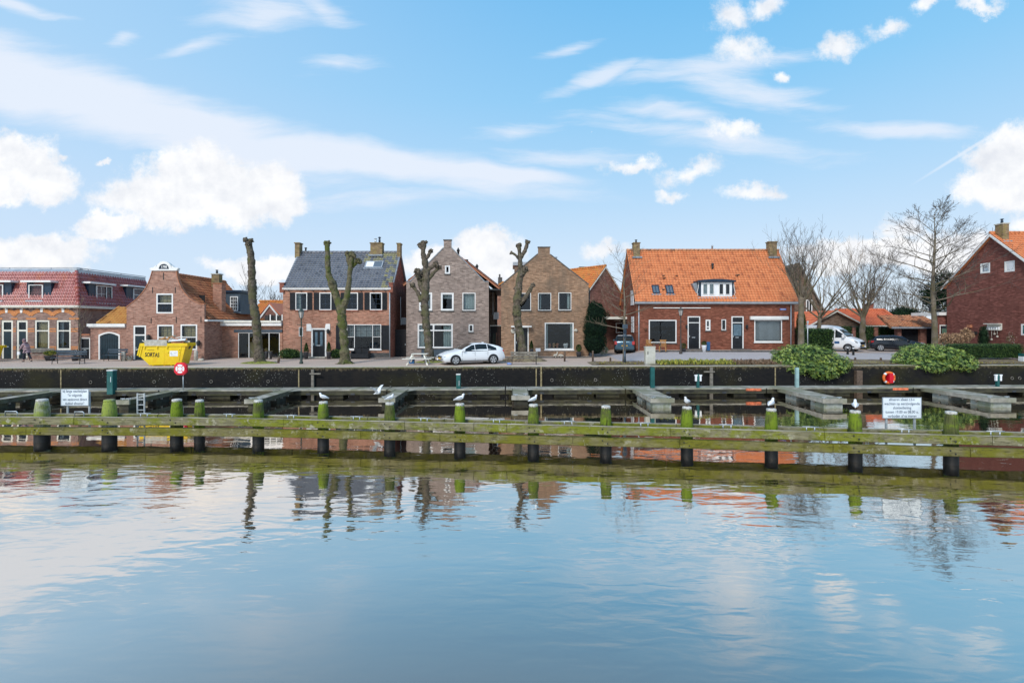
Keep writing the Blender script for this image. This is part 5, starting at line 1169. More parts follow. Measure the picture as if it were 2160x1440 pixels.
gl = nd(t, 'ShaderNodeBsdfGlossy', i_Roughness=.0); gl.inputs[0].default_value = (.95,.88,.80,1); lk(t, bp.outputs[0], gl.inputs['Normal'])
df = nd(t, 'ShaderNodeBsdfDiffuse')
lw = nd(t, 'ShaderNodeLayerWeight', i_Blend=.5)
# reflectance against viewing angle: facing = 1-cos
rmp = nd(t, 'ShaderNodeValToRGB'); lk(t, lw.outputs['Facing'], rmp.inputs[0]); e = rmp.color_ramp
e.elements[0].position = 0; e.elements[0].color = (.06,)*3+(1,); e.elements[1].position = 1; e.elements[1].color = (.93,)*3+(1,)
for p_, v_ in ((.30,.16),(.42,.34),(.50,.56),(.58,.78),(.65,.86),(.82,.88)): q = e.elements.new(p_); q.color = (v_, v_, v_, 1)
rgh = nd(t, 'ShaderNodeMapRange'); rgh.inputs[1].default_value = .66; rgh.inputs[2].default_value = .45; rgh.inputs[3].default_value = .01; rgh.inputs[4].default_value = .22; lk(t, lw.outputs['Facing'], rgh.inputs[0]); lk(t, rgh.outputs[0], gl.inputs['Roughness'])
lk(t, mixc(t, rmp.outputs[0], (.19,.18,.165), (0,0,0)), df.inputs[0])   # light must cross the surface twice
mx = nd(t, 'ShaderNodeMixShader'); lk(t, rmp.outputs[0], mx.inputs[0]); lk(t, df.outputs[0], mx.inputs[1]); lk(t, gl.outputs[0], mx.inputs[2])
o_ = nd(t, 'ShaderNodeOutputMaterial'); lk(t, mx.outputs[0], o_.inputs[0]); M['water'] = m
mb = MB(); mb.add([(-3000,-400,WZ),(3000,-400,WZ),(3000,37,WZ),(-3000,37,WZ)], [(0,1,2,3)]); o = mb.build('water', m); o['kind'] = 'structure'

# quay wall
m, t, b = newmat('dark_slimy_quay_brick'); tcn = nd(t, 'ShaderNodeTexCoord'); sp = nd(t, 'ShaderNodeSeparateXYZ'); lk(t, tcn.outputs['Object'], sp.inputs[0])
mp = nd(t, 'ShaderNodeMapping'); mp.inputs['Scale'].default_value = (1, 1, 1); lk(t, tcn.outputs['Object'], mp.inputs[0])
bt = nd(t, 'ShaderNodeTexBrick', i_Scale=1.0); bt.inputs['Brick Width'].default_value = .22; bt.inputs['Row Height'].default_value = .075; bt.inputs['Mortar Size'].default_value = .008
for k, c in (('Color1', (.010,.010,.011)), ('Color2', (.018,.016,.015)), ('Mortar', (.007,.007,.007))): bt.inputs[k].default_value = (*c, 1)
cbx = nd(t, 'ShaderNodeCombineXYZ'); lk(t, sp.outputs[0], cbx.inputs[0]); lk(t, sp.outputs[2], cbx.inputs[1]); lk(t, cbx.outputs[0], bt.inputs['Vector'])
def qn(scale, sc, det=6, r_=.65):
    mp = nd(t, 'ShaderNodeMapping'); mp.inputs['Scale'].default_value = sc; lk(t, tcn.outputs['Object'], mp.inputs[0])
    n = nd(t, 'ShaderNodeTexNoise', i_Scale=scale, i_Detail=det, i_Roughness=r_); lk(t, mp.outputs[0], n.inputs['Vector']); return n.outputs['Fac']
col = mixc(t, mth(t, 'MULTIPLY', sstep(t, qn(.16, (1,1,1.2)), .50, .64), .7), bt.outputs[0], (.032,.029,.010))
col = mixc(t, mth(t, 'MULTIPLY', sstep(t, qn(.6, (1,1,.3)), .5, .68), .6), col, (.022,.018,.014))
# pale runs below the edge
run = qn(9, (1.0, 1, .25), 3); ztopf = nd(t, 'ShaderNodeMapRange'); ztopf.inputs[1].default_value = -.42; ztopf.inputs[2].default_value = -.02; lk(t, sp.outputs[2], ztopf.inputs[0])
rf = sstep(t, mth(t, 'ADD', mth(t, 'MULTIPLY', run, .9), mth(t, 'MULTIPLY', ztopf.outputs[0], .55)), .72, 1.05)
col = mixc(t, mth(t, 'MULTIPLY', rf, .9), col, (.20,.155,.09))
vo = nd(t, 'ShaderNodeTexVoronoi', i_Scale=8.0); lk(t, tcn.outputs['Object'], vo.inputs['Vector']); 
gate = sstep(t, qn(.5, (1,1,1)), .44, .60)
spk = mth(t, 'MULTIPLY', mth(t, 'LESS_THAN', vo.outputs['Distance'], .15), gate)
col = mixc(t, mth(t, 'MULTIPLY', spk, .8), col, (.42,.42,.38))
lk(t, col, b.inputs['Base Color']); b.inputs['Roughness'].default_value = .8; b.inputs['Specular IOR Level'].default_value = .2; M['quay'] = m
qw = thing('quay_wall', 'long dark slime-stained brick quay wall below the street', 'quay wall', (0,0,0))
mb = MB(); n = 90
for i in range(n):
    x0 = -60+120*i/n; x1 = x0+120/n; y0, y1 = quay_y(x0), quay_y(x1)
    mb.add([(x0,y0,-3),(x1,y1,-3),(x1,y1,-.06),(x0,y0,-.06)], [(0,1,2,3)])
mb.build('wall', M['quay'], qw)
nx = 120
for i in range(nx):
    x0 = -48+96*i/nx; x1 = x0+96/nx; y0 = quay_y((x0+x1)/2); s = MB(); s.box(x0+.006, x1-.006, y0-.05-.01*R.random(), y0+.02, -.085, .005+.006*R.random()); s.build('coping_stone', M['edgestone'] if 'edgestone' in M else M.setdefault('edgestone', mat('mossy_coping_stone', (.15,.125,.08), .9, var=.4, scale=6, col2=(.12,.115,.04), cscale=.9)), qw)
def onquay(px, z, off=0):
    # world point on the quay face in picture column px
    s_ = (px-CX)/F; y = (33.1+.0392*.3)/(1-.0392*s_); return Vector((s_*(y-off), y-off, z))
for px in (129, 630.5, 1131, 1635):
    p = onquay(px, 0); s = MB(); s.box(p.x-.035, p.x+.035, p.y-.03, p.y+.02, -2.2, -.09); s.build('joint_strip', M['jointm'] if 'jointm' in M else M.setdefault('jointm', mat('rusty_joint', (.30,.24,.13), .9, var=.3, scale=8)), qw)
for px in (192,326,446,566,928,1164,1256,1560,1735,2150,2134):
    p = onquay(px, -.88); s = MB(); s.tube([p+Vector((.09*cos(a), -.03, .09*sin(a))) for a in [2*pi*k/12 for k in range(13)]], .022, 6); s.build('mooring_ring', M['gwood'], qw)
# ================================================================ floating jetty
DZ = -1.16
jt = thing('floating_walkway', 'long silvered timber floating walkway running along the foot of the quay wall', 'walkway', (0,30.8,DZ))
def quaylike(x): return .0392*x*.75
segs = [-34,-27.5,-20.9,-14.2,-7.5,-.4,6.9,15.6,24.8,34,42]
for k in range(len(segs)-1):
    a, b = segs[k]+.04, segs[k+1]-.04
    mb = MB(); x = a; s0 = MB()
    while x < b:
        y0 = quaylike(x); mb.box(x, min(x+.125, b), y0, y0+1.25, -.035+.004*R.random(), 0+.004*R.random()); x += .135
    mb.build('deck_planks', M['plank'], jt, kind='stuff')
    for (yy, zz0, zz1, mm) in ((-.03,-.24,-.04,'steel'),(-.035,-.055,.02,'cream')):
        s = MB(); ya, yb = quaylike(a)+yy, quaylike(b)+yy
        s.add([(a,ya,zz0),(b,yb,zz0),(b,yb,zz1),(a,ya,zz1),(a,ya+.05,zz0),(b,yb+.05,zz0),(b,yb+.05,zz1),(a,ya+.05,zz1)], [(0,1,2,3),(3,2,6,7),(4,7,6,5),(0,4,5,1),(0,3,7,4),(1,5,6,2)])
        s.build('edge_beam', M['darkfloat'] if mm == 'steel' else M['plank'], jt)
    s = MB(); ya, yb = quaylike(a)-.01, quaylike(b)-.01
    s.add([(a,ya,-.30),(b,yb,-.30),(b,yb,-.245),(a,ya,-.245),(a,ya+.12,-.3),(b,yb+.12,-.3),(b,yb+.12,-.245),(a,ya+.12,-.245)], [(0,1,2,3),(3,2,6,7),(4,7,6,5),(0,4,5,1)]); s.build('stringer', M['mossrail'], jt)
    for fx in (.12, .5, .86):
        x = a+(b-a)*fx; y = quaylike(x); s = MB(); s.box(x-.7, x+.7, y+.15, y+1.15, -.62, -.3); s.build('float', M['darkfloat'], jt)
    for fx in (.3, .7):
        x = a+(b-a)*fx; s = MB(); y = quaylike(x); s.box(x-.12,x+.12,y-.045,y-.012,-.30,-.2); s.build('bracket', M['dsteel'], jt)
    if k in (6, 7, 8):
        x = b-.75; y = quaylike(x); s = MB(); s.box(x-.5,x+.45,y-.06,y-.036,-.15,.0); s.build('orange_number_board', M['orangeboard'] if 'orangeboard' in M else M.setdefault('orangeboard', mat('faded_orange_paint', (.62,.16,.07), .7, var=.3, scale=5)), jt)
def finger(x0, w, y0, L, lab, light=False, near_w=None):
    f = thing('finger_pontoon', lab, 'pontoon', (x0, 30.8+quaylike(x0), DZ), group='finger pontoons branching off the floating walkway')
    mb = MB(); y = -L
    while y < -.04: mb.box(0, w, y, min(y+.125,-.03), -.03+.004*R.random(), .004+.004*R.random()); y += .135
    mb.build('deck_planks', M['plank'], f, kind='stuff')
    for a in (-.05, w): s = MB(); s.box(a, a+.05, -L, -.05, -.2, .02); s.build('edge_beam', M['plank'] if light else M['mossrail'], f)
    s = MB(); s.box(-.08, w+.08, -L-.09, -L-.002, -.2, .03); s.build('end_beam', M['plank'], f)
    for (ya, yb) in ((-L+.05, -L+1.25), (-1.9, -.8)) if L > 3.5 else ((-L+.05,-L+1.0),):
        s = MB(); s.box(.06, w-.06, ya, yb, -.62, -.205); s.build('float', M['concf'] if light else M['darkfloat'], f)
    for k in range(4): s = MB(); s.box(-.03, w+.03, -L+.8+k*.8, -L+.9+k*.8, -.3, -.202); s.build('crossbeam', M['gwood'], f)
    for (cx_, cy) in ((.15,-L+.2),(w-.15,-L+.2)):
        s = MB(); s.box(cx_-.12, cx_+.12, cy-.03, cy+.03, .05, .09); s.box(cx_-.03,cx_+.03,cy-.03,cy+.03,0,.05); s.build('cleat', M['steel'], f)
    if not light and abs(x0) > 1.5:
        for pg in ([(w,-.05),(w+.5,-.05),(w,-.8)], [(0,-.05),(-.5,-.05),(0,-.8)]): s = MB(); s.prism(pg, 2, -.03, .0); s.build('corner_brace', M['plank'], f)
    else:
        for pg in ([(w,-.05),(w+.35,-.05),(w,-.45)], [(0,-.05),(-.35,-.05),(0,-.45)]): s = MB(); s.prism(pg, 2, -.03, .0); s.build('corner_brace', M['plank'], f)
    return f
M['concf'] = mat('pale_concrete_float', (.30,.32,.29), .8, var=.15, scale=2, col2=(.19,.21,.14), cscale=1.2)
finger(-27.2, .72, 0, 4.0, 'leftmost mossy finger pontoon, cut by the left edge of the picture')
finger(-20.3, .6, 0, 4.0, 'mossy finger pontoon left of the red lifebuoy sign, behind the steel ladder')
finger(-13.8, .72, 0, 3.9, 'mossy finger pontoon just left of the flying gull and lone gull on its pile')
finger(-6.95, .72, 0, 3.7, 'mossy finger pontoon between the flying gull and the short white capped green post')
finger(.05, .85, 0, 3.0, 'short stubby finger pontoon seen end on in the middle')
finger(7.35, 1.1, 0, 4.2, 'grey finger pontoon with pale concrete float below the tall green post', True)
finger(16.3, 1.1, 0, 4.6, 'grey finger pontoon with pale concrete floats, its end behind the rightmost gull', True)
finger(25.3, 1.2, 0, 4.6, 'grey finger pontoon with concrete floats behind the right-hand mooring sign', True)

# ================================================================ timber fender in the foreground
def gm(name, ga, base, moss, s1=.9, rough=.85, white=None):
    m, t, b = newmat(name); tcn = nd(t, 'ShaderNodeTexCoord')
    def N(scale, sc, det=6, r_=.65):
        mp = nd(t, 'ShaderNodeMapping'); mp.inputs['Scale'].default_value = sc; lk(t, tcn.outputs['Object'], mp.inputs[0])
        n = nd(t, 'ShaderNodeTexNoise', i_Scale=scale, i_Detail=det, i_Roughness=r_); lk(t, mp.outputs[0], n.inputs['Vector']); return n.outputs['Fac']
    g = N(3, ga); col = mixc(t, sstep(t, g, .3, .7), tuple(c*.55 for c in base), base)
    col = mixc(t, mth(t, 'MULTIPLY', sstep(t, N(s1, (1,1,1.4)), .41, .57), .88), col, moss)
    col = mixc(t, mth(t, 'MULTIPLY', sstep(t, N(s1*2.7, (1,1,1.6), 7, .75), .5, .66), .75), col, tuple(c*.45 for c in moss))
    col = mixc(t, mth(t, 'MULTIPLY', sstep(t, N(8, ga, 5), .52, .68), .85), col, tuple(c*.2 for c in base))
    if white: col = mixc(t, mth(t, 'MULTIPLY', sstep(t, N(3.2, (1,1,1), 6, .75), .56, .66), .8), col, white)
    lk(t, col, b.inputs['Base Color']); b.inputs['Roughness'].default_value = rough; b.inputs['Specular IOR Level'].default_value = .25
    bp = nd(t, 'ShaderNodeBump', i_Strength=.8, i_Distance=.012); lk(t, N(5, ga, 5), bp.inputs['Height']); lk(t, bp.outputs[0], b.inputs['Normal']); return m
M['beam'] = gm('mossy_fender_beam', (.25, 3, 3.5), (.26,.235,.14), (.165,.185,.006), 1.1, white=(.36,.34,.25))
M['beam2'] = gm('damp_lower_beam', (.25, 3, 3.5), (.22,.195,.085), (.145,.14,.008), .9, white=(.30,.28,.19))
M['pile'] = gm('green_streaked_pile', (3.2, 3.2, .28), (.11,.12,.04), (.16,.23,.012), 1.2)
M['piledry'] = gm('grey_green_pile', (5, 5, .5), (.40,.40,.33), (.24,.30,.03), .8)
M['pilewet'] = mat('wet_black_pile', (.012,.012,.012), .5, var=.3, scale=3)
M['cap'] = mat('limed_pile_cap', (.50,.49,.45), .8, var=.2, scale=14, bump=.004)
def fd(x_px):  # distance of the fender line in picture column x
    tb = [(-60,878),(89,879),(421,880),(545,882),(682,885),(822,888),(970,891.4),(1125,895),(1278,898.5),(1449,902.2),(1627,906.6),(1804,912),(2006,917),(2200,921),(2400,925)]
    for (a, ya), (b, yb) in zip(tb, tb[1:]):
        if x_px <= b: y = ya+(yb-ya)*(x_px-a)/(b-a); break
    return 3.425*F/(y-HY)
def fp(px): D = fd(px); return Vector(((px-CX)*D/F, D, 0))
ff = thing('timber_fender', 'long moss green timber fender of round piles and double beams crossing the harbour water', 'fender', (0,0,WZ))
piles = [89,231,373,421,545,682,822,970,1125,1278,1449,1627,1804,2006,2200]
ptop = {89:842,231:843,373:842,421:843.5,545:844,682:847,822:849,970:851,1125:852.5,1278:856,1449:858,1627:862,1804:866,2006:868,2200:871}
PT = {}
for i, px in enumerate(piles):
    p = fp(px); D = p.y+.28; x = (px-CX)*D/F; zt_ = 4.4-(ptop[px]-HY)*D/F; wide = {89:1.22,231:1.22,373:1.08,421:.9}.get(px, 1.0)
    r0 = .195*wide; rr = random.Random(i+5); mb = MB(); nseg = 14; rings = [(-1.5,1.0),(0,1.0),(.95,1.0),(1.15,.99),(zt_-.34,.95),(zt_-.17,.86),(zt_-.03,.76)]
    vs = []; fs = []; oval = [1+.06*(rr.random()-.5) for _ in range(nseg)]
    for z, k in rings:
        for a in range(nseg):
            th = 2*pi*a/nseg; q = r0*k*(oval[a] if z > .5 else 1)*(1+.02*(rr.random()-.5)); vs.append((x+q*cos(th), D+q*sin(th), z))
    for j in range(len(rings)-1):
        for a in range(nseg): fs.append((j*nseg+a, j*nseg+(a+1)%nseg, (j+1)*nseg+(a+1)%nseg, (j+1)*nseg+a))
    fs.append(tuple((len(rings)-1)*nseg+a for a in range(nseg)))
    mb.add(vs[nseg:], [tuple(v-nseg for v in f) for f in fs if min(f) >= nseg], 0, smooth=True)
    q = mb.build('pile', M['piledry'] if i < 2 else M['pile'], ff)
    s = MB(); s.lathe([(r0*1.03,-1.4),(r0*1.035,.3),(r0*1.0,.33)], (x, D, 0), 14); s.build('wet_pile_foot', M['pilewet'], ff)
    c = MB(); c.lathe([(r0*.79,-.075),(r0*.80,-.02),(r0*.76,.008),(r0*.5,.02)], (x, D, zt_), 12); c.build('pile_cap', M['cap'] if i != 1 else M['piledry'], q)
    PT[px] = Vector((x, D, WZ+zt_+.03))
def beamseg(pa, pb, off, z0, z1, th, m, nm, jz=0):
    a = fp(pa); b = fp(pb); d = (b-a).normalized(); n = Vector((-d.y, d.x, 0)); a = a+n*off+d*.008; b = b+n*off-d*.008
    mb = MB(); L = (b-a).length; k = max(1, int(L/.5)); vs = []; rr = random.Random(int(pa)+int(z0*100)); ch = .02
    prof = [(0,z0+ch),(0,z1-ch),(ch,z1),(th-ch,z1),(th,z1-ch),(th,z0+ch),(th-ch,z0),(ch,z0)]
    for i in range(k+1):
        p = a+d*L*i/k
        for (o, z) in prof: vs.append(p+n*(o+(rr.random()-.5)*.008)+Vector((0,0,z+jz+(rr.random()-.5)*.007)))
    fs = []
    for i in range(k):
        for q in range(8): fs.append((i*8+q, i*8+(q+1)%8, (i+1)*8+(q+1)%8, (i+1)*8+q))
    fs += [tuple(range(8)), tuple(k*8+q for q in range(8))[::-1]]
    mb.add(vs, fs); return mb.build(nm, m, ff)
upj = [-70,162,385,602,856,1001,1070,1412,1735,2086,2260]; loj = [-70,62,313,520,764,930,1208,1432,1753,2040,2260]
def joints(js): return list(zip(js, js[1:]))
for a, b in joints(upj): beamseg(a, b, -.13, .70, .975, .16, M['beam'], 'beam', R.uniform(-.008,.008))
for a, b in joints(loj): beamseg(a, b, -.13, .325, .60, .16, M['beam2'], 'lower_beam', R.uniform(-.008,.008))
for a, b in joints(loj): beamseg(a, b, .47, .72, .985, .15, M['beam'], 'rear_beam')
for a, b in joints(upj): beamseg(a, b, .47, .24, .49, .15, M['beam2'], 'rear_beam')
for a, b in joints(upj): beamseg(a, b, -.128, .979, 1.0, .05, M['plank'], 'top_batten')
for a, b in joints(loj): beamseg(a, b, .50, .988, 1.005, .09, M['plank'], 'top_batten')
for px in piles:
    for dx, z in ((-9,.90),(2,.80),(-9,.52),(2,.42)):
        p = fp(px+dx); s = MB(); s.cyl((p.x, p.y-.15, z), (p.x, p.y-.128, z), .022, n=8); s.build('bolt', M['iron'], ff)
for c0, c1, py in ((465,490,877),(595,621,878),(735,762,881.5),(879,906,884.5),(1034,1060,887),(1184,1215,891),(1347,1378,894),(1522,1556,899),(1700,1735,903),(1905,1935,906),(2093,2132,912),(281,310,875.5)):
    a = fp(c0); b = fp(c1); s = MB(); d = Vector((0,.2,0)); s.tube([a+d+Vector((0,0,1.075)), b+d+Vector((0,0,1.075))], .02, 6)
    for q in (.25, .75): e_ = a.lerp(b, q)+d; s.tube([e_+Vector((0,0,.9)), e_+Vector((0,0,1.075))], .018, 6)
    s.build('mooring_bar', M['steel'], ff)
for c0, c1 in ((-6,20),(143,162.5)):
    a = fp(c0); b = fp(c1); d = Vector((0,.3,0)); s = MB(); s.tube([a+d+Vector((0,0,.9)), a+d+Vector((0,0,1.12)), b+d+Vector((-.04,0,1.12)), b+d+Vector((0,0,1.08)), b+d+Vector((0,0,.9))], .018, 6); s.build('mooring_bar', M['steel'], ff)
# ladder
p0 = fp(257+1.5); p1 = fp(273.5); ld = thing('steel_ladder', 'galvanised steel ladder standing up behind the fender between two left piles', 'ladder', (p0.x, p0.y+.75, WZ))
w_ = p1.x-p0.x+.0
for x in (0, w_): s = MB(); s.box(x-.02, x+.02, -.02, .02, -.4, 4.4-(829-HY)*(p0.y+.75)/F); s.build('rail', M['steel'], ld)
for k in range(9): s = MB(); s.box(.02, w_-.02, -.015, .015, .1+k*.2, .13+k*.2); s.build('rung', M['steel'], ld)
# signs
def sign(x0, x1, y0, y1, pa, pb, lines, name_, lab):
    D = fd((x0+x1)/2)+.75; s_ = D/F; g = thing(name_, lab, 'sign', ((x0+x1)/2*0+((x0+x1)/2-CX)*s_, D, WZ))
    cx = ((x0+x1)/2-CX)*s_; w2 = (x1-x0)/2*s_; zt_ = 4.4-(y0-HY)*s_; zb = 4.4-(y1-HY)*s_
    s = MB(); s.box(-w2, w2, -.015, .015, zb, zt_); bd = s.build('board', M['signw'], g)
    s = MB(); ring(s, lambda u,v,w: (u,w,v), (-w2-.012, zb-.012, w2+.012, zt_+.012), .022, -.02, -.016); s.build('board_rim', M['lead'], bd)
    H_ = zt_-zb; n = len(lines)
    for k, (txt, wf) in enumerate(lines):
        sz = H_/n*.92; o = text_obj(txt, sz, 'lettering', M['signt'], bd, (0, -.0175, zt_-H_*(k+.5)/n-.0), depth=.001, bold=.001)
        w0 = o.dimensions.x or 1; o.scale = (2*w2*wf/w0, 1, 1)
    for px in (pa, pb):
        x = (px-CX)*s_-cx; s = MB(); s.box(x-.03, x+.03, .017, .06, .3, zt_-.1); s.build('post', M['steel'], g)
M['signw'] = mat('white_sign_enamel', (.70,.76,.80), .35, var=.05, scale=3); M['signt'] = mat('blue_grey_lettering', (.07,.11,.17), .5, var=0)
sign(129.5,187.5,820.5,855,141,187,(('bij lange wachttijden',.88),('“in volgorde',.52),('van aankomst direct',.88),('dubbel afmeren”',.70)), 'waiting_sign', 'white mooring sign about long waiting times standing behind the fender at left')
sign(1861.5,1942.5,838,881.5,1871,1931,(('afmeren alleen t.b.v.',.68),('wachten op eerstvolgende',.92),('sluisbediening',.47),('tussen 19.00 en 08.00 u.',.86),('verboden af te meren',.75)), 'lock_sign', 'larger white mooring sign with five lines of blue text behind the fender at right')
# green service posts on the walkway
def wp(px, D=31.3): return Vector(((px-CX)*D/F, D, DZ))
def service(px, w, ytop, lab, kind):
    p = wp(px); p.y = 30.8+quaylike(p.x)+(-.02 if px == 236 else .35); p.x = (px-CX)*p.y/F; g = thing('service_post', lab, 'post', p); h = (CZ-(ytop-HY)*p.y/F)-DZ; s = MB()
    w = w*p.y/F/2; s.box(-w, w, -w, w, -.2 if px == 236 else 0, h); b_ = s.build('column', M['paleg'] if kind == 'pale' else M['greenp'], g)
    if kind == 'cap': q = MB(); q.box(-w*1.08, w*1.08, -w*1.08, w*1.08, h+.002, h+.05); q.build('white_cap', M['white'], g); q = MB(); q.box(w*.35, w*.5, -w-.02, -w-.002, h-.65, h-.35); q.build('socket_strip', M['wpanel'], g)
    if kind == 'lamp':
        for sg in (-1, 1): q = MB(); q.box(sg*w*1.9-.05, sg*w*1.9+.05, -.1, .0, h-.42, h-.1); q.box(sg*w*1.9-.09,sg*w*1.9+.09,-.1,0,h-.1,h-.03); q.build('white_socket_box', M['wpanel'], g)
        q = MB(); q.box(-w*1.9, w*1.9, 0, .05, h-.3, h-.15); q.build('arm', M['greenp'], g)
M['paleg'] = mat('pale_green_steel', (.30,.45,.44), .5, var=.1)
service(236, 12, 781.5, 'thick dark green service post with white cap at left', 'cap'); service(967, 8.5, 790, 'short green service post with white cap below the white car', 'cap')
service(1376, 8, 774, 'tall plain dark green post against the quay wall below the grey cabinet', 'plain'); service(1472, 5, 789, 'dark green service post with two white socket boxes right of centre', 'lamp')
service(1681, 6, 775, 'pale green post below the left rhododendron bush', 'pale'); service(2104, 5, 788.5, 'dark green service post with two white socket boxes near the right edge', 'lamp')
def qpost(px, w, y0, lab, m, cross=None):
    p = onquay(px, -1.9, .12); g = thing('mooring_post', lab, 'post', p); h = CZ-(y0-HY)*p.y/F+1.9; s = MB(); w = w*p.y/F/2; s.box(-w, w, -w, w*.5, 0, h); s.build('post', m, g)
    if cross: q = MB(); q.box(cross[0]*p.y/F, cross[1]*p.y/F, -w-.06, -w-.002, h-.3, h-.22); q.build('crossbar', m, g)
qpost(660, 5.5, 779, 'grey post with crossbar on the quay wall left of centre', M['gwood'], (-5,18)); qpost(1141.5, 3.5, 773, 'thin pale pipe running up the quay wall in the middle', M['jointm'])
qpost(1500, 6, 775, 'grey post with crossbar on the quay wall right of centre', M['gwood'], (-17,6)); qpost(1809.5, 12, 781, 'stout weathered wooden post on the quay wall left of the orange lifebuoy', M['bwood'])
# red lifebuoy sign
p = wp(383.5); p.y = 30.8+quaylike(-20); p.x = (383.5-CX)*p.y/F
g = thing('lifebuoy_housing', 'bright red octagonal lifebuoy housing with white ring emblem on a thin post', 'lifebuoy', p); sp_ = p.y/F
cz_ = CZ-(777-HY)*sp_-DZ; s = MB(); s.tube([(.08,0,-.1),(.08,0,cz_-.3)], .025, 8); s.build('post', M['steel'], g)
hw = 12.8*sp_; c_ = hw*.45; oct_ = [(-hw,-hw+c_),(-hw+c_,-hw),(hw-c_,-hw),(hw,-hw+c_),(hw,hw-c_),(hw-c_,hw),(-hw+c_,hw),(-hw,hw-c_)]
s = MB(); s.prism([(x, z+cz_) for x, z in oct_], 1, -.14, 0); bd = s.build('case', M['redp'], g); q2 = [(x*.86, z*.86+cz_) for x, z in oct_]
s = MB(); s.prism(q2, 1, -.17, -.142); s.build('case_front', M['redp'], bd)
for k in range(4):
    a0 = pi/4+k*pi/2+.13; a1 = a0+pi/2-.26; r0, r1 = hw*.42, hw*.72; pts_ = [(r1*cos(a0+(a1-a0)*i/6), cz_+r1*sin(a0+(a1-a0)*i/6)) for i in range(7)]+[(r0*cos(a1-(a1-a0)*i/6), cz_+r0*sin(a1-(a1-a0)*i/6)) for i in range(7)]
    s = MB(); s.prism(pts_, 1, -.176, -.171); s.build('ring_segment', M['wpanel'], bd)
s = MB(); s.prism([(hw*.34*cos(2*pi*i/16), cz_+hw*.34*sin(2*pi*i/16)) for i in range(16)], 1, -.175, -.171); s.build('hub_disc', M['wpanel'], bd)
# orange lifebuoy
p = onquay(1875, -.0, .25); s_ = p.y/F; p.z = CZ-(796.5-HY)*s_
g = thing('orange_lifebuoy', 'orange lifebuoy ring on a red holder against the quay wall at right', 'lifebuoy', p); rr_ = 11*s_; s = MB()
s.tube([(rr_*cos(2*pi*k/24), 0, rr_*sin(2*pi*k/24)) for k in range(25)], .085, 10); rg = s.build('ring', M['orangep'], g)
for k in range(4):
    a0 = pi/4+k*pi/2; s = MB(); s.tube([(rr_*cos(a0+q), 0, rr_*sin(a0+q)) for q in (-.16,-.08,0,.08,.16)], .089, 10, cap=False); s.build('reflective_band', M['wpanel'], rg)
s = MB(); s.box(-.05, .2, -.14, .2, -.33, .30); s.box(.201,.26,-.1,.1,-.1,.1); s.build('holder', M['redp'], g)
s = MB(); s.tube([(.06,.1,-.33),(.06,.1,-1.3-p.z+.1)], .025, 6); s.build('post', M['steel'], g)
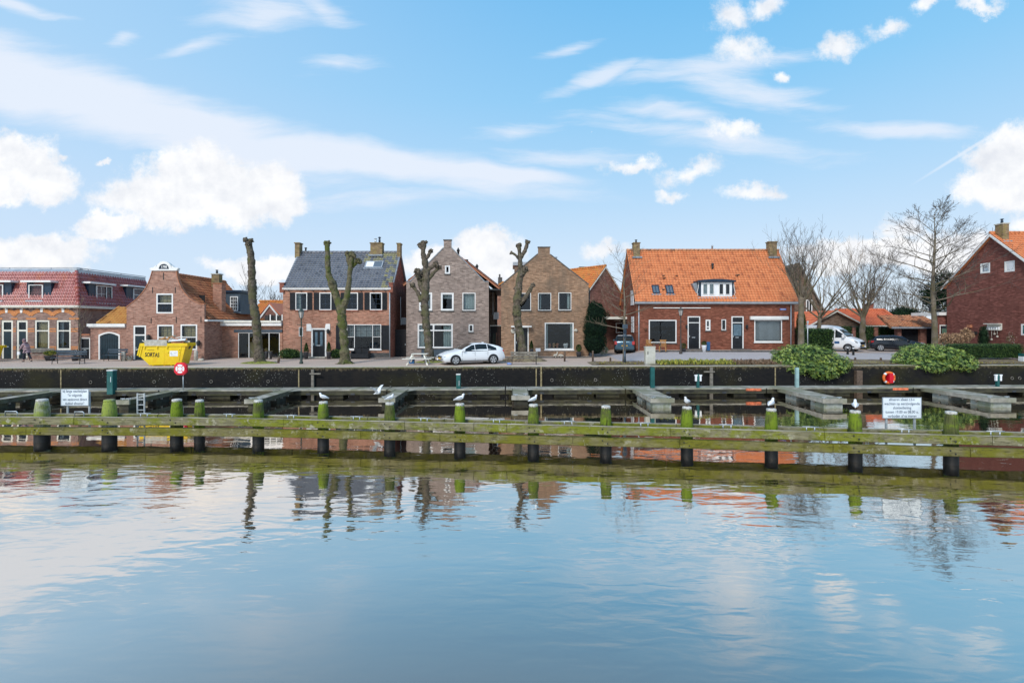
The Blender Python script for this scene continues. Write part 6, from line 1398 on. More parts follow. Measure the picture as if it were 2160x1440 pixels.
# ================================================================ trees and plants
def limb(mb, pts, rr, n=12, rough=.22, mi=0, step=.10):
    # pts: list of (Vector, radius); resampled with lumpy radius
    out = []; rad = []
    for (a, ra), (b, rb) in zip(pts, pts[1:]):
        k = max(1, int((b-a).length/step))
        for i in range(k): t = i/k; out.append(a.lerp(b, t)); rad.append(ra+(rb-ra)*t)
    out.append(pts[-1][0]); rad.append(pts[-1][1]); ph = rr.random()*50
    # smooth the centre line a little
    for _ in range(2): out = [out[0]]+[(out[i-1]+out[i]*2+out[i+1])/4 for i in range(1, len(out)-1)]+[out[-1]]
    rad = [r*(1+rough*noise.noise(Vector((ph+i*.28, 0, 0)))*1.3) for i, r in enumerate(rad)]
    o = len(mb.v); mb.tube(out, rad, n, mi, True, rough*.5, rr)
    return out, rad
def pollard(px, py, D, trunk, branches, lab, m, seed, mound=None):
    rr = random.Random(seed); b = P(px, py, D); b.z = ground_z(b.x, D)-.05
    g = thing('pollarded_tree', lab, 'tree', b, group=None)
    s_ = D/F
    def c(q, dy=0): return Vector(((q[0]-CX)*s_, D+dy, CZ-(q[1]-HY)*s_))-b
    mb = MB(); pts = [(c(q), q[2]*s_) for q in trunk]; pts[0] = (Vector((0,0,-.1)), pts[0][1]*1.15)
    o, r = limb(mb, pts, rr, 14)
    for _ in range(int(len(o)*.6)):
        i = rr.randrange(int(len(o)*.25), len(o)); a = rr.random()*6.28; p = o[i]+Vector((cos(a), sin(a), 0))*r[i]*.85
        mb.blob(p, r[i]*rr.uniform(.16,.42)*(1.5 if rr.random() < .15 else 1), 0, .5, rr, 6, 4)
    for k in range(9): p = o[-1]+Vector((rr.uniform(-1,1), rr.uniform(-1,1), rr.uniform(-.6,.8)))*r[-1]*.95; mb.blob(p, r[-1]*rr.uniform(.5,.95), 0, .45, rr, 7, 5)
    for k in range(7): a = k*.9+rr.random(); mb.tube([Vector((0,0,.35)), Vector((cos(a)*pts[0][1]*1.0, sin(a)*pts[0][1]*1.0, .12)), Vector((cos(a)*pts[0][1]*1.9, sin(a)*pts[0][1]*1.9, -.08))], [.12,.11,.05], 6)
    mb.build('trunk', m, g)
    for br in branches:
        mb = MB(); dy = rr.uniform(-.25,.25); pts = [(c(q, dy*i/(len(br)-1)), q[2]*s_) for i, q in enumerate(br)]; o, r = limb(mb, pts, rr, 10)
        for _ in range(int(len(o)*.45)):
            i = rr.randrange(len(o)); a = rr.random()*6.28; mb.blob(o[i]+Vector((cos(a), sin(a), 0))*r[i]*.8, r[i]*rr.uniform(.25,.55), 0, .5, rr, 6, 4)
        for k in range(9): p = o[-1]+Vector((rr.uniform(-1,1), rr.uniform(-1,1), rr.uniform(-.8,.8)))*r[-1]*1.1; mb.blob(p, r[-1]*rr.uniform(.5,1.05), 0, .5, rr, 7, 5)
        mb.build('branch', m, g)
    if mound:
        s = MB(); w_, h_ = mound; n = 20; vs = [(0,0,h_+.05)]; 
        for j, (f_, zz) in enumerate(((.35,h_*.9+.05),(.7,h_*.45+.05),(1,.0))):
            for k in range(n): a = 2*pi*k/n; q = w_*f_*(1+.15*(rr.random()-.5)); vs.append((q*cos(a), q*.6*sin(a), zz))
        fs = [(0,1+k,1+(k+1)%n) for k in range(n)]+[(1+j*n+k,1+(j+1)*n+k,1+(j+1)*n+(k+1)%n,1+j*n+(k+1)%n) for j in range(2) for k in range(n)]
        s.add(vs, fs, smooth=True); s.build('root_mound', M['moss'] if seed in (1,3) else M['soil'], g)
    return g
pollard(548,764,36.0,[(548,766,10.5),(546,740,9),(543,713,8.5),(540,669,8.5),(533,636,8),(532,604,8),(531,569,7),(529,536,7.3),(525.5,520,6),(524,511,7)],[],'single straight pollarded tree trunk with lumpy bark, nearest the yellow skip',M['bark'],1,(1.5,.16))
pollard(728,767,35.5,[(728,768,10.5),(727,735,8.8),(724.5,702,8.3),(721,670,9.2),(720,650,9.5),(712,632,8),(706.7,618,8),(700,596,8.2),(693,580,5.5),(691,553,5.6),(691,531,5),(690,515,5.5)],
  [[(722,652,7),(731,631,7),(736.7,602,5.2),(740,569,5),(743,553,5.3),(745.5,537,4.5)],[(737,560,4),(734,545,4),(732.5,534,3.6)],[(743,563,4),(750,556,4),(756,551,3.6)]],'forked green mossy pollarded tree in front of the shuttered house',M['barkm'],2,(.9,.06))
pollard(906.7,762,36.9,[(906.7,765,11),(905,735,8.5),(903,713,8),(898,675.5,8),(895.5,635.5,8),(896.7,613,9),(899,580,8),(896.7,553,6),(892,531,5),(894.4,514,5)],
  [[(891,526,3.5),(884,518,3.2)],[(899,546,4),(904,538,3.6),(908,530,3.2)],[(901,571,4.5),(911,563,4.2),(920,558,4)],[(903,589,4.5),(914,576,4),(925,565,3.6)],[(895,577,6),(884,576,5.5)],[(889,636,4.5),(882,618,4),(875,608,3.6),(869,602,3.4)],[(892,612,6),(887,600,5.5),(884.5,586,5)]],'many-knuckled pollarded tree between the white picnic table and white car',M['bark'],3,(1.3,.12))
pollard(1104,758,38.0,[(1104.4,760,10),(1102,735,9),(1099,713,8.3),(1091,675.5,8),(1090,646.7,8.5),(1092,624,8),(1095.5,591,7),(1099,575.5,6),(1097,553,4.4),(1096.7,540,4.4),(1094.4,518,3.8)],
  [[(1098,546,4),(1109,526,3.8),(1113,510,3.6)],[(1095,546,3),(1088,538,2.5),(1079,533,2.3)],[(1099,584,5),(1105,575,5),(1109,569,4.8)],[(1097,640,5),(1106,630,4.8),(1113,620,4.4),(1119,610,4),(1123,602,3.5)]],'slender pollarded tree behind the slatted bench by the brown gable house',M['bark'],4,(1.9,.42))

def bare(name, lab, base, H_, r0, seed, clear, reach, nmain, bm, tm, up=.55, lean=(0,0), lev=3, thin=.0075, leader=True, droop=0, group=None, cnt=4, tophat=.35, grow=1.0):
    rr = random.Random(seed); g = thing(name, lab, 'tree', base, group=group)
    tr = MB(); n = 12; pts = []; rad = []
    hh = H_ if leader else clear*1.12
    for i in range(n+1):
        t = i/n; pts.append(Vector((lean[0]*t+.12*noise.noise(Vector((seed,t*3,0))), lean[1]*t, -.1+hh*t))); rad.append(max(.02, r0*((1-t)**.8 if leader else 1-.35*t)*(1.25 if i == 0 else 1)))
    tr.tube(pts, rad, 9, 0, True, .08, rr); tr.build('trunk', bm, g)
    def at_(t): i = min(n-1, int(t*n)); return pts[i].lerp(pts[i+1], t*n-i), rad[i]
    def br(mb, p, d, L, r, l):
        k = 5 if l < 2 else 4; q = [p]; cur = p.copy(); dd = d.copy(); rs = [r]
        for i in range(k):
            dd = (dd+Vector((rr.uniform(-1,1), rr.uniform(-1,1), rr.uniform(-.6,.9)))*.17+Vector((0,0,.10*up*grow-(droop*(l+1)*.05)))).normalized()
            cur = cur+dd*L/k; q.append(cur.copy()); rs.append(max(thin*.8, r*(1-.78*(i+1)/k)))
        mb.tube(q, rs, 6 if l == 0 else (4 if l == 1 else 3), 0 if l < 2 else 1, True, cap=False)
        if l < lev:
            c_ = cnt+(1 if l == 0 else 0)
            for j in range(c_):
                t = rr.uniform(.28, 1.0) if j else 1.0; i = min(k-1, int(t*k)); pp = q[i].lerp(q[i+1], t*k-i)
                side = Vector((rr.uniform(-1,1), rr.uniform(-1,1), rr.uniform(-.35,.7))).normalized()
                nd_ = (dd*.9+side*.85).normalized() if j else dd
                br(mb, pp, nd_, L*rr.uniform(.38,.62), max(thin, rs[i]*.62), l+1)
    ga = 0
    for k in range(nmain):
        t = clear/hh+(1-clear/hh)*(k+.3)/nmain if leader else rr.uniform(.82, 1.0)
        p, r = at_(min(t, .985)); ga += 2.4+rr.uniform(-.4,.4); e_ = up+rr.uniform(-.12,.15)+(.7*(k/nmain)**2 if leader else rr.uniform(-.1,.5))
        e_ = min(1.35, e_); d = Vector((cos(ga)*cos(e_), sin(ga)*cos(e_), sin(e_)))
        L = reach*((1-tophat*(k/nmain)**1.5) if leader else rr.uniform(.8,1.1)); L *= (1-.0*t)
        if leader: L = min(L, max(.6, (H_-p.z)*1.1+.6))
        mb = MB(); br(mb, p, d, L, max(.02, min(r*.5, .052 if leader else r*.55)), 0); mb.build('branch', [bm, tm], g)
    return g
def gp(px, D, dz=0): x = (px-CX)*D/F; return Vector((x, D, ground_z(x, D)+dz))
b = gp(1970, 38.2); bare('bare_tree', 'tallest bare tree with straight central leader in front of the plum red house', b, 11.0, .23, 11, 3.5, 3.35, 32, M['barkt'], M['twig'], up=.22, lev=3, cnt=4, droop=.25, tophat=.72, thin=.009)
b = gp(1690, 40.4); bare('bare_tree', 'bare grey vase shaped tree at the right end of the orange roofed house', b, 10, .27, 12, 4.3, 3.6, 10, M['barkt'], M['twig'], up=.62, leader=False, lev=3, cnt=4)
b = gp(1820, 49.5); bare('bare_tree', 'bare fan crowned tree between the white van and the black hatchback', b, 9, .32, 13, 3.2, 4.1, 13, M['barkt'], M['twig'], up=.7, leader=False, lev=3, cnt=4)
b = gp(1722, 45.5); bare('bare_tree', 'leaning brown bare tree standing behind the white van hedge', b, 8, .22, 14, 3.0, 4.4, 10, M['barkt'], M['twigt'], up=.6, leader=False, lean=(.35,0), lev=3, cnt=4)
b = gp(1317, 36.2); bare('bare_tree', 'young bare tree with pale thin trunk beside the blue grey sign post', b, 7.4, .12, 15, 2.4, 2.0, 20, M['barkt'], M['twigt'], up=.18, lev=2, cnt=4, thin=.006, droop=.1, tophat=.3)
b = gp(168, 38.6); bare('bare_tree', 'small pale bare tree against the corner of the mansard house', b, 4.2, .07, 16, 1.8, 1.0, 9, M['barkt'], M['twigt'], up=.6, lev=2, cnt=3, thin=.006)
for i, (px, D, H_, rc, lab) in enumerate(((530,72,9.6,4.2,'distant bare tree rising behind the straight pollarded trunk'),(592,80,8.0,3.4,'distant bare tree just left of the grey roof'),(487,78,7.6,3,'distant bare tree behind the blue dormer'),
     (1072,85,10.2,3.2,'distant bare tree peeking between the grey and brown gables'),(1872,80,8.8,4,'distant bare tree above the hipped bungalow roof'),(1905,84,9.5,4.3,'distant bare tree above the left end of the garage row'),(1940,78,9.2,4,'distant bare tree above the garage row beside the dark pine'),(1925,95,8.5,4.4,'farthest bare tree above the middle of the garage row'),(2020,70,8,3.4,'distant bare tree behind the flat annex'),(1850,95,8,4,'far pale bare tree left of the garage row'),(1300,75,8.2,2.6,'distant bare tree left of the orange roof'),(310,80,7.6,2.6,'distant bare tree behind the neck gable'),(1770,78,8.6,4,'distant bare tree above the brown gable bungalow'))):
    bare('bare_tree', lab, Vector(((px-CX)*D/F, D, 0)), H_, .2, 30+i, 2.5, rc, 9, M['barkt'], M['twig'], up=.8, leader=False, lev=3, cnt=3, thin=.016, group='distant bare trees behind the houses')

def leaves(mb, lumps, n, L, Wd, rr, shell=.45, up=.3, whorl=1, mi=2, squash=None):
    tot = sum((l[3]*l[4]+l[4]*l[5]+l[3]*l[5]) for l in lumps)
    for l in lumps:
        k = int(n*(l[3]*l[4]+l[4]*l[5]+l[3]*l[5])/tot/whorl)
        for _ in range(k):
            d = Vector((rr.gauss(0,1), rr.gauss(0,1), rr.gauss(0,1))).normalized(); f = 1-shell*rr.random()**1.6
            f *= 1+.13*noise.noise(d*2.3+Vector((l[0],l[1],0)))+.10*noise.noise(d*6+Vector((l[0],l[1],5)))
            c = Vector((l[0]+d.x*l[3]*f, l[1]+d.y*l[4]*f, l[2]+d.z*l[5]*f))
            if c.z < -1.0: continue
            ax = (d*.6+Vector((rr.uniform(-1,1), rr.uniform(-1,1), rr.uniform(-.4,1)))*.6+Vector((0,0,up))).normalized(); a0 = rr.random()*6.28; m_ = rr.randrange(mi)
            e1 = ax.orthogonal().normalized(); e2 = ax.cross(e1)
            for w in range(whorl):
                a = a0+w*6.283/max(1, whorl)+rr.uniform(-.3,.3)
                dr = ((e1*cos(a)+e2*sin(a))+ax*rr.uniform(-.15,.6)).normalized() if whorl > 1 else ax
                sd = dr.cross(ax if whorl > 1 else Vector((rr.uniform(-1,1), rr.uniform(-1,1), .3)))
                if sd.length < 1e-4: continue
                sd = sd.normalized()*Wd*rr.uniform(.7,1.2)/2; LL = L*rr.uniform(.7,1.25)
                mb.add([c, c+dr*LL*.5+sd, c+dr*LL, c+dr*LL*.5-sd], [(0,1,2,3)], m_)
def shrub(name, lab, cat, c, lumps, n, L, Wd, mats, seed, whorl=1, core=True, stems=None, corem='leafdark', **kw):
    rr = random.Random(seed); g = thing(name, lab, cat, c)
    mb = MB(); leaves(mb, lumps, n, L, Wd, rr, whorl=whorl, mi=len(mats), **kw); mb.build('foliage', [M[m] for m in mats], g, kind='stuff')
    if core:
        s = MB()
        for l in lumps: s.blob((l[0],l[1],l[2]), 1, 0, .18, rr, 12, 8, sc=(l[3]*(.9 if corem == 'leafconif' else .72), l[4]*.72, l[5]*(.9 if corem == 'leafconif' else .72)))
        s.build('dark_core', M[corem], g)  # added dark core, keeps the foliage from being see-through
    if stems:
        s = MB()
        for k in range(stems): a = rr.random()*6.28; s.tube([(0,0,-.1),(cos(a)*.15,sin(a)*.15,lumps[0][2]*.6)], [.03,.015], 5)
        s.build('stem', M['bwood'], g)
    return g
# rhododendrons that hang over the quay
def pl(px, py, D, rx, ry, rz, c): p = P(px, py, D); return (p.x-c.x, p.y-c.y, p.z-c.z, rx*D/F, ry, rz*D/F)
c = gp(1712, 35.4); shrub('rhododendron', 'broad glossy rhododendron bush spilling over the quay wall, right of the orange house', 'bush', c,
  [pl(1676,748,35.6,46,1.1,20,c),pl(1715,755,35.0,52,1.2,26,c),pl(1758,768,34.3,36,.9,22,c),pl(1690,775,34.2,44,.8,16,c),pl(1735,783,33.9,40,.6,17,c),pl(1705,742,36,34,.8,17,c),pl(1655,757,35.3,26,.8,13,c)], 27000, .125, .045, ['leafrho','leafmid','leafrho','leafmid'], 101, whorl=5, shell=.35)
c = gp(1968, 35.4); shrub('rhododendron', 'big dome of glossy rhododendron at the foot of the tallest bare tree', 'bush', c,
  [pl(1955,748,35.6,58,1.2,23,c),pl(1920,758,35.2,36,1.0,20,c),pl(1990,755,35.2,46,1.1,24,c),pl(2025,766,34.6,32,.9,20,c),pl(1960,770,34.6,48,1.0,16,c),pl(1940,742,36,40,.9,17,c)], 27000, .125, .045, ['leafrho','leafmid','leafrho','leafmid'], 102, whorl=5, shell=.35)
# low planting
def tufts(name, lab, cat, x0, x1, d0, d1, n, h, mats, seed, spread=.7):
    rr = random.Random(seed); p0 = (x0-CX)*35/F; p1 = (x1-CX)*35/F; g = thing(name, lab, cat, ((p0+p1)/2, quay_y((p0+p1)/2)+d0, 0)); mb = MB()
    cxx = (p0+p1)/2; cyy = g.location.y
    for k in range(n):
        x = rr.uniform(p0, p1); y = quay_y(x)+rr.uniform(d0, d1); z = ground_z(x, y)+.02; hh_ = h*rr.uniform(.5,1)*(.7+.5*noise.noise(Vector((x*1.2, y, seed))))
        for q in range(9):
            a = rr.random()*6.28; s1 = rr.uniform(.2,1)*spread*hh_; p = Vector((x-cxx, y-cyy, z)); t_ = p+Vector((cos(a)*s1, sin(a)*s1, hh_*rr.uniform(.5,1))); sd = Vector((-sin(a), cos(a), 0))*.014; md = (p+t_)/2+Vector((0,0,hh_*.25))
            mb.add([p-sd, p+sd, md+sd, md-sd], [(0,1,2,3)], rr.randrange(len(mats))); mb.add([md-sd, md+sd, t_], [(0,1,2)], rr.randrange(len(mats)))
    o = mb.build('foliage', [M[m] for m in mats], g, kind='stuff'); return g
tufts('sedge_planting', 'yellow green sedge tufts along the quay edge below the orange house doors', 'plants', 1384, 1545, .55, 2.2, 420, .55, ['leafyel','leafyel','leafmid'], 111)
tufts('dry_planting', 'brown leafless low shrubs between the sedges and the left rhododendron', 'plants', 1540, 1640, .6, 2.3, 260, .5, ['dry','twigt'], 112)
tufts('dry_planting', 'short dry grass around the foot of the young bare tree', 'plants', 1262, 1372, 1.2, 3.0, 160, .18, ['dry','leafyel'], 113)
tufts('dry_planting', 'sparse dry leaves and moss between the two rhododendrons', 'plants', 1790, 1890, .6, 2.0, 150, .14, ['dry','leafyel'], 114)
tufts('dry_planting', 'short mossy grass strip in front of the clipped hedge at right', 'plants', 2040, 2180, .5, 2.0, 200, .14, ['leafyel','dry'], 115)
def hedge(name, lab, x0, x1, y0, y1, z0, z1, n, mats, seed, L=.07, cat='hedge'):
    rr = random.Random(seed); g = thing(name, lab, cat, ((x0+x1)/2, (y0+y1)/2, z0)); hx, hy, hz = (x1-x0)/2, (y1-y0)/2, z1-z0; s = MB(); s.box(-hx*.97, hx*.97, -hy*.9, hy*.9, 0, hz*.95); s.build('dark_core', M['leafdark'], g); mb = MB()  # added dark box core behind the hedge leaves
    for k in range(n):
        f_ = rr.random()
        if f_ < .55: p = Vector((rr.uniform(-hx,hx), -hy, rr.uniform(0,hz)))
        elif f_ < .85: p = Vector((rr.uniform(-hx,hx), rr.uniform(-hy,hy), hz))
        else: p = Vector((rr.choice((-hx,hx)), rr.uniform(-hy,hy), rr.uniform(0,hz)))
        p += Vector((rr.gauss(0,.05), rr.gauss(0,.05), rr.gauss(0,.05))); d = Vector((rr.uniform(-1,1), rr.uniform(-1.3,.6), rr.uniform(-.5,1))).normalized(); sd = d.orthogonal().normalized()*L*.3
        mb.add([p, p+d*L*.5+sd, p+d*L, p+d*L*.5-sd], [(0,1,2,3)], rr.randrange(len(mats)))
    mb.build('foliage', [M[m] for m in mats], g, kind='stuff'); return g
def hx(px, D): return (px-CX)*D/F
D = 38.0; hedge('clipped_hedge', 'long clipped dark green hedge in front of the plum red house', hx(2016,D), hx(2157,D), D, D+1.1, .25, CZ-(728-HY)*D/F, 14000, ['leafdark','leafdark','leafmid'], 121)
D = 42; hedge('clipped_hedge', 'dark leafy hedge hiding the tail of the white van', hx(1702,D), hx(1757,D), D, D+1.2, .45, CZ-(696-HY)*D/F, 7000, ['leafdark','leafmid','leafdark'], 122, .11)
D = 51.2
for i, (a, b_) in enumerate(((1756,1797),(1804,1843),(1851,1893))): hedge('ivy_panel', ('ivy covered fence panel left of the fan crowned tree','ivy covered fence panel behind the fan crowned tree','ivy covered fence panel above the black hatchback')[i], hx(a,D), hx(b_,D), D, D+.4, .2, CZ-(690.5-HY)*D/F, 3500, ['leafdark','leafdark','leafmid'], 123+i, .10)
for (a, b_) in ((1797,1804),(1843,1851)):
    g = thing('brick_pier', 'brick pier between ivy panels '+('left' if a < 1800 else 'right')+' of the fan crowned tree trunk', 'pier', (hx(a,D), D, 0)); s = MB(); s.box(0, hx(b_,D)-hx(a,D), -.1, .3, 0, CZ-(690-HY)*D/F); s.build('pier', M['brF'], g); s = MB(); s.box(-.04, hx(b_,D)-hx(a,D)+.04, -.14, .34, CZ-(690-HY)*D/F+.002, CZ-(690-HY)*D/F+.08); s.build('coping', M['dstone'], g)
# conifers
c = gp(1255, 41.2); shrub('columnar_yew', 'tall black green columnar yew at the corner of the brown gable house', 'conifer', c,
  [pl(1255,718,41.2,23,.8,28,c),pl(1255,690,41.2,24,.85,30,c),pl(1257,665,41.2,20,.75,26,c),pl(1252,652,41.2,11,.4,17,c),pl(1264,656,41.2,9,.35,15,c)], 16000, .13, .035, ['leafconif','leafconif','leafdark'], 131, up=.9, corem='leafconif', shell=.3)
c = gp(1276, 41.2); shrub('dead_fern_branch', 'lone dark branch sticking out at the right side of the columnar yew', 'branch', c, [pl(1279,666,41.2,7,.15,7,c)], 300, .13, .03, ['leafconif','leafdark'], 132, core=False, up=.9)
c = gp(1689, 46); shrub('columnar_yew', 'narrow dark column of evergreen behind the vase shaped bare tree', 'conifer', c, [pl(1690,690,46,8,.5,34,c)], 4000, .13, .04, ['leafdark','leafmid'], 133, up=.8)
c = Vector((hx(2010,66), 66, 0)); shrub('dark_pine', 'dark loose pine behind the tall bare tree trunk', 'conifer', c, [pl(1985,640,66,26,2,26,c),pl(1968,620,66,18,1.6,22,c),pl(2005,610,66,20,1.6,26,c),pl(1990,590,66,12,1.2,18,c)], 7000, .45, .08, ['leafdark','leafconif'], 134, core=False, shell=.8)
c = Vector((hx(1905,64), 64, 0)); shrub('round_evergreen', 'rounded dark evergreen above the garage roof', 'conifer', c, [pl(1900,664,64,18,1.6,14,c),pl(1918,664,64,14,1.4,11,c)], 3500, .25, .07, ['leafdark','leafconif'], 135)
c = gp(2075, 41.0); shrub('small_spruce', 'small conical spruce against the plum red wall', 'conifer', c, [pl(2075,716,41,8,.4,14,c),pl(2075,702,41,6,.3,14,c)], 2600, .10, .03, ['leafdark','leafconif'], 136)
c = gp(2010, 40.5); shrub('dried_hydrangea', 'orange brown dried hydrangea heads beside the annex', 'plants', c, [pl(1995,716,40.5,14,.5,12,c),pl(2015,716,40.5,14,.5,12,c),pl(2032,712,40.5,12,.5,10,c),pl(2043,706,40.5,8,.4,8,c),pl(2036,699,40.5,6,.3,6,c)], 2600, .13, .09, ['dryo','dryo','dry'], 137, core=False, shell=.7)
c = gp(2148, 39.6); shrub('twiggy_bush', 'pale twiggy bush before the window at the right edge', 'bush', c, [pl(2145,715,39.6,14,.6,18,c)], 1600, .12, .03, ['dry','stone','leafmid'], 138, core=False, shell=.9)
# plants by the doors of the shuttered house
def potplant(px, D, zt_, zp, w, lab, seed, leafs=('leafmid','leafdark'), potm='pot', L=.06, n=1100, name='cone_conifer', cat='potted plant', sharp=True):
    b = gp(px, D); p = P(px, zt_, D); h = p.z-b.z; ph = (CZ-(zp-HY)*D/F)-b.z; w = w*D/F/2; rr = random.Random(seed); g = thing(name, lab, cat, b)
    s = MB(); s.lathe([(w*.65,.0),(w*.95,ph*.9),(w*1.0,ph),(w*.8,ph*.98)], (0,0,0), 12); s.build('pot', M[potm], g); mb = MB()
    for k in range(n):
        t = rr.random(); q = w*1.05*((1-t)**.6 if sharp else sqrt(max(0,1-(2*t-1)**2)))*(1-.25*rr.random()); a = rr.random()*6.28; c_ = Vector((q*cos(a), q*sin(a), ph+(h-ph)*t)); d = Vector((cos(a), sin(a), 1.2)).normalized(); sd = Vector((-sin(a), cos(a), 0))*L*.35
        mb.add([c_, c_+d*L*.5+sd, c_+d*L, c_+d*L*.5-sd], [(0,1,2,3)], rr.randrange(len(leafs)))
    mb.build('foliage', [M[m] for m in leafs], g, kind='stuff'); return g
potplant(646,39.9,724,742,10,'potted cone conifer left of the black panelled door',141); potplant(693.5,39.9,722,742,11,'potted cone conifer right of the black panelled door',142)
potplant(1121,41.0,719,736,9,'tall tapered pot with upright evergreen right of the brown house door',143); potplant(1221,41.3,727,742,12,'dark leafy pot plant at the right corner of the brown house',144,name='pot_plant',sharp=False)
c = gp(612, 40.3); shrub('laurel_bush', 'round laurel bush left of the shuttered house door', 'bush', c, [pl(606,747,40.3,17,.5,11,c),pl(620,748,40.3,13,.45,10,c)], 2600, .11, .05, ['leafmid','leafdark'], 145)
c = gp(709, 40.3); shrub('laurel_bush', 'small laurel bush right of the door beside the forked tree', 'bush', c, [pl(709,747,40.3,10,.45,10,c)], 1300, .11, .05, ['leafmid','leafdark'], 146)
c = gp(1272, 42.3); shrub('grey_shrub', 'pale grey leafed shrub right of the columnar yew', 'bush', c, [pl(1272,738,42.3,10,.4,9,c)], 900, .10, .04, ['leafmid','stone'], 147, core=False)
for (px, lab, sd_) in ((562,'left of two tall black pots at the sliding doors',148),(571,'right of two tall black pots at the sliding doors',149)):
    potplant(px,39.8,735 if px < 565 else 741,741,7.5,lab,sd_,leafs=('dry','leafmid'),name='tall_pot',n=250,sharp=False)
potplant(1485,42.6,720,728,11,'white pot with dark bush right of the left front door',150,potm='wpanel',name='pot_plant',sharp=False,n=500); potplant(1442,42.6,724,735,11,'dark planter with bush left of the left front door',151,name='pot_plant',sharp=False,n=500)
potplant(272,38.2,751,757,13,'grey stone planter with white flowers beside the bench',152,leafs=('wpanel','leafmid'),potm='stone',name='stone_planter',sharp=False,n=300,L=.05)
potplant(106,38.2,741,750,22,'black tub with yellow green plant behind the long park bench',153,leafs=('leafyel','leafmid'),name='tub_plant',sharp=False,n=700,L=.09)
potplant(158,38.0,738,751,14,'planter of dark red flowers under the mansard house window',154,leafs=('dry','wpanel','leafdark'),name='flower_tub',sharp=False,n=500,L=.08)

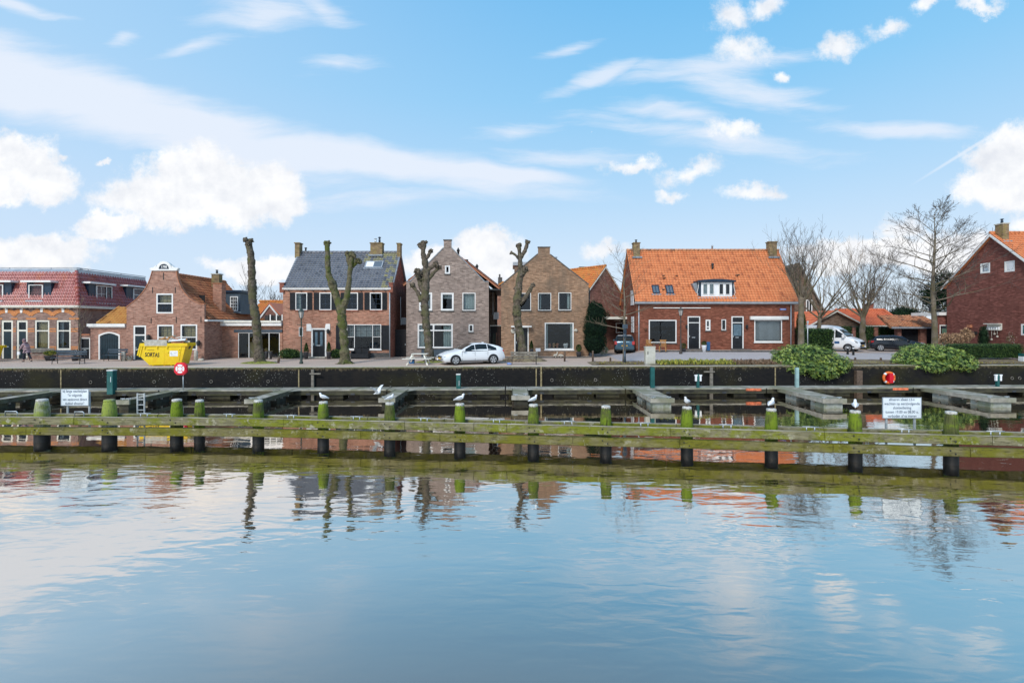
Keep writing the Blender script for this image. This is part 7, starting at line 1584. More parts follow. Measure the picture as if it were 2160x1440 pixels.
# ================================================================ vehicles
def lerp_tab(t, x):
    t = sorted(t)
    if x <= t[0][0]: return t[0][1]
    for (a, va), (b, vb) in zip(t, t[1:]):
        if x <= b: k = (x-a)/(b-a); k = k*k*(3-2*k)*.35+k*.65; return va+(vb-va)*k
    return t[-1][1]
def vehicle(name, lab, cat, loc, rz, L, W_, top, belt, zlo, paint, wheels, wr, sides, shield, rear, tum=.2, extra=None, arch='black', ns=56):
    g = thing(name, lab, cat, loc, rz); hw0 = W_/2; Hm = max(z for _, z in top)
    def hw(x): t = abs(x)/(L/2); return hw0*(1-.16*max(0,t-.72)**2/.0784*(1 if x > 0 else .75))
    def sect(x):
        zt_ = lerp_tab(top, x); zb = min(lerp_tab(belt, x), zt_-.03); h = hw(x); k = (zt_-zb)/(Hm-zb+1e-6); ht = h*(1-tum*max(0,min(1,k*1.0))-.05)
        zl = zlo+(.10 if abs(x) > L/2-.12 else 0)
        return [(0,zl),(h*.86,zl),(h*.97,zl+.08),(h*1.0,zl+.30),(h*.985,(zl+zb)/2+.12),(h*.97,zb),(h*.95,zb+(zt_-zb)*.15),((h*.95+ht)/2*1.005,zb+(zt_-zb)*.55),(ht,zt_-.05),(ht*.9,zt_-.008),(ht*.5,zt_+.008),(0,zt_+.012)]
    xs_ = [L/2*sin(pi*(i/ns-.5)) if False else -L/2+L*i/ns for i in range(ns+1)]
    mb = MB(); vs = []; K = 12
    for x in xs_:
        s_ = sect(x); vs += [(x,-y,z) for y, z in s_]+[(x,y,z) for y, z in s_[::-1][1:-1]]
    n = 2*K-2; fs = [(i*n+k, i*n+(k+1)%n, (i+1)*n+(k+1)%n, (i+1)*n+k) for i in range(ns) for k in range(n)]
    fs += [tuple(range(n)), tuple(ns*n+k for k in range(n))[::-1]]
    mb.add(vs, fs, smooth=True); body = mb.build('body', paint, g)
    def yat(x, z):
        s_ = sect(x)[5:9]
        for (y0, z0), (y1, z1) in zip(s_, s_[1:]):
            if z <= z1: return y0+(y1-y0)*max(0,(z-z0))/(z1-z0+1e-6)
        return s_[-1][0]
    for (x0, x1, zb, zt0, zt1) in sides:      # side windows: x range, bottom, top at x0 and x1
        for sg in (-1, 1):
            m2 = MB(); k = 8; v2 = []
            for i in range(k+1):
                x = x0+(x1-x0)*i/k; ztp = min(zt0+(zt1-zt0)*i/k, lerp_tab(top, x)-.055)
                for j in range(4): z = zb+(max(ztp,zb+.01)-zb)*j/3; v2.append((x, sg*(yat(x,z)+.007), z))
            m2.add(v2, [(i*4+j, i*4+j+1, (i+1)*4+j+1, (i+1)*4+j) for i in range(k) for j in range(3)], smooth=True); m2.build('side_window', M['glassd'], g)
    for (x0, x1, nm) in ((shield[0], shield[1], 'windscreen'), (rear[0], rear[1], 'rear_window')):
        m2 = MB(); k = 8; v2 = []
        for i in range(k+1):
            x = x0+(x1-x0)*i/k; s_ = sect(x); ht = s_[8][0]; zt_ = s_[9][1]
            for f_ in (-.93,-.5,0,.5,.93): v2.append((x+(.012 if nm == 'windscreen' else -.012), ht*f_, zt_+.034+(.0 if abs(f_) < .6 else -.008)))
        m2.add(v2, [(i*5+j, i*5+j+1, (i+1)*5+j+1, (i+1)*5+j) for i in range(k) for j in range(4)], smooth=True); m2.build(nm, M['glassd'], g)
    for wx in wheels:
        for sg in (-1, 1):
            y = sg*hw(wx); m2 = MB(); pts_ = [(wx+(wr*1.17)*cos(a), wr+(wr*1.17)*sin(a)) for a in [pi*k/12-.25+ (0.5*k/12) for k in range(13)]]
            m2.prism(pts_, 1, y*.96, y*1.006); m2.build('wheel_arch', M['black'], g)
            t_ = MB(); c_ = Vector((wx, y*1.0, wr)); t_.tube([c_+Vector((0,-sg*.2,0)), c_+Vector((0,-sg*.02,0)), c_+Vector((0,sg*.015,0))], [wr, wr, wr*.93], 24); wh = t_.build('wheel', M['tyre'], g)
            r_ = MB(); r_.tube([c_+Vector((0,sg*.0151,0)), c_+Vector((0,sg*.018,0))], [wr*.66, wr*.66], 20, 0, False); r_.build('wheel_well', M['iron'], wh)
            sp = MB()
            for k in range(5):
                a = 2*pi*k/5+.3; u = Vector((cos(a),0,sin(a))); v = Vector((-sin(a),0,cos(a))); o_ = c_+Vector((0,sg*.022,0))
                sp.add([o_+u*wr*.08+v*wr*.10, o_+u*wr*.08-v*wr*.10, o_+u*wr*.64-v*wr*.17, o_+u*wr*.64+v*wr*.17], [(0,1,2,3)])
            nn = 20; rg = [(o_+Vector((cos(2*pi*k/nn),0,sin(2*pi*k/nn)))*wr*q) for q in (.6,.7) for k in range(nn)]
            sp.add(rg, [(k,(k+1)%nn,nn+(k+1)%nn,nn+k) for k in range(nn)]); sp.build('rim', M['rim'], wh)
    return g, sect, hw
def part(g, nm, m, *boxes):
    s = MB()
    for b in boxes: s.box(*b)
    return s.build(nm, M[m], g)
# white electric hatchback
L_ = 4.47
g, sect, hw = vehicle('parked_car', 'white five door hatchback parked on the quay, its nose to the left', 'car', (gp(993,35.6).x, 35.6, ground_z(-2.9,35.6)), radians(203), L_, 1.84,
  [(2.235,.50),(2.19,.64),(2.0,.74),(1.6,.88),(1.15,.97),(.95,1.02),(.55,1.22),(.15,1.385),(-.35,1.45),(-.9,1.435),(-1.35,1.36),(-1.75,1.26),(-2.05,1.15),(-2.17,1.07),(-2.21,.80),(-2.235,.55)],
  [(2.2,.55),(1.6,.80),(.9,.90),(-.6,.94),(-1.9,1.0),(-2.2,.8)], .19, M['car_white'], (1.36,-1.34), .325,
  ((.86,-.01,.91,.97,1.42),(-.05,-.90,.92,1.43,1.42),(-.95,-1.58,.96,1.40,1.12)), (.93,.12), (-1.0,-1.85), tum=.24)
for sg in (-1, 1):
    s = MB(); s.prism([(2.0,.60),(2.16,.56),(1.95,.67),(1.55,.80),(1.62,.72)], 1, sg*.66, sg*.835); s.build('headlight', M['clearlight'], g)
    s = MB(); s.prism([(-1.85,.80),(-2.14,.80),(-2.19,.9),(-2.1,.98),(-1.95,.93)], 1, sg*.60, sg*.815); s.build('tail_light', M['redlight'], g)
    s = MB(); s.box(.72,.88,sg*.90,sg*1.02,.93,1.05); s.build('mirror', M['car_white'], g)
    s = MB(); s.box(-1.0,1.0,sg*.905,sg*.918,.24,.29); s.build('sill_trim', M['black'], g)
    for x in (-.02,-.95): s = MB(); s.box(x,x+.2,sg*.91,sg*.925,.80,.83); s.build('door_handle', M['car_white'], g)
    for x in (.9,-.02,-.95): s = MB(); s.box(x,x+.012,sg*.86,sg*.915,.32,.93); s.build('door_seam', M['iron'], g)
    s = MB(); s.box(2.02,2.12,sg*.56,sg*.70,.28,.44); s.build('fog_lamp', M['black'], g)
part(g, 'grille', 'black', (2.19,2.238,-.42,.42,.50,.60),(2.15,2.215,-.62,-.43,.52,.58),(2.15,2.215,.43,.62,.52,.58)); part(g, 'lower_grille', 'black', (2.17,2.236,-.5,.5,.27,.34)); part(g, 'number_plate', 'plate', (2.236,2.25,-.26,.26,.38,.49)); part(g, 'number_plate', 'plate', (-2.25,-2.236,-.26,.26,.62,.73)); part(g, 'roof_aerial', 'car_white', (-.95,-.8,-.02,.02,1.44,1.5))
# blue grey hatch in the carport, seen from behind
g, _, _ = vehicle('parked_car', 'blue grey hatchback seen from behind in front of the black carport', 'car', (gp(1317,44.9).x, 44.9, ground_z(10,44.9)), radians(78), 3.85, 1.69,
  [(1.92,.55),(1.8,.8),(1.1,.98),(.85,1.05),(.3,1.42),(-.3,1.50),(-1.2,1.47),(-1.55,1.40),(-1.8,1.02),(-1.88,.9),(-1.92,.5)], [(1.9,.6),(1,.92),(-1.2,1.0),(-1.85,.95)], .2, M['car_blue'], (1.2,-1.18), .31,
  ((.8,-.1,.98,1.05,1.4),(-.16,-.9,1.0,1.42,1.40)), (.85,.3), (-1.5,-1.80), tum=.16)
for sg in (-1, 1): s = MB(); s.prism([(-1.62,1.02),(-1.86,.98),(-1.93,.72),(-1.75,.66),(-1.6,.85)], 1, sg*.62, sg*.83); s.build('tail_light', M['redlight'], g)
for sg in (-1, 1): s = MB(); s.box(.7,.85,sg*.84,sg*.98,.95,1.08); s.build('mirror', M['car_blue'], g)
part(g, 'number_plate', 'plate', (-1.95,-1.93,-.26,.26,.55,.66)); part(g, 'rear_window_glass', 'glassd', (-1.80,-1.775,-.52,.52,1.06,1.28)); part(g, 'rear_spoiler', 'wpanel', (-1.62,-1.35,-.55,.55,1.47,1.50)); part(g, 'bumper', 'car_blue', (-1.97,-1.85,-.78,.78,.34,.60))
# white van
g, _, _ = vehicle('parked_van', 'white high roof van with yellow number plate parked behind the dark hedge', 'van', (gp(1757,47.2).x, 47.4, ground_z(29,47.4)+.0), radians(-50), 5.0, 2.0,
  [(2.5,.6),(2.42,.92),(2.2,1.08),(1.75,1.25),(1.5,1.35),(1.0,1.85),(.75,2.08),(.4,2.28),(-.2,2.36),(-2.3,2.38),(-2.46,2.25),(-2.5,.6)], [(2.4,.8),(1.6,1.18),(1.0,1.25),(-2.4,1.25)], .24, M['car_white'], (1.62,-1.5), .34,
  ((1.42,.6,1.25,1.45,2.0),(.5,-.7,1.28,1.85,1.85),(-.8,-2.2,1.28,1.85,1.85)), (1.52,.88), (-2.44,-2.46), tum=.14)
for sg in (-1, 1):
    s = MB(); s.prism([(2.1,.85),(2.36,.80),(2.3,.95),(1.85,1.12),(1.95,.95)], 1, sg*.70, sg*.93); s.build('headlight', M['clearlight'], g)
    s = MB(); s.box(1.2,1.38,sg*1.0,sg*1.2,1.25,1.55); s.build('mirror', M['car_white'], g)
    s = MB(); s.box(2.3,2.42,sg*.55,sg*.8,.45,.58); s.build('fog_lamp', M['black'], g)
part(g, 'grille', 'black', (2.44,2.51,-.55,.55,.68,.90)); part(g, 'lower_grille', 'black', (2.44,2.515,-.65,.65,.28,.42)); part(g, 'number_plate', 'plate', (2.51,2.53,-.26,.26,.50,.62)); part(g, 'side_sticker', 'bluedoc', (.55,.95,-1.012,-1.003,.72,.92))
# black hatchback
g, _, _ = vehicle('parked_car', 'black hatchback parked nose right before the garage row', 'car', (gp(1897,46.2).x, 46.6, ground_z(35,46.4)), radians(-28), 4.1, 1.78,
  [(2.05,.55),(1.95,.75),(1.3,.95),(1.0,1.02),(.4,1.36),(-.2,1.45),(-1.2,1.42),(-1.65,1.33),(-1.9,1.0),(-2.0,.85),(-2.05,.5)], [(2,.6),(1,.9),(-1.5,1.02),(-2,.85)], .19, M['car_black'], (1.28,-1.27), .33,
  ((.85,-.05,.96,1.05,1.36),(-.12,-.95,.98,1.37,1.35),(-1.0,-1.45,1.04,1.34,1.28)), (.98,.4), (-1.6,-1.86), tum=.2)
part(g, 'windscreen_shade', 'clearlight', (.5,.52,-.3,.3,1.18,1.2))
for sg in (-1, 1):
    s = MB(); s.prism([(-1.75,.98),(-1.98,.92),(-2.0,.78),(-1.8,.82)], 1, sg*.66, sg*.86); s.build('tail_light', M['redlight'], g)
    s = MB(); s.box(.7,.86,sg*.88,sg*1.03,.92,1.05); s.build('mirror', M['car_black'], g)
    s = MB(); s.prism([(1.7,.72),(1.98,.66),(1.9,.8),(1.6,.86)], 1, sg*.66, sg*.84); s.build('headlight', M['clearlight'], g)

# ================================================================ skips
def skip(name, lab, loc, rz=0, full=True):
    g = thing(name, lab, 'skip', loc, rz); h2 = .85
    prof_ = [(-1.92,.72),(-1.15,.06),(1.35,.06),(1.72,1.38),(-1.82,1.38)]
    mb = MB(); v = [(x,-h2,z) for x, z in prof_]+[(x,h2,z) for x, z in prof_]; n = 5
    mb.add(v, [(0,1,2,3,4)[::-1], (5,6,7,8,9), (0,5,6,1)[::-1], (1,6,7,2)[::-1], (2,7,8,3)[::-1], (4,9,5,0)[::-1]]); ins_ = [(x*.97, z+.03) for x, z in prof_]
    v = [(x,-h2+.04,z) for x, z in ins_]+[(x,h2-.04,z) for x, z in ins_]; mb.add(v, [(0,1,2,3,4),(5,6,7,8,9)[::-1],(0,5,6,1),(1,6,7,2),(2,7,8,3),(4,9,5,0)]); mb.build('body', M['yellow'], g)
    s = MB(); s.box(-1.85,1.9,-h2-.09,-h2+.01,1.36,1.57); s.box(-1.85,1.9,h2-.01,h2+.09,1.36,1.57); s.box(1.76,1.90,-h2,h2,1.36,1.56); s.prism([(-1.99,.72),(-1.90,1.02),(-1.78,1.56),(-1.86,1.58),(-2.02,1.0),(-2.10,.74)], 1, -h2-.08, h2+.08); s.build('rim', M['yellow'], g)
    s = MB()
    for sg in (-1, 1): s.prism([(-1.96,.66),(-1.86,.62),(-1.66,1.36),(-1.80,1.36)], 1, sg*(h2+.0), sg*(h2+.06))
    s.build('end_rib', M['yellow'], g)
    for (xa, xb) in ((-1.46,-1.52),(-.5,-.52),(.28,.28)):
        for sg in (-1, 1): s = MB(); s.prism([(xa-.05,1.36),(xa+.05,1.36),(xb+.03,1.16),(xb-.03,1.16)], 1, sg*(h2+.002), sg*(h2+.09)); s.build('lifting_rib', M['yellow'], g)
    for x in (.0,.55,-.9,1.1): s = MB(); s.box(x-.05,x+.05,-h2+.05,h2-.05,0,.06); s.build('foot_rail', M['yellow'], g)
    for sg in (1,): s = MB(); s.prism([(1.28,1.36),(1.40,1.36),(1.20,.3),(1.12,.3)], 1, -h2-.035, -h2-.002); s.build('side_rib', M['yellow'], g); s = MB(); s.prism([(-.05,1.36),(.03,1.36),(.03,.07),(-.05,.07)], 1, -h2-.012, -h2-.002); s.build('weld_seam', M['yellow'], g)
    for (x, z) in ((1.26,1.10),(1.25,.92),(.36,.90)): s = MB(); s.cyl((x,-h2-.05,z),(x,-h2-.036,z),.03,n=8); s.build('bolt', M['iron'], g)
    return g, h2
gx = gp(349, 35.1)
g, h2 = skip('yellow_skip', 'bright yellow rubbish skip heaped with rubble on the quay', (-23.1, 34.25, .01), radians(7)); g.scale = (.78,.62,.95)
text_obj('SORTAS', .40, 'skip_lettering', M['black'], g, (-.92, -h2-.014, .76), (radians(90), radians(2), 0), sx=.78, bold=.008)
text_obj('Westerveer', .085, 'small_lettering', M['rust'], g, (-1.05, -h2-.014, 1.12)) if False else part(g, 'small_lettering', 'rust', *[(-1.30+k*.062,-1.262+k*.062-.012,-h2-.012,-h2-.004,1.08,1.12+.015*(k % 2)) for k in range(9)]); [q for q in bpy.data.objects if q.name == 'small_lettering'][0]['kind'] = 'stuff'
st = part(g, 'sticker', 'wpanel', (.46,1.10,-h2-.014,-h2-.004,.66,1.04)); s = MB(); s.tube([(.62+.07*cos(a),-h2-.016,.86+.07*sin(a)) for a in [pi*.3+k*.35 for k in range(15)]], .012, 5); s.build('ring_mark', M['greenp'], st)
s = MB(); s.box(.76,1.04,-h2-.017,-h2-.0145,.90,.925); s.box(.76,.98,-h2-.017,-h2-.0145,.83,.845); s.box(.56,1.02,-h2-.017,-h2-.0145,.71,.725); s.build('sticker_lines', M['lead'], st)
rr = random.Random(5)
def rb(x, y, z, sx_, sy, sz, rx, ry, rz_, m, nm): 
    mx = Matrix.Translation((x,y,z)) @ Matrix.Rotation(rz_,4,'Z') @ Matrix.Rotation(ry,4,'Y') @ Matrix.Rotation(rx,4,'X'); s = MB(); s.box(-sx_/2,sx_/2,-sy/2,sy/2,-sz/2,sz/2,mat=mx); return s.build(nm, M[m], rub)
rub = thing('rubble_heap', 'heap of broken boards, panels and plaster lying in the yellow skip', 'rubble', (-23.1, 34.25, .01), radians(7)); rub.scale = (.78,.62,.95)
s = MB(); s.blob((0,0,1.25),1,0,.12,rr,16,8,sc=(1.75,.8,.38)); s.build('rubble', M['dstone'], rub, kind='stuff')
rb(-.6,-.72,1.60,1.75,.5,.36,.1,0,0,'stone','plaster_block')
for k in range(26): rb(rr.uniform(-1.5,1.45), rr.uniform(-.7,.4), 1.58+rr.uniform(0,.22), rr.uniform(.3,1.3), rr.uniform(.08,.3), rr.uniform(.03,.1), rr.uniform(-.4,.4), rr.uniform(-.5,.5), rr.uniform(-.9,.9), rr.choice(['wwood','stone','wood','wpanel','plank','conc','terra']), 'board')
for a in ((.25,-.75,1.72,.09,.06,.62,0,.35,0,'wood'),(.05,-.5,1.85,1.1,.1,.06,.2,-.42,.2,'wood'),(-.5,-.4,1.82,.9,.25,.06,.2,-.35,.3,'wood'),(.95,-.6,1.78,1.3,.3,.05,.3,-.06,.1,'wpanel'),(.7,-.4,1.92,1.2,.12,.04,.2,-.18,.1,'wwood'),(1.0,-.68,1.60,.9,.3,.06,.2,.1,0,'terra'),(-1.5,-.8,1.66,.5,.05,.05,0,.5,.2,'wwood'),(-2.0,-.7,1.2,.6,.04,.04,0,-.35,0,'wwood')): rb(*a, 'board')
g, _ = skip('yellow_skip', 'second yellow skip mostly beyond the left edge of the picture', ((-6-CX)*36.5/F-2.55, 37.2, .01), 0)
g.scale = (.9,.9,.75)

# ================================================================ street furniture
def lamp(px, D, lab, m, h):
    b = gp(px, D); g = thing('street_lamp', lab, 'street lamp', b); s = MB(); s.lathe([(.13,0),(.13,.12),(.09,.18),(.085,.75),(.06,.85),(.045,1.0),(.04,h-1.05),(.06,h-1.0),(.045,h-.98),(.045,h-.72),(.08,h-.70),(.08,h-.66)], (0,0,0), 12); s.box(-.25,.25,-.015,.015,h-1.15,h-1.12); s.blob((-.26,0,h-1.135),.035); s.blob((.26,0,h-1.135),.035); s.build('pole', m, g)
    s = MB(); s.lathe([(.11,h-.655),(.2,h-.22)], (0,0,0), 6, 0, False); gl_ = s.build('lantern_glass', M['lampglass'], g)
    s = MB()
    for k in range(6): a = 2*pi*k/6; s.tube([(.112*cos(a),.112*sin(a),h-.66),(.203*cos(a),.203*sin(a),h-.215)], .012, 4)
    s.build('lantern_frame', m, g); s = MB(); s.lathe([(.24,h-.218),(.22,h-.19),(.08,h-.06),(.06,h-.03),(.03,h+.0),(.04,h+.03),(.0,h+.09)], (0,0,0), 12); s.build('lantern_hood', m, g)
M['lampglass'] = mat('frosted_lamp_glass', (.42,.40,.37), .3, var=.1)
lamp(635.5,35.5,'dark green lantern street lamp in front of the shuttered house',mat('dark_green_cast_iron',(.04,.06,.05),.5,var=.2),3.85); lamp(1436,41.2,'brown lantern street lamp in front of the orange roofed house',mat('brown_cast_iron',(.07,.055,.045),.6,var=.2),3.75)
def slatbench(lab, px, D, rz, L, back, m, legm, seat=.45, bh=.85, n=3, name='park_bench'):
    g = thing(name, lab, 'bench', gp(px, D), rz)
    for k in range(n): s = MB(); s.box(-L/2,L/2,-.22+k*.15,-.22+k*.15+.12,seat-.03,seat); s.build('seat_slat', M[m], g)
    if back:
        for k in range(2): s = MB(); s.box(-L/2,L/2,.26+k*.03,.29+k*.03,seat+.14+k*.17,seat+.27+k*.17); s.build('back_slat', M[m], g)
    for x in (-L/2+.1, L/2-.1):
        s = MB(); s.tube([(x,-.2,0),(x,-.17,seat-.035)], .022, 6); s.tube([(x,.24,0),(x,.2,seat-.035),(x,.32,bh if back else seat)], .022, 6); s.tube([(x,-.2,seat-.05),(x,.22,seat-.05)], .018, 6); s.tube([(x,-.19,.2),(x,.22,.2)], .012, 5); s.build('leg', M[legm], g)
        if back: s = MB(); s.tube([(x,.3,seat+.2),(x,-.18,seat+.2),(x,-.18,seat)], .018, 6); s.build('armrest', M[legm], g)
    return g
g = slatbench('long dark slatted park bench on the quay under the small bare tree', 144, 35.3, 0, 2.1, True, 'slate', 'iron'); g['label'] = 'long dark slatted park bench near the walking person'
slatbench('slatted grey bench around the foot of the slender pollarded tree', 1105.5, 35.0, pi, 1.85, True, 'gwood', 'iron')
slatbench('dark blue bench against the arched garage door', 242, 37.9, 0, 1.5, True, 'slate', 'iron', name='garden_bench')
slatbench('old dark bench under the mansard house windows', 80, 38.5, 0, 1.9, True, 'gwood', 'iron', name='garden_bench')
# white picnic table
g = thing('picnic_table', 'white painted wooden picnic table with blue bin beneath beside the many-knuckled tree', 'picnic table', gp(883,34.9), 0)
for k in range(4): s = MB(); s.box(-.45,.62,-.33+k*.17,-.33+k*.17+.15,.72,.755); s.build('table_slat', M['wwood'], g)
for sg in (-1, 1):
    for k in range(2): s = MB(); s.box(-.98,.98,sg*.58+k*.15*sg-.07,sg*.58+k*.15*sg+.07,.42,.455); s.build('seat_slat', M['wwood'], g)
for x in (-.5,.5):
    for sg in (-1, 1): s = MB(); s.add([Vector(q) for q in ((x-.2-.05,sg*.62,0),(x-.2+.05,sg*.62,0),(x+.12+.05,sg*.2,.72),(x+.12-.05,sg*.2,.72))]+[Vector(q) for q in ((x-.2-.05,sg*.62+.05,0),(x-.2+.05,sg*.62+.05,0),(x+.12+.05,sg*.2+.05,.72),(x+.12-.05,sg*.2+.05,.72))], [(0,1,2,3),(4,7,6,5),(0,4,5,1),(1,5,6,2),(3,2,6,7),(0,3,7,4)]) if x < 0 else s.add([Vector(q) for q in ((x+.2-.05,sg*.62,0),(x+.2+.05,sg*.62,0),(x-.12+.05,sg*.2,.72),(x-.12-.05,sg*.2,.72))]+[Vector(q) for q in ((x+.2-.05,sg*.62+.05,0),(x+.2+.05,sg*.62+.05,0),(x-.12+.05,sg*.2+.05,.72),(x-.12-.05,sg*.2+.05,.72))], [(0,1,2,3),(4,7,6,5),(0,4,5,1),(1,5,6,2),(3,2,6,7),(0,3,7,4)]); s.build('leg', M['wwood'], g)
    s = MB(); s.box(x-.03,x+.03,-.75,.75,.38,.419); s.build('crossbeam', M['wwood'], g)
o = part(None, 'blue_bin', 'bluedoc', (-.17,.17,-.15,.15,0,.36)); o.location = gp(869,35.6); tag(o, 'small dark blue bin under the white picnic table', 'bin')
# sofa
g = thing('garden_sofa', 'black wicker garden sofa below the big window of the shuttered house', 'sofa', gp(761,40.2)); 
part(g,'seat','black',(-.62,.62,-.35,.35,.08,.42)); 
for x in (-.3,.3): part(g,'back_cushion','black',(x-.29,x+.29,.2,.38,.42,.85))
for sg in (-1,1): part(g,'armrest','black',(sg*.63-.05,sg*.63+.05,-.36,.36,.0,.62))
# cabinet, sign post, bollards
g = thing('utility_cabinet', 'pale grey street cabinet beside the yellow green sedges', 'cabinet', gp(1370.5,34.6)); part(g,'casing','stonec' if 'stonec' in M else M.setdefault('stonec', mat('pale_grey_cabinet',(.52,.51,.45),.6,var=.08,col2=(.42,.40,.30),cscale=1)) and 'stonec',(-.33,.33,-.2,.2,.1,1.2)); part(g,'plinth','conc',(-.35,.35,-.22,.22,-.05,.098)); part(g,'lid','stonec',(-.36,.36,-.23,.23,1.202,1.25)); part(g,'lock','black',(-.2,-.15,-.215,-.201,.72,.92))
b = gp(1317.5,35.0); g = thing('sign_post', 'blue grey post with small square signs beside the young bare tree', 'sign', b); s = MB(); s.tube([(0,0,0),(0,0,2.75)], .05, 8); s.tube([(0,0,.0),(0,0,.9)],.07,8); s.build('post', M['slate'], g); part(g,'sign_plate','slate',(-.16,.2,-.08,-.055,2.45,2.75)); part(g,'sign_plate','navy',(-.1,.12,-.08,-.055,2.1,2.38)); s = MB(); s.cyl((0,-.09,1.95),(0,-.06,1.95),.14,n=16); s.build('round_sign', M['slate'], g)
def bollard(px, D, h, lab, m='bwood', w=.07, tilt=0, name='wooden_bollard', cap=False):
    g = thing(name, lab, 'bollard', gp(px, D)); g.rotation_euler = (0, tilt, 0); s = MB(); s.lathe([(w,-.1),(w,h*.9),(w*.8,h),(w*.3,h*1.02)], (0,0,0), 8); s.build('post', M[m], g)
    if cap: s = MB(); s.lathe([(w*1.01,h*.72),(w*1.01,h*.86)], (0,0,0), 8); s.build('white_band', M['wpanel'], g)
bollard(587,36.0,.42,'short leaning wooden bollard between straight pollard and lantern','bwood',.09,.15)
bollard(1191,37.5,.75,'brown wooden bollard below the big window of the brown house'); bollard(1250.5,37.5,.78,'brown wooden bollard in front of the columnar yew')
bollard(1788,42.0,.72,'left of two dark bollards in front of the white van','iron',.085,0,'street_bollard',True); bollard(1800,41.6,.72,'right of two dark bollards in front of the white van','iron',.085,0,'street_bollard',True)
bollard(1804,37.0,.25,'tiny stake at the left of the bare bed between the rhododendrons'); bollard(1858,37.0,.25,'tiny stake at the right of the bare bed between the rhododendrons'); bollard(1287.5,37.0,.3,'tiny stake left of the young bare tree')
bollard(413.5,38.2,.75,'pale rounded stone bollard right of the yellow skip','stone',.14,0,'stone_bollard'); bollard(260,37.9,.68,'rough stone bollard at the end of the dark blue bench','stone',.14,0,'stone_bollard'); 
o = thing('boulder', 'low pale boulder right of the stone bollard', 'stone', gp(424,38.2)); s = MB(); s.blob((0,0,.05),.22,0,.2,sc=(1.2,.8,.6)); s.build('stone', M['stone'], o)
b = gp(1690+9,41.0); g = thing('thin_post', 'slim pale grey post beside the vase shaped bare tree', 'post', gp(1690+0.5,40.9)+Vector((.5,0,0))); s = MB(); s.tube([(0,0,0),(0,0,2.6)],.035,6); s.box(-.06,.06,-.04,.04,2.5,2.7); s.build('post', M['steel'], g)
# chairs and table by the orange house
def chair(px, lab, rz):
    g = thing('garden_chair', lab, 'chair', gp(px,42.2,.09), rz); part(g,'seat','wood',(-.26,.26,-.25,.25,.40,.44))
    for k in range(5): part(g,'back_slat','wood',(-.23+k*.1,-.17+k*.1,.22,.25,.46,.88))
    part(g,'top_rail','wood',(-.26,.26,.21,.26,.882,.95))
    for x in (-.25,.25):
        for y in (-.23,.23): part(g,'leg','wood',(x-.025,x+.025,y-.025,y+.025,0,.398 if y < 0 else .6))
        part(g,'armrest','wood',(x-.03,x+.03,-.27,.2,.62,.65))
chair(1371.5,'left teak garden chair behind the grey cabinet',.3); chair(1398,'right teak garden chair under the left picture window',-.4)
g = thing('small_garden_table','small dark table between the two teak chairs','table',gp(1386,42.3,.09)); part(g,'top','gwood',(-.3,.3,-.3,.3,.68,.71)); 
for x in (-.25,.25): part(g,'leg','gwood',(x-.02,x+.02,-.2,-.16,0,.678)); part(g,'leg','gwood',(x-.02,x+.02,.16,.2,0,.678))
g = thing('blue_board','tall blue plastic crate lid leaning right of the white pot','board',gp(1494,42.8,.09)); g.rotation_euler=(-.15,.08,0); part(g,'board','bluedoc',(-.13,.15,0,.05,0,.75))
# goose statue
g = thing('goose_statue','pale goose figure standing by the brown house window','statue',gp(1172,41.0,.06)); s = MB(); s.tube([(-.2,0,.12),(-.1,0,.16),(.05,0,.18),(.12,0,.3),(.14,0,.42),(.2,0,.43)],[.02,.1,.1,.045,.05,.015],8); s.tube([(0,0,0),(0,0,.1)],.05,6); s.build('body', M['stone'], g)
g = thing('goose_statue','second goose figure bending down right of the first','statue',gp(1183,41.0,.06)); s = MB(); s.tube([(-.25,0,.12),(-.1,0,.16),(.1,0,.15),(.18,0,.12),(.26,0,.18)],[.02,.1,.1,.05,.02],8); s.tube([(0,0,0),(0,0,.1)],.05,6); s.build('body', M['stone'], g)
# blue tarp boat, white garden seat
g = thing('covered_boat','small boat under dark blue and white cover behind the hedge','boat',gp(2026,39.4,.5)); s = MB(); s.prism([(-.72,0),(.72,0),(.72,.34),(.3,.42),(-.45,.42),(-.72,.3)],1,-.5,.5); s.build('hull_cover', M['navy'], g); part(g,'white_strip','wpanel',(-.4,.6,-.48,.48,.425,.46)); part(g,'cradle','gwood',(-.6,.6,-.4,.4,-.5,-.002))
g = thing('wheeled_garden_seat','white ornamental garden seat with round slatted back by the plum wall','seat',gp(2103,39.8,.55)); s = MB(); s.tube([(-.45+.9*k/12,0,.05+.42*sin(pi*k/12)) for k in range(13)],.035,6); 
for x in (-.25,-.08,.08,.25): s.box(x-.02,x+.02,-.02,.02,.05,.4)
s.box(-.3,.3,-.02,.02,.2,.24); s.tube([(.42,0,.05),(.62,0,.25),(.66,0,.36)],.035,6); s.box(-.5,.6,-.25,.1,-.05,.05); s.box(-.45,-.38,-.2,.05,-.6,-.052); s.box(.38,.45,-.2,.05,-.6,-.052); s.build('seat_frame', M['wwood'], g)
for (px, lab) in ((2157,'green and white tub at the right edge of the picture'),): g = thing('garden_tub',lab,'tub',gp(px,36.9)); part(g,'tub','greenp',(-.12,.3,-.2,.2,.4,.6)); part(g,'lower_tub','wpanel',(-.12,.3,-.2,.2,0,.398))
bag = thing('blue_bag','crumpled light blue bag under the left end of the slatted bench','bag',gp(1074,34.7)); s = MB(); s.blob((0,0,.07),.12,0,.4,sc=(1.2,.7,.7)); s.build('bag', mat('light_blue_plastic',(.2,.3,.6),.5), bag)
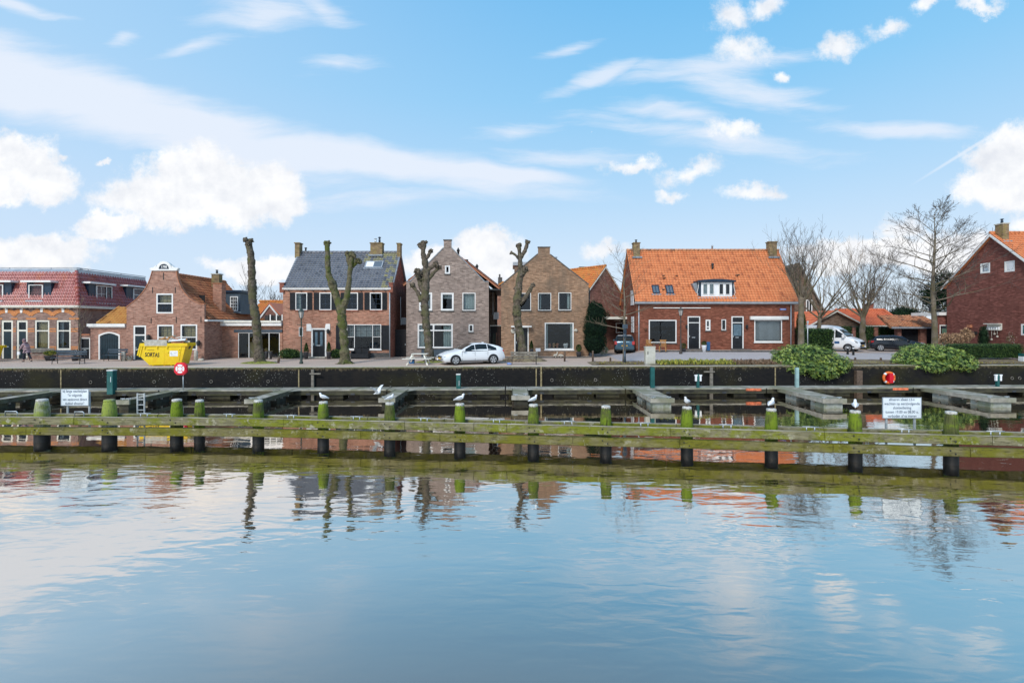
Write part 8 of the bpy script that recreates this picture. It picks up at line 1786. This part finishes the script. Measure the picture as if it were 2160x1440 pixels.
# ================================================================ person
M['skin'] = mat('skin', (.50,.30,.22), .6, var=.05); M['coat'] = mat('dusty_mauve_coat', (.36,.25,.27), .85, var=.15, scale=8); M['trouser'] = mat('dark_trousers', (.02,.022,.035), .8); M['hair'] = mat('patterned_hood', (.24,.15,.17), .9, var=.3, scale=30)
def skinmesh(nm, verts, edges, rad, m, parent, root=0):
    me = bpy.data.meshes.new(nm); me.from_pydata(verts, edges, []); o = bpy.data.objects.new(nm, me); C.objects.link(o); me.materials.append(m)
    md = o.modifiers.new('skin', 'SKIN'); md.use_smooth_shade = True; md.use_x_symmetry = False
    for i, v in enumerate(me.skin_vertices[0].data): v.radius = (rad[i], rad[i]) if not isinstance(rad[i], tuple) else rad[i]; v.use_root = (i == root)
    o.modifiers.new('sub', 'SUBSURF').levels = 1; o.modifiers['sub'].render_levels = 2; o.parent = parent; return o
g = thing('person', 'hooded person in mauve coat and dark trousers walking left with a white bag', 'person', gp(56.5, 37.0, .02))
V = [(0,0,.80),(-.03,0,1.0),(-.09,0,1.22),(-.16,0,1.34),(-.20,0,1.42),(-.23,0,1.50),(-.22,0,1.58),  # pelvis..head
     (-.10,-.16,1.27),(-.22,-.19,1.05),(-.36,-.17,.88),(-.40,-.16,.80), (-.10,.16,1.27),(-.02,.19,1.04),(-.08,.18,.86),(-.10,.18,.79),
     (.0,-.09,.76),(-.14,-.1,.44),(-.12,-.1,.08),(-.24,-.1,.04), (.02,.09,.76),(.08,.1,.44),(.28,.1,.14),(.22,.1,.05)]
Ed = [(0,1),(1,2),(2,3),(3,4),(4,5),(5,6),(2,7),(7,8),(8,9),(9,10),(2,11),(11,12),(12,13),(13,14),(0,15),(15,16),(16,17),(17,18),(0,19),(19,20),(20,21),(21,22)]
Rd = [.13,.12,.14,.06,.075,.09,.07,.055,.045,.032,.03,.055,.045,.032,.03,.085,.06,.04,.03,.085,.06,.04,.03]
skinmesh('body', V, Ed, Rd, M['skin'], g)
skinmesh('coat', [(.02,0,.70),(.02,0,.84),(-.03,0,1.0),(-.09,0,1.22),(-.13,0,1.32),(-.10,-.17,1.27),(-.22,-.20,1.05),(-.345,-.175,.90),(-.10,.17,1.27),(-.02,.20,1.04),(-.07,.185,.89)], [(0,1),(1,2),(2,3),(3,4),(3,5),(5,6),(6,7),(3,8),(8,9),(9,10)], [(.19,.17),(.19,.17),(.16,.15),(.17,.17),.09,.075,.065,.05,.075,.065,.05], M['coat'], g, 1)
skinmesh('trousers', [(0,0,.78),(.0,-.09,.74),(-.14,-.1,.44),(-.12,-.1,.12),(.02,.09,.74),(.08,.1,.44),(.27,.1,.16)], [(0,1),(1,2),(2,3),(0,4),(4,5),(5,6)], [.13,.10,.075,.055,.10,.075,.055], M['trouser'], g)
skinmesh('shoe', [(-.08,-.1,.05),(-.18,-.1,.04),(-.27,-.1,.035)], [(0,1),(1,2)], [.05,.045,.035], M['black'], g); skinmesh('shoe', [(.30,.1,.10),(.24,.1,.05),(.17,.1,.04)], [(0,1),(1,2)], [.05,.045,.035], M['black'], g)
s = MB(); s.blob((-.185,0,1.55),.125,0,.06,seg=12,rings=8,sc=(.95,.95,1.1)); s.tube([(-.12,0,1.42),(-.09,0,1.34)],[.10,.14],10); s.build('hood', M['hair'], g)
b = thing('white_bag', 'small white bag held low in front by the hooded person', 'bag', gp(56.5,37.0,.02)); s = MB(); s.box(-.52,-.34,-.2,-.12,.52,.74); s.tube([(-.48,-.16,.74),(-.41,-.16,.82),(-.38,-.16,.74)],.008,4); s.build('bag', M['wpanel'], b)
# ================================================================ gulls
def gull(px, loc, rz, lab, sc=1.0, up=0.0, fly=False):
    g = thing('gull', lab, 'gull', loc, rz, group='white gulls about the harbour'); g.scale = (sc,)*3
    s = MB(); s.tube([(-.20,0,.085),(-.13,0,.11),(-.06,0,.135),(.01,0,.15),(.07,0,.175),(.095,0,.215),(.105,0,.25),(.125,0,.262),(.148,0,.258)],[.006,.028,.052,.064,.056,.036,.036,.030,.008],12); s.build('body', M['gwhite'], g)
    s = MB(); s.cyl((.145,0,.256),(.185,0,.248),.009,.002,6); s.build('beak', M['rust'], g)
    for sg in (-1, 1):
        if fly:
            s = MB(); pr = [(.06,.03*sg,.18),(.02,.22*sg,.33),(-.02,.46*sg,.42),(-.10,.40*sg,.40),(-.12,.2*sg,.30),(-.07,.03*sg,.16)]; s.add([Vector(q) for q in pr]+[Vector(q)+Vector((0,0,.012)) for q in pr], [(0,1,2,3,4,5),(6,7,8,9,10,11)[::-1]]+[(i,(i+1)%6,6+(i+1)%6,6+i) for i in range(6)]); s.build('wing', M['gwhite'], g)
        else:
            s = MB(); s.tube([(.06,sg*.045,.17),(.0,sg*.058,.155),(-.09,sg*.045,.13),(-.20,sg*.012,.10)],[.02,.036,.028,.005],8); s.build('wing', M['ggrey'], g)
            s = MB(); s.tube([(.0,sg*.02,.10),(.005,sg*.022,.0)],.006,5); s.box(-.01,.04,sg*.022-.015,sg*.022+.015,0,.006); s.build('leg', M['rust'], g)
    s = MB(); s.blob((.13,.026,.262),.006,0,0,seg=6,rings=4); s.blob((.13,-.026,.262),.006,0,0,seg=6,rings=4); s.build('eye', M['black'], g)
for px, rz, lab, sc in ((682,pi,'gull facing left on the pile directly below the forked tree',1.05),(822,.3,'gull on the pile just below the flying gull',1.0),(970,.1,'gull facing right on the pile below the white car',1.15),(1125,.5,'gull on the pile in front of the stubby middle pontoon',1.05),(1449,-2.3,'gull seen from the front on the pile right of the pale float pontoon',1.15),(1627,.7,'gull on the pile below the left rhododendron',1.15),(1804,1.0,'gull on the pile beside the end of the rightmost full pontoon',1.15)):
    gull(px, PT[px], rz, lab, sc)
p = P(797,829,24); gull(797, p-Vector((0,0,.15)), -.3, 'white gull in flight over the basin with raised wings', 1.15, fly=True)
p = H_chim = P(1623,513,46.5); gull(1623, Vector((p.x,46.8,p.z+.1)), 1.2, 'bird perched on the right chimney of the orange roofed house', .95)
print('OBJECTS', len(bpy.data.objects), 'tris', sum(len(p.vertices)-2 for o in bpy.data.objects if o.type == 'MESH' for p in o.data.polygons) if False else '')
